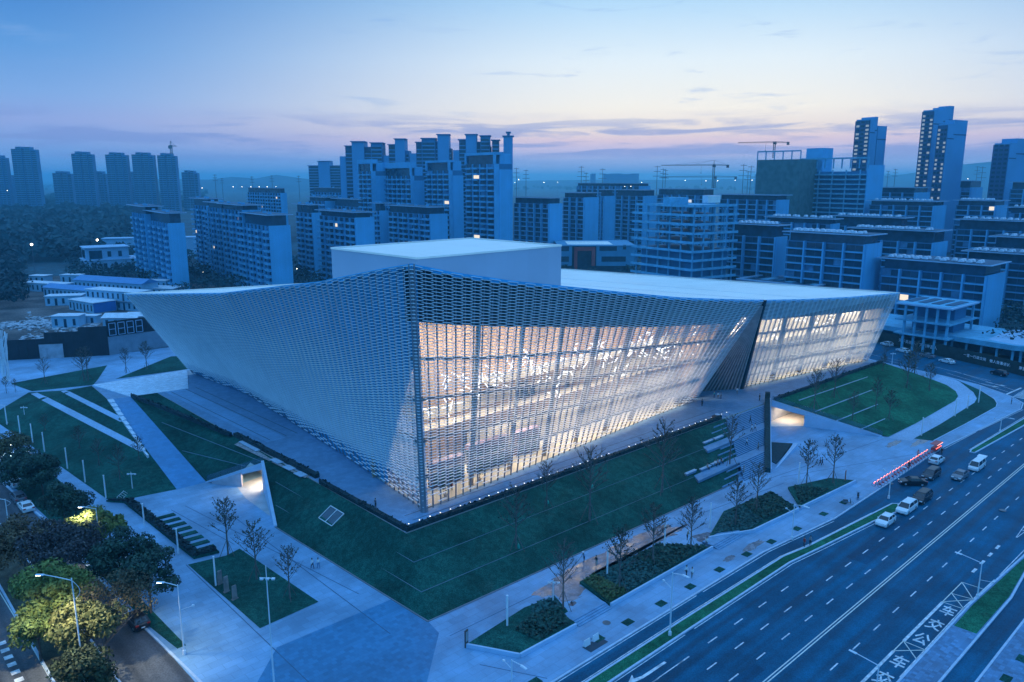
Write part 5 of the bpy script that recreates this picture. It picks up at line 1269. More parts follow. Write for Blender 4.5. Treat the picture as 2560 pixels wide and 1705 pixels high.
# ---- construction block with netting
cbk = empty('construction_block', tuple(AT(2001, 390, 520))[:2] + (0,), R(42)); tag(cbk, 'unfinished concrete block half wrapped in green netting under a crane', 'construction building')
Cp = AT(2001, 390, 520); hk = Cp.z
Lk = plan_len(Cp, (-math.sin(R(42)), math.cos(R(42))), 1893, hk)
obj('netted_part', MB().box(0, 24, 0, Lk, 0, hk - 2), mat('green_netting', (0.075, 0.145, 0.15), 0.9, 0.2, 0.3), cbk)
Cq = AT(2172, 392, 505); kb = empty('construction_block', (Cq.x, Cq.y, 0), R(36)); tag(kb, 'unfinished concrete block with open floors beside the green netting', 'construction building')
Lq = plan_len(Cq, (-math.sin(R(36)), math.cos(R(36))), 2003, Cq.z); Lr_ = plan_len(Cq, (math.cos(R(36)), math.sin(R(36))), 2213, Cq.z)
obj('core_wall', MB().box(3, Lr_, .5, Lq, 0, Cq.z - 9), M_APT, kb); obj('end_wall', MB().box(0, Lr_, -.3, .4, 0, Cq.z - 5), M_END, kb)
for f in range(int((Cq.z - 8) / 3.1)): obj('floor_slab', MB().box(-.6, 4, .5, Lq, f * 3.1 + 2.4, f * 3.1 + 3.3), M_CONCR, kb)
for k in range(9): obj('frame_post', MB().box(.2, .9, Lq * k / 8 - .3, Lq * k / 8 + .4, Cq.z - 7, Cq.z - 1), M_CONCR, kb)
for k in range(5): obj('front_column', MB().box(-.3, .6, Lq * (k + .5) / 5 - .3, Lq * (k + .5) / 5 + .3, 0, Cq.z - 8), M_CONCR, kb)
obj('roof_beam', MB().box(-.3, 1.4, 0, Lq, Cq.z - 1, Cq.z), M_CONCR, kb)
P = AT(1985, 366, 530); Q = AT(2042, 366, 530)
obj('stair_core', MB().box(4, 16, Lq * .72, Lq * .98, 0, AT(2020, 368, 525).z), M_APT2, kb)
for k in range(6): obj('frame_post', MB().box(.2, .8, Lk * k / 5 - .3, Lk * k / 5 + .3, hk - 2, hk + 3), M_CONCR, cbk)
obj('roof_beam', MB().box(0, 1, 0, Lk, hk + 3, hk + 3.9), M_CONCR, cbk)
# ---- concrete skeleton office building
Cs = AT(1737, 515, 322); ths = R(34); sk_ = empty('skeleton_building', (Cs.x, Cs.y, 0), ths); tag(sk_, 'bare concrete skeleton of an eleven storey building behind the museum roof', 'building')
La = plan_len(Cs, (-math.sin(ths), math.cos(ths)), 1592, Cs.z); Lb = plan_len(Cs, (math.cos(ths), math.sin(ths)), 1841, Cs.z)
fh = 3.75; nfl = int(Cs.z / fh)
for f in range(nfl + 1):
    z = Cs.z - f * fh; 
    if z < 1: break
    pr = 1.0 if f else .4
    o = obj('floor_slab', MB().box(-pr, Lb, -pr, La, z - .45, z), M_CONCR, sk_)
    obj('edge_beam', MB().box(-pr - .15, -pr - .003, -pr - .15, La + (1.6 if f else 0), z - .62, z + .42), M_CONCR, o); obj('edge_beam', MB().box(-pr - .15, Lb + (.8 if f else 0), -pr - .15, -pr - .003, z - .62, z + .42), M_CONCR, o)
    if f >= 5: obj('infill_wall', MB().box(2.0, Lb - 2, 2.0, La - 2, z - fh, z - .45), M_APT, sk_)
nca = 6
for i in range(nca):
    for j in range(5):
        if i not in (0, nca - 1) and j not in (0, 4) and (i + j) % 2: continue
        x, y = .3 + (Lb - .9) * j / 4, .3 + (La - .9) * i / (nca - 1)
        obj('column', MB().box(x, x + .6, y, y + .6, 0, Cs.z - .45), M_CONCR, sk_)
tank = obj('water_tank', MB().box(Lb * .45, Lb * .75, La * .1, La * .1 + 3, Cs.z + 1.0, Cs.z + 4.0), M_SOLAR, sk_)
obj('stair_house', MB().box(Lb * .1, Lb * .35, La * .35, La * .6, Cs.z, Cs.z + 3.2), M_CONCR, sk_)
for i in range(4):
    for j in range(4): obj('tank_panel', MB().box(Lb * .45 + (Lb * .3) * i / 4 + .1, Lb * .45 + (Lb * .3) * (i + 1) / 4 - .1, La * .1 - .06, La * .1 - .002, Cs.z + 1.08 + j * .72, Cs.z + 1.66 + j * .72), M_ROOFW, tank)
# ---- low civic building with a red portal
a, b = AT(1398, 618, 470), AT(1588, 606, 470); wv = (b - a).length; hc = a.z + .6
cv = empty('civic_building', (a.x, a.y, 0), math.atan2(b.y - a.y, b.x - a.x)); tag(cv, 'low grey civic building with a red portal frame', 'building')
M_CIV = mat('civic_wall', (0.06, 0.25, 0.40), 0.75, 0.08, 0.2)
obj('wall', MB().box(0, wv * .17, 0, 40, 4, hc), M_CIV, cv); obj('wall', MB().box(wv * .49, wv, 0, 40, 4, hc), M_CIV, cv)
obj('recess', MB().box(wv * .17 + .01, wv * .49 - .01, 3, 39, 0, hc - .3), M_WIN, cv); obj('ground_floor', MB().box(.5, wv - 1, 1.2, 38, 0, 4), M_WIN, cv)
M_RED = mat('red_frame', (0.36, 0.055, 0.055), 0.6, 0.08, 0.4)
rf_ = obj('red_portal', MB().box(wv * .20, wv * .24, -.8, 1.6, 0, 13.2), M_RED, cv); obj('portal_side', MB().box(wv * .43, wv * .475, -.8, 1.6, 4.2, 13.2), M_RED, rf_); obj('portal_lintel', MB().box(wv * .20, wv * .475, -.8, 1.6, 13.2, 15.4), M_RED, rf_)
for (f, t, z0, z1) in ((.02, .13, 13, 16.4), (.01, .13, 6.5, 9.8), (.53, .76, 13.2, 16.2), (.56, .88, 6.6, 9.8), (.84, .88, 14, 16.8)): obj('window', MB().box(wv * f, wv * t, -.1, .02, z0, z1), M_WIN, cv)
obj('roof', MB().prism([(-1, -.4), (wv + .6, -.4), (wv + .6, 41), (-1, 41)], hc, hc + .5), M_CIV, cv); obj('roof_pale', MB().box(wv * .12, wv * .72, 6, 30, hc + .5, hc + .62), M_ROOFW, cv)
# ---- white villa by the wood
Cv_ = AT(212, 622, 470); vil = empty('white_villa', (Cv_.x, Cv_.y, 0), R(35)); tag(vil, 'pale three storey villa with terraces at the edge of the wood', 'villa')
M_VIL = mat('villa_render', (0.26, 0.46, 0.64), 0.75, 0.06, 0.3); hv = Cv_.z
obj('upper_floor', MB().box(0, 24, 0, 18, hv * .48, hv), M_VIL, vil); obj('lower_floor', MB().box(-1, 36, -2, 20, 0, hv * .48), M_VIL, vil)
obj('roof', MB().box(-.8, 24.8, -.8, 18.8, hv, hv + .5), M_ROOFP, vil); obj('terrace_edge', MB().box(-1.4, 36.4, -2.4, 20.4, hv * .48, hv * .48 + .5), M_ROOFP, vil)
for (x0, x1, z0, z1) in ((2, 9, .55, .9), (12, 14, .62, .85), (18, 20, .62, .85)): obj('window', MB().box(x0, x1, -.15, .01, hv * z0, hv * z1), M_WIN, vil)
for (y0, y1, z0, z1) in ((2, 15, .56, .92),): obj('window', MB().box(-.15, .01, y0, y1, hv * z0, hv * z1), M_WIN, vil)
for (y0, y1) in ((0, 8), (10, 17)): obj('window', MB().box(-1.15, -.99, y0, y1, hv * .08, hv * .4), M_WIN, vil)
for x in (3, 9, 15, 22, 28): obj('window', MB().box(x, x + 2, -2.15, -1.99, hv * .1, hv * .36), M_WIN, vil)
# long low shed behind the villa
p = AT(255, 598, 560); shed = empty('long_shed', (p.x, p.y, 0), R(14)); tag(shed, 'long low pale shed beyond the villa roof', 'shed')
obj('wall', MB().box(0, 66, 0, 12, 0, p.z), M_VIL, shed); obj('roof', MB().box(-.6, 66.6, -.6, 12.6, p.z, p.z + .5), M_ROOFP, shed)
# ---- flat pavilion and concrete frame beside the museum
p0, p1, p2 = AT(2029, 717, 305), AT(1844, 689, 345), AT(2096, 709, 318)
pav = empty('flat_pavilion', (p0.x, p0.y, 0), R(42)); tag(pav, 'low pavilion with a white rimmed flat roof behind the museum roof edge', 'pavilion')
Lp, Lq2 = plan_len(p0, (-math.sin(R(42)), math.cos(R(42))), 1844, p0.z), plan_len(p0, (math.cos(R(42)), math.sin(R(42))), 2096, p0.z)
hp = p0.z; obj('wall', MB().box(1, Lq2, 1, Lp, 0, hp - .6), M_APT, pav)
rf2 = obj('roof', MB().box(-.5, Lq2 + .5, -.5, Lp + .5, hp - .6, hp - .2), M_ROOFD, pav)
for (x0, x1, y0, y1) in ((-.5, .5, -.5, Lp + .5), (Lq2 - .5, Lq2 + .5, -.5, Lp + .5), (.5, Lq2 - .5, -.5, .5), (.5, Lq2 - .5, Lp - .5, Lp + .5)): obj('roof_rim', MB().box(x0, x1, y0, y1, hp - .19, hp + .3), M_ROOFP, rf2)
for k in range(6): obj('roof_hatch', MB().box(Lq2 * .3, Lq2 * .7, Lp * (k + .2) / 6, Lp * (k + .75) / 6, hp - .19, hp + .05), M_WIN if k % 2 else M_CONCR, rf2)
p0 = AT(2377, 771, 243); cf = empty('concrete_frame_building', (p0.x, p0.y, 0), R(40)); tag(cf, 'unfinished concrete frame pavilion with white roof rim beyond the museum tip', 'building')
La, Lb = plan_len(p0, (-math.sin(R(40)), math.cos(R(40))), 2243, p0.z), plan_len(p0, (math.cos(R(40)), math.sin(R(40))), 2441, p0.z); hp = p0.z
rf3 = obj('roof', MB().box(-.8, Lb + .8, -.8, La, hp - .5, hp), M_ROOFP, cf); obj('roof_deck', MB().box(0, Lb, 0, La, hp, hp + .1), M_CONCR, rf3)
for k in range(4): obj('roof_hatch', MB().box(Lb * .2, Lb * .8, La * (k + .2) / 4, La * (k + .8) / 4, hp + .1, hp + .3), M_ROOFD, rf3)
for zz in (hp * .66, hp * .36): obj('floor_slab', MB().box(-.6, Lb + .6, -.6, La, zz - .5, zz), M_CONCR, cf)
for i in range(5):
    for x in (.2, Lb - .8): obj('column', MB().box(x, x + .6, La * i / 5 + .2, La * i / 5 + .9, 0, hp - .5), M_CONCR, cf)
obj('core_wall', MB().box(Lb * .45, Lb * .9, 2, La * .9, 0, hp - .5), M_APT, cf)
# concrete deck over columns along the street
dk = empty('concrete_deck', (0, 0, 0)); dk.matrix_local = UN.copy(); tag(dk, 'raised concrete deck on columns behind the slogan hoarding', 'deck')
deck = [(203, 74), (199, 40), (196.5, 22), (199, 14), (206, 8), (224, 14), (228, 74)]
obj('slab', MB().prism(list(reversed(deck)), 4.6, 6.2), M_CONCR, dk); obj('deck_top', MB().prism([(226, 15), (226, 30), (201, 30), (198, 22), (200.5, 15.5), (206.5, 9.5)], 6.2, 6.26), M_ROOFP, dk)
for a, b in zip(deck[:5], deck[1:5]):
    for k in range(4):
        q = (a[0] + (b[0] - a[0]) * k / 4 + 1.4, a[1] + (b[1] - a[1]) * k / 4); obj('column', MB().box(q[0], q[0] + .6, q[1] - .3, q[1] + .3, -.2, 4.6), M_CONCR, dk)
obj('back_wall', MB().box(212, 214, 16, 72, -.2, 4.58), M_APT, dk)
# ---- hoarding with slogans along the cross street
ho_ = empty('slogan_hoarding'); ho_.matrix_local = UN.copy(); tag(ho_, 'long dark green hoarding with white slogan characters along the cross street', 'hoarding')
M_HOARD = mat('hoarding_green', (0.012, 0.030, 0.030), 0.7, 0.3, 0.8)
hp_ = [(205, 72), (200.4, 56), (195.6, 42), (192.4, 33.5), (190.2, 27.5), (185.4, 17.2), (176, -2)]
for a, b in zip(hp_, hp_[1:]):
    A, B = Vector((a[0], a[1], -.2)), Vector((b[0], b[1], -.2)); n = max(1, int((B - A).length / 3))
    for k in range(n):
        p, q = A.lerp(B, k / n), A.lerp(B, (k + .985) / n); obj('panel', MB().bar(p + Vector((0, 0, 1.9)), q + Vector((0, 0, 1.9)), .15, 3.8), M_HOARD, ho_)
M_HTXT = mat('slogan_white', (0.80, 0.84, 0.90), 0.6)
def slogan(text, p, q):
    A, B = Vector((p[0], p[1], 1.95)), Vector((q[0], q[1], 1.95)); d = (B - A).normalized(); nrm = Vector((d.y, -d.x, 0))
    if nrm.x > 0: nrm = -nrm
    rot = Matrix((d.to_4d(), Vector((0, 0, 1, 0)), (-nrm).to_4d(), (0, 0, 0, 1))).transposed()
    rot = Matrix(((d.x, 0, nrm.x, 0), (d.y, 0, nrm.y, 0), (0, 1, 0, 0), (0, 0, 0, 1)))
    for i, ch in enumerate(text):
        if ch == ' ': continue
        c = A.lerp(B, (i + .5) / len(text)) + nrm * .1
        glyph(ch, (B - A).length / len(text) * .96, M_HTXT, ho_, Matrix.Translation(c) @ rot, 'character', .012)
slogan('天下英雄城 文明南昌人', (200.6, 56.6), (195.8, 42.6)); slogan('一言一行讲文明 做人做事讲城', (192.5, 33.8), (186.4, 19.3)); slogan('南昌是我家 卫生靠大家', (185.2, 16.8), (179.4, 4.9))
# ---- dark site hoarding, left
lh = empty('site_hoarding'); lh.matrix_local = UN.copy(); tag(lh, 'long stepped black hoarding with a pale gate along the left building site', 'hoarding')
M_BLACK = mat('black_hoarding', (0.010, 0.014, 0.020), 0.7, 0.3, 0.5)
xs = [(-31, 240.0, 5.6), (-16.6, 232.2, 8.3), (-9.5, 228, 9.6), (-2.4, 224.6, None)]
def seg(a, b, h, m, name='panel', n=4, z0=0, dn=0):
    A, B = Vector((*a, 0)), Vector((*b, 0))
    for k in range(n):
        p, q = A.lerp(B, k / n), A.lerp(B, (k + .99) / n); obj(name, MB().bar(p + Vector((0, dn, z0 + h / 2)), q + Vector((0, dn, z0 + h / 2)), .2, h), m, lh)
seg((-34, 241.8), (-18.5, 233.2), 6.4, M_BLACK, n=7); seg((-18.5, 233.2), (-9.8, 228.4), 8.3, M_BLACK, n=5); seg((-9.8, 228.4), (-2.4, 224.4), 9.6, M_BLACK, n=4)
seg((-2.4, 224.4), (16, 224.8), 6.0, mat('grey_hoarding', (0.20, 0.25, 0.30), 0.7, 0.1, 0.4), n=8); seg((-2.4, 224.6), (16, 225.0), 5.0, M_BLACK, n=8, z0=6.0)
seg((-20.2, 233.9), (-14.2, 230.6), 4.6, mat('gate_panel', (0.36, 0.36, 0.40), 0.7, 0.2, 0.5), 'gate', 3, 0, -.35)
for k in range(4):
    u = -1.9 + k * 2.75; fr = MB()
    for (x0, x1, z0, z1) in ((0, 2.1, 6.4, 6.55), (0, 2.1, 8.35, 8.5), (0, 2.1, 10.3, 10.45), (0, .15, 6.4, 10.45), (1.95, 2.1, 6.4, 10.45)): fr.box(u + x0, u + x1, 224.0, 224.25, z0, z1)
    obj('white_frame', fr, M_ROOFP, lh)

# ---- site cabins and sheds on the building site, left
struct(sheet('building_site', [(-60, 250, .01), (-28, 240, .01), (-2, 226, .01), (40, 226, .01), (110, 300, .01), (60, 470, .01), (-90, 470, .01)], M_SOIL))
M_CABW = mat('cabin_panel', (0.24, 0.44, 0.60), 0.65, 0.08, 0.5); M_BLUE = mat('blue_sheet_roof', (0.05, 0.22, 0.46), 0.5, 0.08, 0.4); M_CABR = mat('cabin_roof', (0.60, 0.64, 0.70), 0.6, 0.12, 0.6); M_BLUEW = mat('blue_tarp', (0.02, 0.14, 0.42), 0.6, 0.1, 0.4)
def cabin(px, py, L, D, h, rz, roof, label, gable=False, storeys=1, endm=None, lit=False):
    p = G(px, py, 0); c = empty('site_cabin', (p.x, p.y, 0), R(rz)); tag(c, label, 'cabin', 'cabins on the building site')
    obj('wall', MB().box(0, L, 0, D, 0, h), M_CABW, c)
    if gable: obj('roof', MB().hexa([(-.4, -.5, h), (L + .4, -.5, h), (L + .4, D + .5, h), (-.4, D + .5, h), (-.4, D * .48, h + D * .2), (L + .4, D * .48, h + D * .2), (L + .4, D * .52, h + D * .2), (-.4, D * .52, h + D * .2)]), roof, c)
    else: obj('roof', MB().box(-.3, L + .3, -.3, D + .3, h, h + .25), roof, c)
    for s in range(storeys):
        n = max(1, int(L / 2.8)); hs = h / storeys
        for k in range(n):
            x = L * (k + .5) / n; m = M_LIT if (lit and k == n - 1) else M_WIN
            obj('door' if k % 3 == 1 else 'window', MB().box(x - .5, x + .5, -.06, .0, s * hs + (.1 if k % 3 == 1 else .9), s * hs + hs * .78), m, c)
        if s: obj('walkway', MB().box(0, L, -1.1, -.07, s * hs - .1, s * hs + .05), M_MULL, c)
    if endm: obj('end_tarp', MB().box(L + .004, L + .1, .2, D - .2, .2, h - .1), endm, c)
    return c
def zg(x, y): return (.18684 * x, 680 + .18684 * y)
cabin(*zg(300, 250), 27, 7, 4.2, -18, M_CABR, 'long white roofed site cabin farthest left on the site')
cabin(*zg(590, 330), 42, 8, 4.6, -24, M_BLUE, 'long blue roofed shed in front of the white roofed cabin', True)
cabin(*zg(1000, 260), 46, 10, 6.0, -22, M_BLUE, 'long tall blue roofed shed at the back of the site', True)
cabin(*zg(610, 455), 15, 7, 4.2, 12, M_CABR, 'small white cabin left of the two storey cabins')
cabin(*zg(930, 500), 20, 10, 4.4, -34, M_CABR, 'white roofed cabin with blue tarpaulin end', endm=M_BLUEW)
cabin(*zg(1165, 470), 30, 8, 8.0, -22, M_CABR, 'two storey row of site cabins with a gallery', storeys=2)
cabin(*zg(700, 748), 10, 6, 4.4, 4, M_CABR, 'small grey shed alone in front of the rubble')
cabin(*zg(1380, 745), 13, 7, 3.8, 2, M_CABR, 'gabled site hut with a lit doorway near the black hoarding', True, lit=True)
cabin(*zg(1700, 735), 11, 6, 4.2, 4, M_CABR, 'site hut with a lit window closest to the museum tip', True, lit=True)
cabin(*zg(385, 150), 10, 6, 4, -8, M_CABR, 'tiny white hut behind the long white roofed cabin'); cabin(*zg(815, 165), 11, 6, 5, -6, M_CABR, 'tiny white hut between the blue roofed sheds'); cabin(*zg(1945, 235), 12, 6, 4.6, -8, M_CABR, 'tiny pale hut beyond the museum tip near the street trees')
cabin(*zg(1055, 700), 7, 4, 3.2, 2, M_CABR, 'dark low container between the shed and the gabled hut')
cabin(*zg(1690, 290), 26, 10, 3, -12, M_CABR, 'flat white canopy roof just behind the museum tip')
rr = random.Random(4); rub = MB()
for _ in range(900):
    x, y = (rr.uniform(350, 1300), rr.gauss(690, 45)) if rr.random() < .6 else ((rr.uniform(0, 330), rr.gauss(725, 22)) if rr.random() < .5 else (rr.uniform(250, 1450), rr.gauss(900, 40)))
    p = G(*zg(max(0, x), y), 0); s = rr.uniform(.15, .7)
    rub.hexa([p + Vector((rr.uniform(-s, s) + dx * s, rr.uniform(-s, s) + dy * s, dz * s * .8)) for dz in (0, 1) for dx, dy in ((-1, -1), (1, -1), (1, 1), (-1, 1))])
stuff(obj('rubble', rub, mat('rubble', (0.38, 0.40, 0.44), 0.9, 0.4, 0.7)))

# ---- tower cranes
M_CRANE = mat('crane_steel', (0.10, 0.09, 0.09), 0.6, 0.2, 0.5)
def crane(px, ybase, ytop, Yd, jl, jr, label, th, peak=False):
    b, t = AT(px, ybase, Yd), AT(px, ytop, Yd); c = empty('tower_crane', (b.x, b.y, b.z), th); tag(c, label, 'crane', 'tower cranes')
    h = t.z - b.z; w = max(1.1, Yd * .0022); s = Yd * .00035
    mast = MB(); n = int(h / (w * 1.2)) + 1
    for x, y in ((-w / 2, -w / 2), (w / 2, -w / 2), (w / 2, w / 2), (-w / 2, w / 2)): mast.bar((x, y, 0), (x, y, h), s, s)
    for k in range(n):
        z0, z1 = h * k / n, h * (k + 1) / n
        for (p, q) in (((-w / 2, -w / 2), (w / 2, -w / 2)), ((w / 2, -w / 2), (w / 2, w / 2)), ((w / 2, w / 2), (-w / 2, w / 2)), ((-w / 2, w / 2), (-w / 2, -w / 2))): mast.bar((*p, z0), (*q, z1), s * .7, s * .7)
    obj('mast', mast, M_CRANE, c)
    def boom(L, name):
        m = MB(); sg = 1 if L > 0 else -1; k = max(3, int(abs(L) / (w * 1.1)))
        for y in (-w * .35, w * .35): m.bar((0, y, h), (L, y, h), s, s)
        m.bar((0, 0, h + w * .8), (L, 0, h + w * .35), s, s)
        for i in range(k):
            x0, x1 = L * i / k, L * (i + 1) / k; z0 = h + w * (.8 - .45 * (i + .5) / k)
            m.bar((x0, -w * .35, h), ((x0 + x1) / 2, 0, z0), s * .6, s * .6); m.bar(((x0 + x1) / 2, 0, z0), (x1, w * .35, h), s * .6, s * .6)
        obj(name, m, M_CRANE, c)
    boom(jl, 'jib'); boom(jr, 'counter_jib')
    sg = 1 if jr > 0 else -1
    obj('counterweight', MB().box(min(jr, jr - sg * w * 1.3), max(jr, jr - sg * w * 1.3), -w * .5, w * .5, h - w * 1.2, h + w * .4), M_CRANE, c)
    obj('cab', MB().box(-w * .9, w * .9, -w * .9, -w * .2, h - w * .9, h + w * .5), M_CRANE, c)
    if peak:
        m = MB(); m.bar((0, 0, h), (0, 0, h + w * 3), s * 1.6, s * 1.6); m.bar((0, 0, h + w * 3), (jl * .75, 0, h + w * .5), s * .5, s * .5); m.bar((0, 0, h + w * 3), (jr * .9, 0, h + w * .4), s * .5, s * .5); m.bar((0, 0, h + w * 3), (jl * .4, 0, h + w * .6), s * .5, s * .5); obj('pendant_frame', m, M_CRANE, c)
    obj('hook_line', MB().bar((jl * .24, 0, h), (jl * .24, 0, h - w * 4), s * .5, s * .5).box(jl * .24 - w * .2, jl * .24 + w * .2, -w * .2, w * .2, h - w * 4.4, h - w * 4), M_CRANE, c)
    return c
crane(1934, 395, 357, 560, -25, 10, 'flat topped tower crane on the netted construction', R(-6))
crane(1782, 470, 414, 700, -46, 13, 'peaked tower crane standing left of the netted construction', R(-4), True)
crane(1786, 470, 443, 1100, -75, 30, 'low distant crane jib below the peaked crane', R(-3))
crane(429, 384, 366, 1290, 9, -4, 'tiny crane on top of a far skyline tower', 0, True)
# ---- power line poles on the horizon
M_POLE = mat('pylon_steel', (0.10, 0.11, 0.14), 0.7)
for i, (px, y0, y1, Yd) in enumerate(((538, 452, 436, 1500), (555, 452, 445, 1700), (630, 452, 441, 1500), (680, 452, 438, 1500), (747, 452, 439, 1500), (390, 462, 440, 1300), (1291, 462, 419, 1100), (1315, 460, 424, 1150), (1453, 456, 415, 1000), (1465, 456, 431, 1200), (1506, 455, 421, 1000), (1642, 456, 414, 1000), (1657, 455, 421, 1100), (1663, 455, 424, 1200), (1857, 455, 410, 900), (1869, 455, 427, 1100), (1876, 455, 414, 900), (2453, 452, 416, 900), (2441, 445, 415, 1400), (2237, 446, 422, 1500), (2219, 446, 427, 1700))):
    b, t = AT(px, y0, Yd), AT(px, y1, Yd); h = t.z; c = empty('power_pole', (b.x, b.y, 0), 0); s = Yd * .00055
    tag(c, 'thin power line pole on the horizon, %s in a count from one end' % nth(i), 'pylon', 'power line poles on the horizon')
    obj('shaft', MB().tube((0, 0, 0), (0, 0, h), s, s * .6, 5), M_POLE, c)
    for k, f in enumerate((.98, .90, .82)): obj('cross_arm', MB().box(-h * (.05 + .012 * k), h * (.05 + .012 * k), -s * .5, s * .5, h * f - s * .5, h * f + s * .5), M_POLE, c)
# ---- far hills
def ridge(name, pts, Yd, m):
    mb = MB()
    for (xa, ya), (xb, yb) in zip(pts, pts[1:]):
        a, b = AT(xa, ya, Yd), AT(xb, yb, Yd); a2, b2 = a + Vector((0, 900, -a.z)), b + Vector((0, 900, -b.z)); a0, b0 = a + Vector((0, -700, -a.z)), b + Vector((0, -700, -b.z))
        mb.poly([a0, b0, b, a]); mb.poly([a, b, b2, a2])
    struct(smooth(obj(name, mb, m)))
M_HILL = mat('hill_wood', (0.003, 0.05, 0.09), 0.95, 0.4, 0.004)
ridge('hills', [(330, 452), (420, 447), (520, 449), (580, 442), (640, 446), (690, 437), (735, 443), (790, 450), (900, 452)], 4200, M_HILL)
ridge('hills', [(1900, 452), (2060, 447), (2160, 440), (2260, 436), (2330, 424), (2400, 412), (2470, 405), (2560, 396), (2680, 410)], 4600, M_HILL)
ridge('hills', [(1290, 452), (1500, 449), (1700, 450), (1850, 447), (2000, 452)], 5200, M_HILL)

# ---- woods and town trees (masses nobody could count)
def woods(name, zones, m, seed, leaf=1.0):
    r = random.Random(seed); mb = MB()
    for (x0, x1, y0, y1, n, h0, h1) in zones:
        for _ in range(n):
            p = G(r.uniform(x0, x1), r.uniform(y0, y1), 0); hh = r.uniform(h0, h1); w = hh * r.uniform(.42, .62)
            sc_ = leaf * max(.7, min(2.6, p.y / 420)); ncl = 26
            for k in range(ncl):
                th, ph = r.uniform(0, 6.283), math.acos(r.uniform(-.25, 1)); rad = r.uniform(.65, 1.0)
                c = p + Vector((math.cos(th) * math.sin(ph) * w * rad, math.sin(th) * math.sin(ph) * w * rad, hh * .5 + math.cos(ph) * hh * .5 * rad))
                nrm = (c - p - Vector((0, 0, hh * .35))).normalized() + Vector((r.gauss(0, .45), r.gauss(0, .45), r.gauss(0, .45)))
                nrm.normalize(); a = nrm.orthogonal().normalized(); b = nrm.cross(a); tt = r.uniform(0, 6.28); s = r.uniform(.9, 1.7) * sc_ * (hh / 10)
                a2 = (a * math.cos(tt) + b * math.sin(tt)) * s; b2 = (b * math.cos(tt) - a * math.sin(tt)) * s
                mb.poly([c - a2, c - b2 * .8, c + a2, c + b2 * .8])
    return stuff(obj(name, mb, m))
M_WOODS = mat('wood_leaves', (0.004, 0.042, 0.062), 0.9, 0.6, 0.06, 4, col2=(0.010, 0.070, 0.085))
woods('woods', [(-40, 335, 492, 560, 900, 9, 15), (-40, 330, 560, 655, 620, 8, 13), (-40, 60, 650, 770, 120, 6, 10), (330, 520, 478, 520, 260, 9, 13)], M_WOODS, 1)
woods('woods', [(-40, 2620, 463, 476, 900, 10, 16), (-40, 2620, 456, 463, 500, 14, 22)], M_WOODS, 2, 1.4)
woods('woods', [(2240, 2320, 452, 470, 160, 10, 16)], M_WOODS, 5, 1.2)
M_TOWNTREE = mat('town_tree_leaves', (0.006, 0.048, 0.056), 0.9, 0.6, 0.15, 4)
woods('town_trees', [(440, 600, 640, 735, 130, 5, 8), (610, 840, 655, 720, 130, 5, 8), (170, 460, 650, 712, 150, 5, 9), (2180, 2420, 690, 750, 40, 5, 8), (2480, 2600, 730, 900, 90, 6, 10), (1900, 2300, 640, 720, 90, 5, 8), (1400, 1620, 640, 690, 60, 4, 6)], M_TOWNTREE, 3, .75)
# ---- far street lamps and lit spots
M_SPOT = emat('street_spot', (1.0, 0.86, 0.66), 12.0)
def far_lamp(px, py, Yd, r, label, pole=9):
    p = AT(px, py, Yd); c = empty('street_lamp', (p.x, p.y, 0)); tag(c, label, 'lamp', 'distant street lamps')
    obj('pole', MB().tube((0, 0, 0), (0, 0, p.z), r * .3, r * .2, 5), M_POLE, c); obj('lamp_head', MB().lathe([(r * .3, p.z - r), (r, p.z - r * .3), (r, p.z + r * .3), (r * .3, p.z + r)], 8), M_SPOT, c)
far_lamp(79, 611, 455, .62, 'bright street lamp on a tall white mast left of the villa'); far_lamp(243, 600, 500, .62, 'bright lamp above the villa roof')
for i, (px, py, Yd) in enumerate(((18, 476, 1250), (505, 470, 1100), (583, 467, 1200), (605, 467, 1200), (627, 467, 1200), (648, 467, 1200), (668, 467, 1200), (690, 467, 1200), (1287, 456, 900), (1297, 449, 900), (1360, 456, 1000), (1394, 456, 1000), (1562, 466, 720), (1577, 466, 720), (1604, 456, 900), (1713, 451, 900), (1765, 452, 900), (1794, 452, 900), (1838, 451, 900), (1880, 450, 900), (2420, 447, 900), (2190, 441, 1300))):
    far_lamp(px, py, Yd, Yd * .0003, 'small warm street lamp glowing near the horizon, %s from the picture left' % nth(i))
for i, (px, py) in enumerate(((477, 640), (472, 632), (492, 662), (508, 680), (536, 668), (500, 650), (731, 640), (748, 655), (742, 672), (756, 668), (735, 678), (1503, 590), (1525, 585), (1566, 588), (1433, 659), (1502, 660), (1547, 660))):
    p = G(px, py, 3); yy = p.y; q = AT(px, py, yy)
    far_lamp(px, py, yy, .17, 'small warm garden lamp among the apartment trees, %s from the wood side' % nth(i))

# ================================================================== SMALL THINGS
def zA(x, y): return (x * .36518, 800 + y * .36518)
def zB(x, y): return (x * .36518, 1135 + y * .36518)
def zC(x, y): return (850 + x * .36518, 1135 + y * .36518)
def zD(x, y): return (1700 + x * .36518, 1135 + y * .36518)
def zE(x, y): return (1700 + x * .36518, 720 + y * .36518)
def zF(x, y): return (2200 + x * .15306, 820 + y * .15306)
def hgt(q, ytop, zb=0.0):
    b = G(q[0], q[1], zb); return b, AT(q[0], ytop, b.y).z - zb

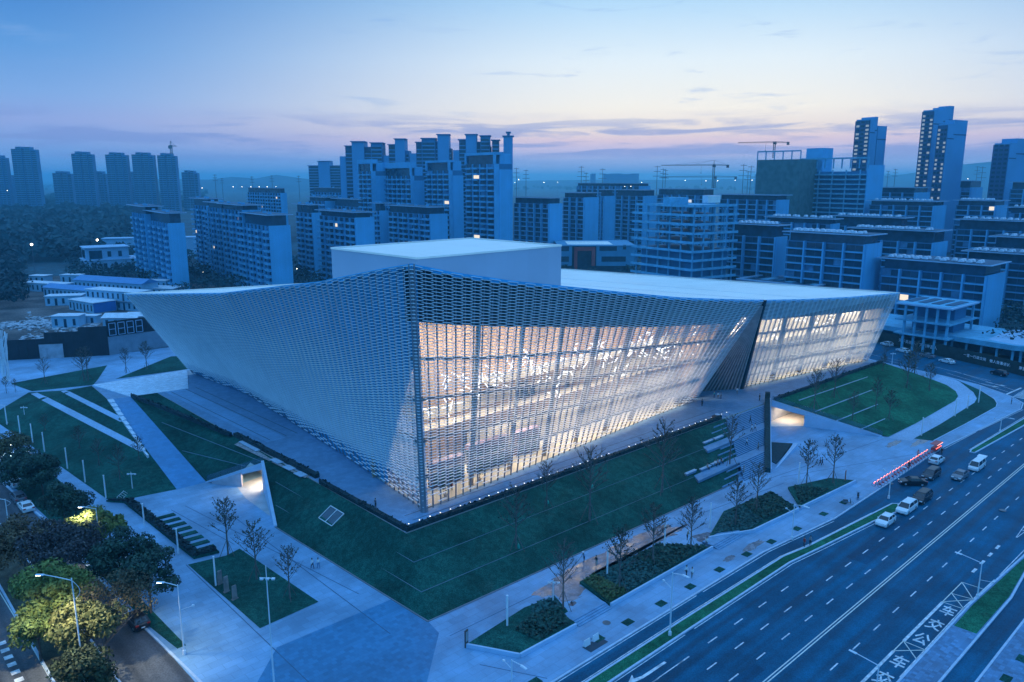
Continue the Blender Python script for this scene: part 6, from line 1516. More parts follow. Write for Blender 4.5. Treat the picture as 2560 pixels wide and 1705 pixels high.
# ---- white light columns
M_POST = mat('white_post', (0.74, 0.77, 0.82), 0.5, 0.03, 1.0)
pos_words = []
def light_column(q, ytop, label, zb=0.0):
    b, h = hgt(q, ytop, zb); c = empty('light_column', b); tag(c, label, 'light column', 'slim white light columns')
    obj('shaft', MB().lathe([(.13, 0), (.13, h * .62), (.12, h * .62)], 8), M_POST, c); obj('diffuser', MB().lathe([(.115, h * .62), (.115, h - .12)], 8), mat('diffuser_white', (0.82, 0.85, 0.88), 0.4), c); obj('cap', MB().lathe([(.14, h - .12), (.14, h)], 8), M_POST, c)
for q, yt, lab in (
    (zA(50, 722), 800 + 590 * .36518, 'white light column farthest up the left lawn edge'), (zA(140, 785), 800 + 655 * .36518, 'white light column, second down the left lawn edge'), (zA(226, 846), 800 + 710 * .36518, 'white light column, third down the left lawn edge'),
    (zA(306, 906), 800 + 768 * .36518, 'white light column, fourth down the left lawn edge beside stacked boards'), (zA(463, 1020), 800 + 875 * .36518, 'white light column, fifth down the left lawn edge'), (zA(584, 1112), 800 + 960 * .36518, 'white light column, sixth down the left lawn edge'),
    (zA(726, 1220), 800 + 1062 * .36518, 'white light column at the near corner of the left lawn'), (zB(989, 492), 1135 + 340 * .36518, 'white light column at the far end of the clipped hedge bed'), (zB(1222, 685), 1135 + 512 * .36518, 'white light column at the near end of the clipped hedge bed'),
    (zB(1478, 902), 1135 + 700 * .36518, 'white light column beside the stone steles'), (zC(1145, 1190), 1135 + 967 * .36518, 'tall white light column at the pointed planted bed'), (zC(1828, 850), 1135 + 656 * .36518, 'white light column beside the hosing workers'),
    (zC(2220, 660), 1135 + 476 * .36518, 'white light column in the bright wet paving'), (zD(204, 506), 1135 + 335 * .36518, 'white light column at the tip of the tufted grass bed'), (zE(810, 1340), 720 + 1195 * .36518, 'white light column left of the wedge shaped bed'),
    (zE(524, 1480), 720 + 1310 * .36518, 'white light column behind a bare tree below the stairs'), (zE(1652, 1012), 720 + 885 * .36518, 'white light column where the curved path meets the plaza'), (zE(1883, 878), 720 + 757 * .36518, 'white light column half way up the curved path'),
    (zE(1967, 826), 720 + 735 * .36518, 'white light column in the middle of the curved path'), (zE(2043, 785), 720 + 668 * .36518, 'white light column on the outer bend of the curved path')):
    light_column(q, yt, lab)
# ---- street lamps
M_LAMPP = mat('lamp_pole', (0.68, 0.72, 0.78), 0.45, 0.04, 1.0); M_LENS = mat('lamp_lens', (0.55, 0.62, 0.70), 0.25)
def arc_arm(mb, z0, L, rise, r, d, n=7):
    pts = []
    for k in range(n + 1):
        t = k / n; pts.append(Vector((d * L * math.sin(t * math.pi / 2), 0, z0 + rise * (1 - (1 - t) ** 2))))
    for a, b in zip(pts, pts[1:]): mb.tube(a, b, r, r, 6)
    return pts[-1]
def street_lamp(q, ytop, label, rz, arms=((1, 1.7),), low=None, hoop=False, lit=0, zb=0.0):
    b, h = hgt(q, ytop, zb); c = empty('street_lamp', b, rz); tag(c, label, 'street lamp', 'white street lamps')
    obj('base', MB().lathe([(.22, 0), (.2, .5), (.13, .6)], 8), M_LAMPP, c); obj('pole', MB().tube((0, 0, .5), (0, 0, h * .97), .10, .065, 8), M_LAMPP, c)
    for d, L in arms:
        mb = MB(); e = arc_arm(mb, h * .95, L, h * .05, .05, d); obj('arm', mb, M_LAMPP, c)
        s = 1 if d > 0 else -1
        hd = obj('lamp_head', MB().hexa([(e.x - s * .05, -.16, e.z - .06), (e.x + s * .85, -.14, e.z - .02), (e.x + s * .85, .14, e.z - .02), (e.x - s * .05, .16, e.z - .06), (e.x - s * .05, -.1, e.z + .06), (e.x + s * .85, -.1, e.z + .05), (e.x + s * .85, .1, e.z + .05), (e.x - s * .05, .1, e.z + .06)]), M_LAMPP, c)
        if lit:
            obj('lens', MB().box(min(e.x + s * .2, e.x + s * .8), max(e.x + s * .2, e.x + s * .8), -.1, .1, e.z - .085, e.z - .05), emat('lit_lens', (1, .93, .75), 22), hd)
            l = bpy.data.lights.new('lamp_light', 'SPOT'); l.energy = lit; l.color = (1.0, 0.90, 0.62); l.spot_size = R(125); l.spot_blend = .6; l.shadow_soft_size = .25
            lo = bpy.data.objects.new('lamp_light', l); COL.objects.link(lo); lo.parent = c; lo.location = (e.x + s * .5, 0, e.z - .25)
    if low: 
        f, d, L = low; mb = MB().tube((0, 0, h * f), (d * L, 0, h * (f + .06)), .035, .03, 5); mb.box(d * L - .15, d * L + .15, -.1, .1, h * (f + .06) - .08, h * (f + .06) + .1); obj('side_arm', mb, M_LAMPP, c)
    if hoop:
        mb = MB(); n = 12; pts = [Vector((-.75 * math.sin(math.pi * k / n), 0, h * (.95 - .17 * k / n))) for k in range(n + 1)]
        for a, b_ in zip(pts, pts[1:]): mb.tube(a, b_, .03, .03, 5)
        obj('hoop', mb, M_LAMPP, c)
    return c
street_lamp(zC(2258, 1240), 1135 + 795 * .36518, 'white street lamp on the avenue verge beside the lime shrub bed', SITE - 1.6, ((1, 1.6),), (.72, -1, 1.3))
street_lamp(zD(765, 585), 1135 + 335 * .36518, 'white street lamp at the kerb beside the wide pavement steps', SITE - 1.6, ((1, 1.6),), (.72, -1, 1.3))
street_lamp(zE(1428, 1440), 720 + 1205 * .36518, 'white street lamp at the kerb before the row of glowing bicycles', SITE - 1.6, ((1, 1.6),), (.72, -1, 1.3))
street_lamp(zE(2190, 985), 720 + 880 * .36518, 'white street lamp on the second verge at the right', SITE - 1.6, ((1, 1.6),), (.72, -1, 1.3))
street_lamp((1279, 1745), 1135 + 1400 * .36518, 'white street lamp cut by the bottom edge of the picture', SITE - 1.6, ((1, 1.6),), (.75, -1, 1.3))
street_lamp(zD(2035, 985), 1135 + 735 * .36518, 'white street lamp with a drooping arm beside the zigzag lines', SITE + 1.5, ((1, 2.6),), (.5, -1, 1.6))
street_lamp((2190, 1730), 1135 + 1440 * .36518, 'white street lamp with a drooping arm at the lower bus lane', SITE + 1.5, ((1, 2.6),), (.5, -1, 1.6))
street_lamp(zB(1262, 1370), 1135 + 878 * .36518, 'white street lamp with camera arms on the left forecourt kerb', R(180), ((1, 1.6),), (.62, -1, 1.6), lit=1000)
street_lamp(zB(585, 1600), 1135 + 826 * .36518, 'street lamp with a hoop lighting the yellow green tree', R(180), ((1, 3.0),), None, True, lit=10000)
street_lamp(zB(70, 555), 1135 + 300 * .36518, 'hooped street lamp at the left edge beyond the trees', R(180), ((1, 2.2),), None, True)
street_lamp(zB(690, 660), 1135 + 362 * .36518, 'street lamp standing inside the pale lit tree', R(180), ((1, 1.8),), (.55, -1, 1.4), lit=2600)
street_lamp(zA(150, 925), 800 + 852 * .36518, 'short street lamp behind the dark tree at the left edge', R(180), ((1, 1.2),), lit=2500)
street_lamp(zA(50, 722 - 6), 800 + 578 * .36518, 'street lamp at the left edge of the far lawn', R(180), ((1, 2.0),))
def mast(q, ytop, label, n=3, zb=0.0):
    b, h = hgt(q, ytop, zb); c = empty('camera_mast', b); tag(c, label, 'mast', 'camera masts')
    obj('pole', MB().tube((0, 0, 0), (0, 0, h), .11, .05, 8), M_LAMPP, c); obj('cross_arm', MB().bar((-.75, 0, h * .91), (.75, 0, h * .905), .07, .07), M_LAMPP, c)
    for k in range(n): obj('camera', MB().box(-.7 + k * .62, -.35 + k * .62, -.14, .14, h * .91 - .22, h * .91 - .04), M_LAMPP, c)
mast((687, 1735), 1135 + 765 * .36518, 'tall slim white camera mast in front of the grass bed'); mast(zA(908, 1160), 800 + 1040 * .36518, 'short camera mast in the left lawn'); mast(zA(172, 682), 800 + 588 * .36518, 'camera mast far up the left lawn edge'); mast(zC(1458, 1028), 1135 + 860 * .36518, 'small camera mast at the pointed planted bed'); mast(zE(1450, 525), 720 + 440 * .36518, 'white camera mast at the far corner of the right lawn')

# ---- young bare trees
M_BARK = mat('young_bark', (0.13, 0.115, 0.105), 0.9, 0.25, 3.0); M_TWIGLEAF = mat('sparse_leaf', (0.035, 0.045, 0.025), 0.85, 0.5, 2.0)
def make_bare(seed, leafy=.5):
    r = random.Random(seed); tr = MB(); lf = MB()
    tr.tube((0, 0, 0), (0, 0, .42), .0135, .010, 6, caps=False); tr.tube((0, 0, .42), (r.uniform(-.01, .01), 0, .97), .010, .003, 6, caps=False)
    n = 24
    for i in range(n):
        z = .34 + .56 * i / n; th = i * 2.4 + r.uniform(-.4, .4); L = (.36 - .24 * i / n) * r.uniform(.75, 1.15); up = r.uniform(.7, 1.4)
        a = Vector((0, 0, z)); d = Vector((math.cos(th), math.sin(th), up)).normalized(); b = a + d * L
        tr.tube(a, b, .0052, .0026, 4, caps=False)
        for j in range(7):
            t = r.uniform(.25, .97); p = a.lerp(b, t); d2 = (d + Vector((r.gauss(0, .5), r.gauss(0, .5), r.uniform(0, .6)))).normalized(); e = p + d2 * L * r.uniform(.25, .5)
            tr.tube(p, e, .0028, .0016, 3, caps=False)
            for k in range(int(5 * leafy + r.random())):
                c = p.lerp(e, r.random()) + Vector((r.gauss(0, .008), r.gauss(0, .008), r.gauss(0, .008))); q = Vector((r.gauss(0, 1), r.gauss(0, 1), r.gauss(0, 1))).normalized() * .014; w = q.orthogonal().normalized() * .010
                lf.poly([c - q, c + w, c + q, c - w])
    st_ = MB()
    for k in range(3):
        th = k * 2.1 + .4; st_.tube((math.cos(th) * .13, math.sin(th) * .13, 0), (0, 0, .27), .007, .007, 4)
    return tr.mesh('bare_trunk', M_BARK), lf.mesh('bare_crown', M_TWIGLEAF), [MB().tube((math.cos(k * 2.1 + .4) * .13, math.sin(k * 2.1 + .4) * .13, 0), (0, 0, .27), .005, .005, 4).mesh('stake', M_BARK) for k in range(3)]
BARE = [make_bare(1, .42), make_bare(2, .25), make_bare(3, .10), make_bare(4, .34), make_bare(5, .18), make_bare(6, .5)]
rt2 = random.Random(77); nbt = 0
def bare_tree(q, ytop, label, zb=0.0, var=None, stakes=True, h=None):
    global nbt
    b, hh = hgt(q, ytop, zb); hh = h or hh; v = BARE[var if var is not None else nbt % 6]; nbt += 1
    c = empty('young_tree', b, rt2.uniform(0, 6.28)); c.scale = (hh, hh, hh); tag(c, label, 'tree', 'young bare trees around the museum')
    link('trunk', v[0], c); link('crown', v[1], c)
    if stakes:
        for s in v[2]: link('stake', s, c)
Y0 = .36518
for q, yt, lab, zb in (
    (zE(865, 1345), 720 + 1030 * Y0, 'young tree on the left of the wedge shaped bed', .35), (zE(1045, 1335), 720 + 1000 * Y0, 'young tree on the right of the wedge shaped bed', .35),
    (zE(340, 1205), 720 + 850 * Y0, 'young tree in the pit on the lower stair landing', 1.7), (zE(378, 1500 + 130), 720 + 1290 * Y0, 'young tree in the tufted grass bed', .35), (zE(522, 1530), 720 + 1180 * Y0, 'young tree in the dark shrubs of the triangular bed', .35),
    (zD(72, 660), 1135 + 290 * Y0, 'young tree at the end of the long planted bed', .35), (zC(1205, 660), 1135 + 210 * Y0, 'young tree with a green bag nearest the museum corner', 1.4), (zC(1415, 370), 1135 + 40 * Y0, 'young leafy tree standing before the lower glass front', 3.2),
    (zC(1708, 460), 1135 - 80 * Y0, 'young leafy tree on the middle of the front lawn', 1.6), (zC(2205, 262), 1135 - 240 * Y0, 'young tree on the front lawn nearer the stairs', 2.6), (zC(1527, 1060), 1135 + 575 * Y0, 'young tree in the pointed planted bed', .35),
    (zC(1912, 935), 1135 + 500 * Y0, 'young tree in the long planted bed beside the lime shrubs', .35), (zC(2140, 745), 1135 + 330 * Y0, 'young tree in the middle of the long planted bed', .35),
    (zE(917, 830), 720 + 545 * Y0, 'young leafy tree high on the right lawn, left one', 4.3), (zE(1055, 752), 720 + 470 * Y0, 'young leafy tree high on the right lawn, second one', 4.3), (zE(1340, 825), 720 + 610 * Y0, 'young tree in the middle of the right lawn', 2.4), (zE(1180, 905), 720 + 700 * Y0, 'young tree in the lower left of the right lawn', 2.0),
    (zE(1430, 905), 720 + 690 * Y0, 'young tree low on the right lawn near the curved path', 1.2), (zE(1550, 705), 720 + 420 * Y0, 'young tree near the far side of the right lawn', 1.6), (zE(1702, 720), 720 + 510 * Y0, 'young tree at the right end of the right lawn', .8), (zE(1602, 610), 720 + 350 * Y0, 'young tree behind the right lawn by the cross street', 1.0), (zE(1385, 590), 720 + 440 * Y0, 'young tree in the far corner of the right lawn', 3.4), (zE(1405, 500), 720 + 360 * Y0, 'young tree beside the museum right tip', 0.0),
    (zB(1562, 690), 1135 + 285 * Y0, 'bare tree at the end of the planted strips', 0.0), (zB(1758, 860), 1135 + 445 * Y0, 'bare tree in the middle of the left grass bed', 0.0), (zB(1985, 990), 1135 + 615 * Y0, 'bare tree at the plaza side of the left grass bed', 0.0),
    (zA(310, 435), 800 + 245 * Y0, 'bare tree in front of the pale gate', 0.0), (zA(575, 420), 800 + 185 * Y0, 'bare tree left of a pair before the black hoarding', 0.0), (zA(605, 412), 800 + 170 * Y0, 'bare tree right of a pair before the black hoarding', 0.0), (zA(866, 362), 800 + 185 * Y0, 'bare tree before the white frames', 0.0), (zA(1006, 335), 800 + 140 * Y0, 'bare tree nearest the museum tip on the back lawn', 0.0),
    (zA(550, 905), 800 + 720 * Y0, 'dim bare tree in the upper left lawn', 0.2), (zA(682, 1005), 800 + 800 * Y0, 'dim bare tree in the middle of the left lawn', 0.4), (zA(822, 1085), 800 + 850 * Y0, 'dim bare tree low on the left lawn', 0.4), (zA(312, 785), 800 + 640 * Y0, 'dim bare tree far up the left lawn', 0.1), (zA(955, 980), 800 + 790 * Y0, 'dim bare tree beside the ramp path', .6), (zA(45, 500), 800 + 385 * Y0, 'dim bare tree at the left edge before the white sculpture', 0.0), (zA(108, 495), 800 + 400 * Y0, 'dim bare tree just right of the white sculpture', 0.0)):
    bare_tree(q, yt, lab, zb)
# green watering bags on two trunks
for q, zb, lab in ((zC(1222, 655), 1.4, 'green watering bag leaning on the tree nearest the museum corner'), (zC(1424, 355), 3.2, 'green watering bag on the leafy tree before the glass front'), (zC(1728, 245), 3.9, 'green watering bag tied to the tree on the middle of the front lawn')):
    p = G(*q, zb); o = obj('watering_bag', MB().lathe([(.05, 0), (.22, .15), (.18, .7), (.06, 1.0)], 8), mat('bag_green', (0.02, 0.34, 0.26), 0.6)); o.location = p; smooth(o); tag(o, lab, 'watering bag')

# ---- leafy street trees, lower left
def leafy_tree(px, py, zc, rx, rz, label, m, seed, dens=1.0, leaf=.2, base=None, clumps=26):
    rx *= 1.16; rz *= 1.08
    c = G(px, py, zc); r = random.Random(seed)
    root = empty('street_tree', (c.x, c.y, 0) if base is None else (base.x, base.y, 0)); tag(root, label, 'tree', 'street trees in the lower left')
    o = Vector((c.x - root.location.x, c.y - root.location.y, zc))
    tr = MB(); fork = Vector((o.x * .3, o.y * .3, zc - rz * .75)); tr.tube((0, 0, 0), fork, .17, .12, 7)
    crown = MB(); cl = []
    for k in range(clumps):
        th, ph = r.uniform(0, 6.283), math.acos(r.uniform(-.75, 1)); rad = r.uniform(.45, .92)
        p = o + Vector((math.cos(th) * math.sin(ph) * rx * rad, math.sin(th) * math.sin(ph) * rx * rad, math.cos(ph) * rz * rad)); cl.append((p, r.uniform(.28, .46) * rx))
    for p, s in cl[:9]: tr.tube(fork, p, .065, .02, 5, caps=False)
    for p, s in cl:
        for _ in range(int(190 * dens * (s / 1.2) ** 1.3)):
            d = Vector((r.gauss(0, 1), r.gauss(0, 1), r.gauss(.25, .9))).normalized(); q = p + Vector((d.x * s, d.y * s, d.z * s * .72)) * r.uniform(.72, 1.08)
            n = (d + Vector((r.gauss(0, .5), r.gauss(0, .5), r.gauss(.2, .5)))).normalized(); a = n.orthogonal().normalized(); b = n.cross(a); t = r.uniform(0, 6.28); L = leaf * r.uniform(.7, 1.4)
            a2 = (a * math.cos(t) + b * math.sin(t)) * L; b2 = (b * math.cos(t) - a * math.sin(t)) * L * .55
            crown.poly([q - a2, q - b2, q + a2, q + b2])
    obj('trunk', tr, mat('street_bark', (0.10, 0.085, 0.075), 0.9, 0.3, 2.0), root); obj('crown', crown, m, root)
    return root
def leafm(name, c, c2): return mat(name, c, 0.75, 0.5, 0.9, 3, col2=c2, spec=0.3)
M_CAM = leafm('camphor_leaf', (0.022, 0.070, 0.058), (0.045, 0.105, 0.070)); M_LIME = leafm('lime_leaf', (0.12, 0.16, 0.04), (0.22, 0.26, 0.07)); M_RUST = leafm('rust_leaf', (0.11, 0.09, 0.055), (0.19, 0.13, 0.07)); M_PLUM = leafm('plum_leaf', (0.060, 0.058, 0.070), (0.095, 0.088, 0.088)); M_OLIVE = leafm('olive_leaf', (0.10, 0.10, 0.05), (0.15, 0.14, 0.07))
leafy_tree(*zA(40, 880), 4.5, 3.4, 2.8, 'olive street tree at the left edge beyond the parked cars', M_OLIVE, 1, .8)
leafy_tree(*zA(165, 1000), 4.8, 3.6, 2.9, 'dark camphor tree with a lit crown edge beside the parked cars', M_CAM, 2)
leafy_tree(*zA(275, 1035), 4.6, 3.3, 2.9, 'dark rounded camphor tree right of the parked cars', M_CAM, 3)
leafy_tree(*zB(425, 320), 4.4, 3.2, 2.6, 'dark camphor tree with forked trunk next to the left path', M_CAM, 4, base=G(*zB(447, 475), 0))
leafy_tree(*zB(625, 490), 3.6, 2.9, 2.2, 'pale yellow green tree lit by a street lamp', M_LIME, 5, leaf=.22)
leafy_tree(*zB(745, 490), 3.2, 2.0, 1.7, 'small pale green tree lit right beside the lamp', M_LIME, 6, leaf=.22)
leafy_tree(*zB(150, 610), 5.6, 4.2, 3.2, 'large rusty brown street tree at the left edge', M_RUST, 7, .95)
leafy_tree(*zB(410, 640), 5.4, 4.4, 3.0, 'plum dark tree in the middle of the lower left trees', M_PLUM, 8, .8)
leafy_tree(*zB(840, 680), 5.2, 3.6, 3.0, 'dense dark green tree beside the left path', M_CAM, 9, 1.1)
leafy_tree(*zB(1030, 810), 5.0, 3.0, 2.7, 'dark green tree with bare forked trunk on the grass verge', M_CAM, 10, 1.1, base=G(*zB(1035, 1090), 0))
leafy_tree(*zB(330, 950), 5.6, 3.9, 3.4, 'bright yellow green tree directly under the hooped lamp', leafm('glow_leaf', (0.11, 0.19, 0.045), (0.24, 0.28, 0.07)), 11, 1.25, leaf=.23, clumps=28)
leafy_tree(*zB(560, 1180), 5.0, 3.3, 3.0, 'green and tan tree at the bottom left of the trees', leafm('tan_leaf', (0.085, 0.115, 0.040), (0.16, 0.16, 0.06)), 12, 1.0)
leafy_tree(*zB(250, 1190), 4.4, 2.6, 1.9, 'low spreading green tree over the median kerb', leafm('glow_leaf2', (0.07, 0.13, 0.035), (0.15, 0.20, 0.06)), 13, .9)
leafy_tree(*zB(770, 1000), 5.4, 3.9, 3.3, 'thin brown half bare tree over the side road', leafm('brown_leaf', (0.085, 0.070, 0.040), (0.13, 0.11, 0.06)), 14, .30, leaf=.16, clumps=30, base=G(*zB(700, 1540), 0))
leafy_tree(*zB(600, 1450), 3.4, 2.8, 2.2, 'dim shrubby tree at the foot of the hooped lamp', leafm('dim_leaf', (0.035, 0.055, 0.025), (0.06, 0.08, 0.035)), 15, .7)

# ---- cars
M_TYRE = mat('tyre', (0.02, 0.02, 0.022), 0.8); M_RIM = mat('rim', (0.45, 0.48, 0.52), 0.35, metal=0.6); M_CGLASS = mat('car_glass', (0.015, 0.020, 0.028), 0.06, 0.1, spec=0.8); M_HEADL = mat('headlight', (0.75, 0.78, 0.80), 0.15); M_TAILL = mat('tail_light', (0.35, 0.02, 0.02), 0.3)
PROF = {  # side profiles: body outline (x, z) and cabin (x base front, x roof front, x roof rear, x base rear, z base, z roof)
    'sedan': dict(L=4.75, W=1.84, body=[(-2.36, .35), (-2.38, .85), (-2.2, 1.02), (-1.55, 1.06), (1.0, 1.0), (1.9, .86), (2.3, .70), (2.38, .45), (2.3, .25), (-2.25, .25)], cab=(1.15, .35, -.95, -1.85, 1.0, 1.46)),
    'hatch': dict(L=4.3, W=1.83, body=[(-2.1, .35), (-2.15, .9), (-2.0, 1.1), (-1.5, 1.1), (.95, 1.05), (1.75, .92), (2.1, .72), (2.15, .45), (2.05, .25), (-2.0, .25)], cab=(1.1, .4, -1.35, -2.0, 1.05, 1.58)),
    'mpv': dict(L=5.15, W=1.92, body=[(-2.5, .38), (-2.55, 1.0), (-2.45, 1.15), (-1.5, 1.15), (1.3, 1.1), (2.1, .98), (2.5, .75), (2.57, .45), (2.45, .25), (-2.4, .25)], cab=(1.65, .75, -2.1, -2.45, 1.1, 1.78)),
    'van': dict(L=4.9, W=1.8, body=[(-2.4, .4), (-2.45, 1.1), (-2.4, 1.2), (-1.5, 1.2), (1.7, 1.12), (2.2, 1.0), (2.42, .75), (2.45, .45), (2.35, .28), (-2.3, .28)], cab=(2.0, 1.35, -2.2, -2.4, 1.12, 1.95)),
    'suv': dict(L=4.7, W=1.88, body=[(-2.3, .45), (-2.36, 1.0), (-2.2, 1.15), (-1.5, 1.15), (1.05, 1.1), (1.9, 1.0), (2.3, .8), (2.36, .5), (2.25, .32), (-2.2, .32)], cab=(1.15, .45, -1.6, -2.15, 1.1, 1.72))}
def paintm(name, c): return mat(name, c, 0.28, 0.03, 0.5, spec=0.6)
PAINT = {'white': paintm('white_car_paint', (0.74, 0.76, 0.79)), 'black': paintm('black_car_paint', (0.012, 0.014, 0.018)), 'dark': paintm('dark_car_paint', (0.03, 0.035, 0.045)), 'grey': paintm('grey_car_paint', (0.13, 0.15, 0.18))}
CARM = {}
def car_meshes(kind, col):
    if (kind, col) in CARM: return CARM[(kind, col)]
    P = PROF[kind]; w = P['W'] / 2; pm = PAINT[col]
    def skin(poly, widths):      # loft a side outline across the width with tucked edges
        mb = MB(); n = len(poly); secs = []
        for f, ins in widths:
            cx_, cz_ = sum(p[0] for p in poly) / n, sum(p[1] for p in poly) / n
            secs.append([(cx_ + (x - cx_) * ins, f * w, cz_ + (z - cz_) * ins) for x, z in poly])
        k = len(mb.v)
        for s in secs: mb.v += s
        for i in range(len(secs) - 1):
            for j in range(n):
                j2 = (j + 1) % n; mb.f.append((k + i * n + j, k + i * n + j2, k + (i + 1) * n + j2, k + (i + 1) * n + j)); mb.m.append(0)
        mb.f.append(tuple(range(k + n - 1, k - 1, -1))); mb.m.append(0); mb.f.append(tuple(k + (len(secs) - 1) * n + j for j in range(n))); mb.m.append(0)
        return mb
    body = skin(P['body'], [(-1, .93), (-.95, .985), (-.8, 1), (.8, 1), (.95, .985), (1, .93)]).mesh('body', pm)
    f0, f1, r1, r0, zb, zt = P['cab']; wb, wt = w * .93, w * .74
    gl = MB().hexa([(r0, -wb, zb - .04), (f0, -wb, zb - .04), (f0, wb, zb - .04), (r0, wb, zb - .04), (r1, -wt, zt - .06), (f1, -wt, zt - .06), (f1, wt, zt - .06), (r1, wt, zt - .06)]).mesh('cabin_glass', M_CGLASS)
    rf = MB(); rf.hexa([(r1 - .08, -wt * 1.02, zt - .07), (f1 + .06, -wt * 1.02, zt - .07), (f1 + .06, wt * 1.02, zt - .07), (r1 - .08, wt * 1.02, zt - .07), (r1 + .05, -wt * .9, zt), (f1 - .1, -wt * .9, zt), (f1 - .1, wt * .9, zt), (r1 + .05, wt * .9, zt)])
    for s in (-1, 1):
        rf.bar((f0, s * wb, zb), (f1, s * wt * 1.01, zt - .05), .07, .07); rf.bar((r0, s * wb, zb), (r1, s * wt * 1.01, zt - .05), .12, .09); xm = (f1 + r1) / 2 - .1
        rf.bar((xm, s * wb * 1.005, zb), (xm, s * wt * 1.015, zt - .05), .08, .05)
    roofm = rf.mesh('roof', pm)
    wr = .34; tyre = MB(); tyre.tube((0, -.11, 0), (0, .11, 0), wr, wr, 14); rim = MB(); rim.tube((0, -.118, 0), (0, .118, 0), wr * .62, wr * .62, 10)
    hl = MB().box(-.1, .12, -.22, .22, -.07, .07).mesh('headlight', M_HEADL); tl = MB().box(-.1, .1, -.2, .2, -.08, .1).mesh('tail_light', M_TAILL); mir = MB().box(-.1, .1, -.1, .1, -.07, .07).mesh('mirror', pm)
    plate = MB().box(-.02, .02, -.22, .22, -.07, .07).mesh('number_plate', M_POST)
    CARM[(kind, col)] = (body, gl, roofm, tyre.mesh('tyre', M_TYRE), rim.mesh('rim', M_RIM), hl, tl, mir, plate); return CARM[(kind, col)]
def car(q, kind, col, heading, label, zb=-.12, group='cars around the museum', tailgate=False):
    p = G(q[0], q[1], zb); c = empty('car', p, heading); tag(c, label, 'car', group); b, g, r, t, ri, hl, tl, mir, plate = car_meshes(kind, col); P = PROF[kind]; hw, hx = P['W'] / 2, P['L'] / 2
    link('body', b, c); link('cabin_glass', g, c); link('roof', r, c)
    for x in (-hx * .60, hx * .62):
        for s in (-1, 1):
            wv_ = link('wheel', t, c, Matrix.Translation((x, s * (hw - .1), .34))); link('rim', ri, wv_)
    zl = P['body'][6][1] - .02
    for s in (-1, 1):
        link('headlight', hl, c, Matrix.Translation((hx - .16, s * hw * .70, zl))); link('tail_light', tl, c, Matrix.Translation((-hx + .06, s * hw * .74, zl + .2))); link('mirror', mir, c, Matrix.Translation((P['cab'][0] - .35, s * (hw + .02), P['cab'][4] + .06)))
    link('number_plate', plate, c, Matrix.Translation((hx - .01, 0, .42))); link('number_plate', plate, c, Matrix.Translation((-hx + .01, 0, .62)))
    if tailgate: obj('open_tailgate', MB().hexa([(-hx - .9, -hw * .85, 2.0), (-hx + .35, -hw * .85, 1.9), (-hx + .35, hw * .85, 1.9), (-hx - .9, hw * .85, 2.0), (-hx - .9, -hw * .85, 2.08), (-hx + .35, -hw * .85, 1.98), (-hx + .35, hw * .85, 1.98), (-hx - .9, hw * .85, 2.08)]), PAINT[col], c)
    return c
BK, FW = SITE + math.pi, SITE
car(zD(1405, 478), 'hatch', 'white', BK, 'white hatchback nearest the camera beside the avenue verge')
car(zD(1550, 388), 'mpv', 'white', BK, 'white people carrier with a sunroof between two cars')
car(zD(1655, 318), 'mpv', 'black', BK, 'black people carrier behind the white people carrier')
car(zE(1590, 1345), 'sedan', 'black', R(172), 'black saloon turning out across the cycle lane')
car(zE(1718, 1295), 'mpv', 'dark', BK, 'dark people carrier beside the turning black saloon')
car(zE(1755, 1195), 'hatch', 'white', FW, 'white hatchback driving away beside the glowing bicycles')
car(zE(1915, 1300), 'sedan', 'grey', BK, 'grey saloon in the middle lane in front of the white van')
car(zE(2030, 1238), 'van', 'white', BK, 'white van with its tailgate open', tailgate=True)
ST = math.atan2(W(172, 20).y - W(184, 50).y, W(172, 20).x - W(184, 50).x) + math.pi
car(zF(380, 395), 'sedan', 'white', ST, 'white saloon under the first slogan on the cross street'); car(zF(770, 478), 'sedan', 'grey', ST, 'grey saloon between the two white saloons on the cross street'); car(zF(1090, 570), 'sedan', 'white', ST, 'white saloon under the second slogan on the cross street'); car(zF(1940, 770), 'suv', 'black', ST, 'black car under the third slogan at the right'); car(zF(110, 290), 'hatch', 'white', ST, 'white car half hidden by the museum tip on the cross street')
LS = SITE + math.pi / 2 + .02
car(zB(128, 318), 'suv', 'grey', LS, 'grey off road car parked ahead of the white saloon at the left'); car(zB(180, 378), 'sedan', 'white', LS, 'white saloon parked on the side road at the left'); car(zB(940, 1165), 'suv', 'black', LS, 'dark car parked under the half bare tree'); car(zB(110, 215), 'hatch', 'white', LS, 'white car farthest up the side road behind the dark trees')
def zg2(x, y): return (.18684 * x, 680 + .18684 * y)
for i, (x, y, cc) in enumerate(((1600, 160, 'white'), (1725, 172, 'white'), (1790, 185, 'grey'), (2150, 248, 'white'), (1120, 75, 'white'), (1230, 88, 'grey'))):
    car(zg2(x, y), 'sedan', cc, R(20 + i * 7), ('small white parked car behind the tall blue roofed shed', 'white parked car right of the tall blue shed', 'grey parked car beside the shed end', 'white parked car beyond the museum tip', 'far white parked car under the street trees', 'far grey parked car under the street trees')[i], 0.0, 'cars parked behind the building site')
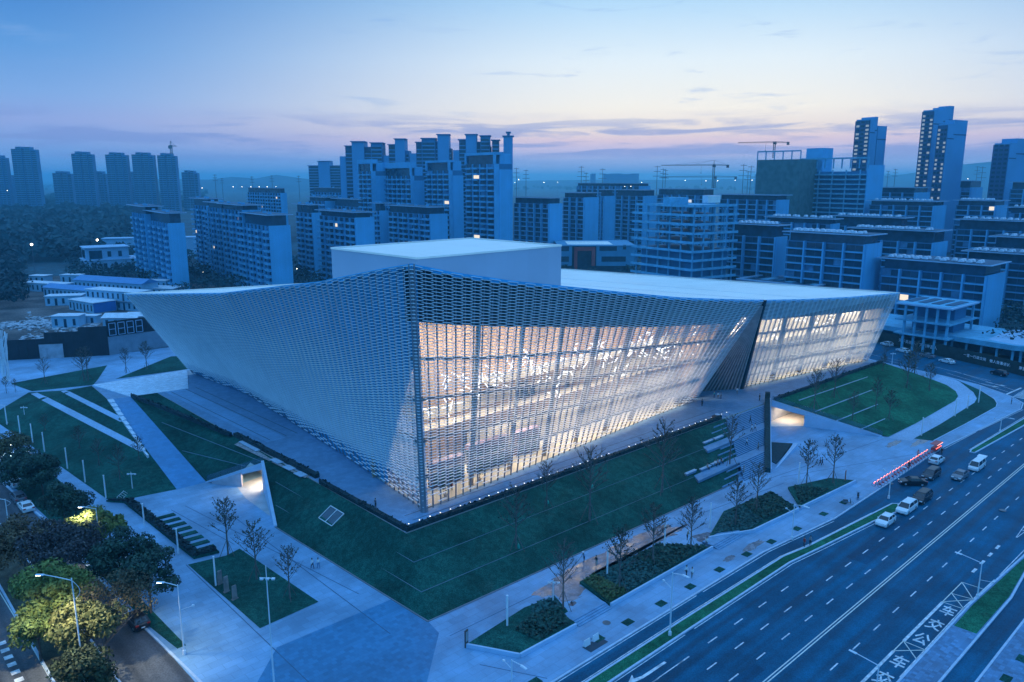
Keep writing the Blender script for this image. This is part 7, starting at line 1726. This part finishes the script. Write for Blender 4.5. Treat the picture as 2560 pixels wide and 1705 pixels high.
# ---- two scooters and a row of parked bicycles with red lamps
def wheel_ring(r, tr, n=12, nt=4):
    mb = MB()
    for i in range(n):
        a, b = 2 * math.pi * i / n, 2 * math.pi * (i + 1) / n; mb.tube((r * math.cos(a), 0, r * math.sin(a)), (r * math.cos(b), 0, r * math.sin(b)), tr, tr, nt, caps=False)
    return mb.mesh('wheel', M_TYRE)
BW = wheel_ring(.33, .028); BF = MB()
for a, b, r_ in (((.52, 0, .33), (.40, 0, .92), .02), ((.42, 0, .78), (-.12, 0, .36), .022), ((-.12, 0, .3), (-.22, 0, .82), .02), ((-.12, 0, .3), (-.52, 0, .33), .018), ((.44, 0, .70), (-.2, 0, .66), .018)): BF.tube(a, b, r_, r_, 5)
M_BIKE = mat('bicycle_red', (0.45, 0.05, 0.05), 0.4); BF = BF.mesh('frame', M_BIKE); BS = MB().box(-.36, -.10, -.08, .08, .82, .9).mesh('saddle', M_TYRE); BH = MB().tube((.36, -.28, .98), (.36, .28, .98), .018, .018, 5).mesh('handlebar', M_TYRE); BB = MB().box(.42, .72, -.17, .17, .62, .86).mesh('basket', M_BIKE)
M_RLAMP = emat('red_lamp', (1.0, 0.12, 0.09), 5.0); M_WLAMP = emat('pink_lamp', (1.0, 0.40, 0.32), 3.0); BL_ = MB().box(-.52, -.44, -.09, .09, .60, .74).mesh('tail_lamp', M_RLAMP); BT = MB().box(-.42, -.2, -.06, .06, .91, 1.0).mesh('glowing_top', M_WLAMP)
pa, pb = G(*zE(1345, 1362)), G(*zE(1700, 1140)); nbk = 19
ordn = ['nearest', 'second', 'third', 'fourth', 'fifth', 'sixth', 'seventh', 'eighth', 'ninth', 'tenth', 'eleventh', 'twelfth', 'thirteenth', 'fourteenth', 'fifteenth', 'sixteenth', 'seventeenth', 'eighteenth', 'farthest']
for i in range(nbk):
    p = pa.lerp(pb, i / (nbk - 1)); c = empty('bicycle', p, SITE - 1.5 + random.Random(i).uniform(-.12, .12)); tag(c, 'parked bicycle glowing red at the plaza kerb, %s in the row from the scooters' % ordn[i], 'bicycle', 'glowing red bicycles parked along the plaza kerb')
    for x in (-.52, .52): link('wheel', BW, c, Matrix.Translation((x, 0, .33)))
    for nm, me in (('frame', BF), ('saddle', BS), ('handlebar', BH), ('basket', BB), ('tail_lamp', BL_), ('glowing_top', BT)): link(nm, me, c)
pr = G(*zE(1750, 1115)); cart = empty('vendor_cart', pr, SITE); tag(cart, 'cart with red and white lamps at the far end of the bicycles', 'cart')
obj('body', MB().box(-1.5, 1.5, -.5, .5, .4, 1.0), M_BIKE, cart); obj('lamp_row', MB().box(-1.5, 1.5, -.52, -.501, .85, .98), M_RLAMP, cart); obj('canopy', MB().box(-1.7, 1.7, -.7, .7, 1.75, 1.83), M_BIKE, cart); obj('lamp_row', MB().box(-1.6, 1.6, -.72, -.701, 1.66, 1.75), M_WLAMP, cart)
for x in (-1.4, 1.4):
    for y in (-.45, .45): obj('post', MB().tube((x, y, 1.0), (x, y, 1.75), .03, .03, 5), M_LAMPP, cart)
    link('wheel', BW, cart, Matrix.Translation((x * .7, -.55, .33)))
def scooter(q, rz, label):
    c = empty('scooter', G(*q), rz); tag(c, label, 'scooter', 'parked scooters'); m = paintm('scooter_paint', (0.10, 0.13, 0.16))
    for x in (-.6, .62): link('wheel', BW, c, Matrix.Translation((x, 0, .26)) @ Matrix.Scale(.78, 4))
    obj('body', MB().hexa([(-.85, -.16, .35), (-.1, -.17, .3), (-.1, .17, .3), (-.85, .16, .35), (-.9, -.1, .72), (-.05, -.13, .68), (-.05, .13, .68), (-.9, .1, .72)]), m, c); obj('seat', MB().box(-.85, -.08, -.14, .14, .72, .82), M_TYRE, c); obj('footboard', MB().box(-.12, .42, -.16, .16, .26, .34), m, c)
    obj('leg_shield', MB().hexa([(.38, -.2, .3), (.48, -.2, .3), (.48, .2, .3), (.38, .2, .3), (.28, -.17, .98), (.36, -.17, .98), (.36, .17, .98), (.28, .17, .98)]), m, c); obj('handlebar', MB().tube((.3, -.32, 1.05), (.3, .32, 1.05), .025, .025, 5), M_TYRE, c); obj('fork', MB().tube((.42, 0, .9), (.62, 0, .26), .03, .03, 5), M_LAMPP, c)
scooter(zE(1218, 1440), SITE + .4, 'dark scooter parked on the pavement nearer the bicycles'); scooter(zE(1150, 1480), SITE - .9, 'dark scooter parked on the pavement beside the wedge shaped bed')

# ---- ground lights along the front terrace
M_GL = emat('ground_light', (1.0, 0.95, 0.86), 5.0); gl_ = MB().lathe([(.08, 0), (.08, .05), (.05, .06)], 8).mesh('lens', M_GL); gr_ = MB().lathe([(.15, 0), (.15, .03)], 8).mesh('ring', M_MULL)
for i in range(44):
    u = -10.2 + i * 1.98; n = 46.6 - .016 * (u + 10)
    if 36 < u < 41: continue
    c = empty('ground_light', W(u, n, ZT + .013)); tag(c, 'small round white light in the front terrace, %s from the museum corner' % nth(i if i < 24 else i - 2), 'ground light', 'ground lights in a row along the front terrace'); link('lens', gl_, c); link('ring', gr_, c)

# ---- people
HAIRM = mat('hair_black', (0.012, 0.011, 0.012), 0.6)
_cl = {}
def cloth(c):
    k = 'cloth_%d_%d_%d' % tuple(int(x * 255) for x in c)
    return mat(k, c, 0.85, 0.06, 3.0)
M_SKIN = mat('skin', (0.42, 0.27, 0.20), 0.6, 0.04, 2.0)
WHT, BLK, NAVY, GRY, REDC, TEAL, KHK, PNK, BLUE_ = (0.70, 0.72, 0.75), (0.02, 0.02, 0.024), (0.035, 0.05, 0.09), (0.20, 0.22, 0.25), (0.45, 0.05, 0.06), (0.05, 0.30, 0.32), (0.30, 0.26, 0.20), (0.55, 0.30, 0.32), (0.12, 0.25, 0.42)
def person(p, rz, kind, top, legs, label, h=1.70, hat=None, long_hair=False):
    base, J, bones, lean, hz_ = POSES[kind]
    c = empty('person', p, rz); c.scale = (h / 1.74,) * 3; tag(c, label, 'person', 'people around the museum')
    me = base.copy(); me.materials.clear()
    for m in (cloth(top), cloth(legs), M_SKIN, M_TYRE): me.materials.append(m)
    Js = [Vector(j) for j in J]
    for pl in me.polygons:
        pl.use_smooth = True; b = bones[min(range(len(Js)), key=lambda i: (Js[i] - pl.center).length_squared)]
        pl.material_index = {'torso': 0, 'sleeve': 0, 'hip': 1, 'leg': 1, 'skin': 2, 'head': 2, 'shoe': 3}[b]
    link('body', me, c)
    hx, hzz = lean + .02, hz_ + .77
    hair = MB().lathe([(.088, hzz - .03), (.102, hzz + .02), (.094, hzz + .08), (.05, hzz + .125), (.01, hzz + .135)], 10, c=(hx - .02, 0))
    if long_hair: hair.hexa([(hx - .12, -.08, hzz - .22), (hx - .05, -.09, hzz - .22), (hx - .05, .09, hzz - .22), (hx - .12, .08, hzz - .22), (hx - .12, -.09, hzz + .03), (hx - .03, -.1, hzz + .03), (hx - .03, .1, hzz + .03), (hx - .12, .09, hzz + .03)])
    obj('hat' if hat else 'hair', hair if not hat else MB().lathe([(.2, hzz + .02), (.2, hzz + .04), (.105, hzz + .05), (.1, hzz + .14), (.03, hzz + .16)], 12, c=(hx, 0)), cloth(hat) if hat else HAIRM, c)
    fm = MB(); fx = hx + .085   # nose and eyes
    fm.hexa([(fx - .01, -.012, hzz - .055), (fx + .022, -.012, hzz - .055), (fx + .022, .012, hzz - .055), (fx - .01, .012, hzz - .055), (fx - .01, -.008, hzz - .01), (fx + .004, -.008, hzz - .01), (fx + .004, .008, hzz - .01), (fx - .01, .008, hzz - .01)]); obj('nose', fm, M_SKIN, c)
    return c
def stz(n):   # height of the stairs at n
    for (n0, n1, z0, z1) in flights:
        if n <= n1: return z0 + (z1 - z0) * max(0, math.floor((n - n0) / (n1 - n0) * 10 + 1)) / 10 if n > n0 else z0
    return ZT
def onstair(q, z):
    for _ in range(8):
        p = G(*q, z); z2 = stz(toun(p)[1]); z = (z + z2) / 2
    p = G(*q, z); p.z = stz(toun(p)[1]); return p
AZ = lambda d: SITE + R(d)
person(G(*zB(2140, 787)), AZ(95), 'walk', WHT, NAVY, 'left of two walkers in white shirts on the forecourt'); person(G(*zB(2181, 784)), AZ(95), 'step', WHT, BLUE_, 'right of two walkers in white shirts on the forecourt, wearing jeans')
person(G(*zC(245, 372), ZT), AZ(185), 'phone', NAVY, BLK, 'person in dark clothes with a phone on the corner terrace'); person(G(*zC(1671, 738)), AZ(170), 'bend', BLUE_, NAVY, 'worker in blue with a white hat hosing the paving', hat=WHT); person(G(*zC(1756, 762)), AZ(200), 'bend', BLK, TEAL, 'worker in teal trousers next to the hosing worker')
person(G(*zD(180, 637)), AZ(10), 'stand', WHT, GRY, 'person in white at the top of the wide pavement steps'); person(G(*zD(42, 836)), AZ(0), 'walk', WHT, BLK, 'left of two people on the avenue pavement'); person(G(*zD(80, 850)), AZ(5), 'step', WHT, GRY, 'right of two people on the avenue pavement')
person(G(*zD(850, 636), .05), AZ(160), 'stand', REDC, NAVY, 'person in a red top on the avenue verge'); person(G(*zD(891, 628), .05), AZ(180), 'phone', GRY, BLK, 'person in grey on the verge beside the red top'); person(G(*zD(48, 590)), AZ(-20), 'bend', KHK, BLK, 'worker in khaki beside the young tree near the wet paving', hat=WHT)
person(G(*zE(151, 810), ZT), AZ(60), 'stand', NAVY, BLK, 'dark figure standing alone left of the terrace lights'); person(G(*zE(234, 754), ZT), AZ(75), 'stand', TEAL, NAVY, 'person in teal, left of three before the entrance'); person(G(*zE(260, 758), ZT), AZ(80), 'step', WHT, BLK, 'person in white, middle of three before the entrance'); person(G(*zE(280, 759), ZT), AZ(100), 'stand', GRY, BLK, 'person in grey, right of three before the entrance')
person(G(*zE(391, 727), ZT), AZ(20), 'walk', WHT, GRY, 'person in white walking past the entrance jamb'); person(G(*zE(543, 771), ZT), AZ(-90), 'stand', BLK, BLK, 'person in black on the terrace above the planted wall')
for q, z, kd, t, l, lab in ((zE(480, 925), 4.4, 'walk', NAVY, BLK, 'person in navy high on the stairs'), (zE(489, 984), 3.4, 'step', WHT, BLK, 'left of two people in white on the upper landing'), (zE(512, 976), 3.4, 'walk', WHT, NAVY, 'right of two people in white on the upper landing'), (zE(455, 1080), 2.6, 'walk', WHT, NAVY, 'person in white half way down the stairs'), (zE(533, 1112), 2.0, 'step', KHK, BLK, 'person in tan on the lower stairs near the planted wall')):
    person(onstair(q, z), AZ(-80), kd, t, l, lab)
for i, (u, t, lab) in enumerate(((52.2, WHT, 'seated visitor in white on the lower bench'), (53.2, PNK, 'seated visitor in pink on the lower bench'), (54.4, BLK, 'seated visitor in black on the lower bench'), (49.6, KHK, 'seated visitor in tan alone on the left bench'))):
    person(W(u, 33.45, 1.7), AZ(-90), 'sit', t, BLK, lab)
person(G(*zE(959, 1217)), AZ(110), 'walk', BLK, BLK, 'left of two dark strollers between the bare trees'); person(G(*zE(973, 1214)), AZ(110), 'step', NAVY, BLK, 'right of two dark strollers between the bare trees'); person(G(*zE(1565, 1238)), AZ(190), 'walk', BLK, BLK, 'dark walker beside the row of glowing bicycles'); person(G(*zE(1627, 1162)), AZ(200), 'stand', PNK, KHK, 'person in pink behind the row of glowing bicycles', long_hair=True)
person(G(*zE(1790, 1142)), AZ(160), 'stand', BLK, BLK, 'dark figure at the kerb by the vendor cart'); person(G(*zE(2268, 797)), AZ(100), 'stand', NAVY, BLK, 'person waiting on the street corner near the zebra crossing'); person(W(2.5, 52.2, ZT + .03), AZ(200), 'stand', REDC, BLK, 'person in red just inside the museum corner glass')
# ---- steles, totems, boards
M_STONE = mat('stele_stone', (0.22, 0.20, 0.19), 0.85, 0.2, 1.5)
for q, yt, lab in ((zB(1508, 890), 1135 + 798 * Y0, 'stone stele farthest from the camera in the left grass bed'), (zB(1552, 945), 1135 + 838 * Y0, 'middle stone stele in the left grass bed'), (zB(1608, 995), 1135 + 900 * Y0, 'stone stele with a white face in the left grass bed')):
    b, h = hgt(q, yt); c = empty('stone_stele', b, SITE + .2); tag(c, lab, 'stele', 'stone steles'); obj('slab', MB().hexa([(-.35, -.12, 0), (.35, -.12, 0), (.35, .12, 0), (-.35, .12, 0), (-.3, -.09, h), (.3, -.09, h), (.3, .09, h), (-.3, .09, h)]), M_STONE, c); obj('plinth', MB().box(-.45, .45, -.2, .2, 0, .18), M_STONE, c)
for q, yt, lab, m in ((zC(866, 1320), 1135 + 1205 * Y0, 'dark brown totem sign at the tip of the pointed bed', mat('totem_brown', (0.08, 0.06, 0.055), 0.6)), (zE(1130, 1325), 720 + 1250 * Y0, 'orange totem sign at the end of the wedge shaped bed', mat('totem_orange', (0.36, 0.10, 0.05), 0.6)), (zE(436, 1285), 720 + 1215 * Y0, 'framed information board at the foot of the stairs', M_STONE)):
    b, h = hgt(q, yt); c = empty('totem_sign', b, SITE + .3); tag(c, lab, 'sign', 'totem signs'); obj('post', MB().box(-.3, .3, -.08, .08, 0, h), m, c); obj('face', MB().box(-.24, .24, -.095, -.082, h * .35, h * .92), mat('sign_face', (0.30, 0.32, 0.34), 0.5), c)
b = G(*zE(268, 668), ZT); c = empty('entrance_board', b, SITE + .1); tag(c, 'pale notice board on a stand in the entrance recess', 'notice board'); obj('board', MB().box(-.6, .6, -.05, .05, .9, 2.6), mat('board_pale', (0.60, 0.70, 0.78), 0.5), c); obj('leg', MB().box(-.5, -.42, -.04, .04, 0, .9), M_LAMPP, c); obj('leg', MB().box(.42, .5, -.04, .04, 0, .9), M_LAMPP, c)
b = G(*zE(255, 895), ZT); c = empty('planter_box', b, SITE); tag(c, 'dark planter box with pale stones at the top of the stairs', 'planter'); obj('box', MB().box(-1.4, .6, -.5, .5, 0, .9), mat('box_brown', (0.07, 0.06, 0.06), 0.7), c); obj('stones', MB().lathe([(.5, .9), (.6, 1.0), (.3, 1.15)], 7), M_KERB, c)
# manholes, and the open trench in the pavement
mh = MB().lathe([(.55, 0), (.55, .012)], 16)
for q, lab in ((zC(1825, 1155), 'round manhole cover in the avenue pavement'), (zD(1440, 200), 'round manhole cover near the scooters'), (zD(2210, 385), 'pale round manhole patch in the avenue')):
    o = obj('manhole_cover', mh, mat('cast_iron', (0.14, 0.16, 0.18), 0.5, metal=0.4)); o.location = G(*q) + Vector((0, 0, .004)); tag(o, lab, 'manhole cover')
b = G(*zC(1748, 1305)); c = empty('utility_pit', b + Vector((0, 0, .005)), SITE); tag(c, 'open dark utility pit with barriers in the avenue pavement', 'pit'); obj('pit_floor', MB().box(-1.6, 1.6, -.7, .7, 0, .03), M_VOID, c)
for x in (-.9, .7): obj('barrier', MB().hexa([(x - .5, .4, 0), (x + .5, .4, 0), (x + .5, .8, 0), (x - .5, .8, 0), (x - .5, .56, .85), (x + .5, .56, .85), (x + .5, .64, .85), (x - .5, .64, .85)]), M_LAMPP, c)
b = G(*zB(840, 295)); c = empty('frame_rack', b, SITE + .9); tag(c, 'low white metal rack lying on the left lawn corner', 'rack')
for k in range(5): obj('rail', MB().tube((-1.4 + k * .7, -.35, .05), (-1.4 + k * .7, .35, .6), .03, .03, 5), M_LAMPP, c)
for y, z in ((-.35, .05), (.35, .6)): obj('rail', MB().tube((-1.5, y, z), (1.5, y, z), .035, .035, 5), M_LAMPP, c)
# ---- white branching sculpture at the left edge
b, h = hgt(zA(45, 415), 800 + 75 * Y0); sp = empty('branching_sculpture', b); tag(sp, 'tall white sculpture of twisting branches at the left edge', 'sculpture'); rs = random.Random(6)
for k in range(16):
    th = k * 2.399; pts = []
    for j in range(10):
        t = j / 9; tw = th + t * 1.6 * (1 if k % 2 else -1); rad = h * (.055 + .012 * math.sin(t * 6 + k) + .085 * max(0, t - .45)); pts.append(Vector((math.cos(tw) * rad, math.sin(tw) * rad, h * t * (1 - .12 * (k % 4) / 4))))
    mb = MB()
    for a, c2 in zip(pts, pts[1:]): mb.tube(a, c2, h * .011, h * .009, 5, caps=False)
    obj('branch', mb, M_POST, sp)
obj('base', MB().lathe([(h * .075, 0), (h * .06, h * .02)], 12), M_POST, sp)

# ================================================================== air
hz = MB().box(-9400, 9400, -900, 14400, -1.6, 128)
hm = bpy.data.materials.new('haze'); hm.use_nodes = True
ht = hm.node_tree; ht.nodes.clear()
pv = N(ht, 'ShaderNodeVolumePrincipled')
pv.inputs['Color'].default_value = (0.26, 0.78, 1.0, 1); pv.inputs['Density'].default_value = 0.00024; pv.inputs['Anisotropy'].default_value = 0.6
ho = N(ht, 'ShaderNodeOutputMaterial'); ht.links.new(pv.outputs[0], ho.inputs['Volume'])
stuff(obj('haze', hz, hm))
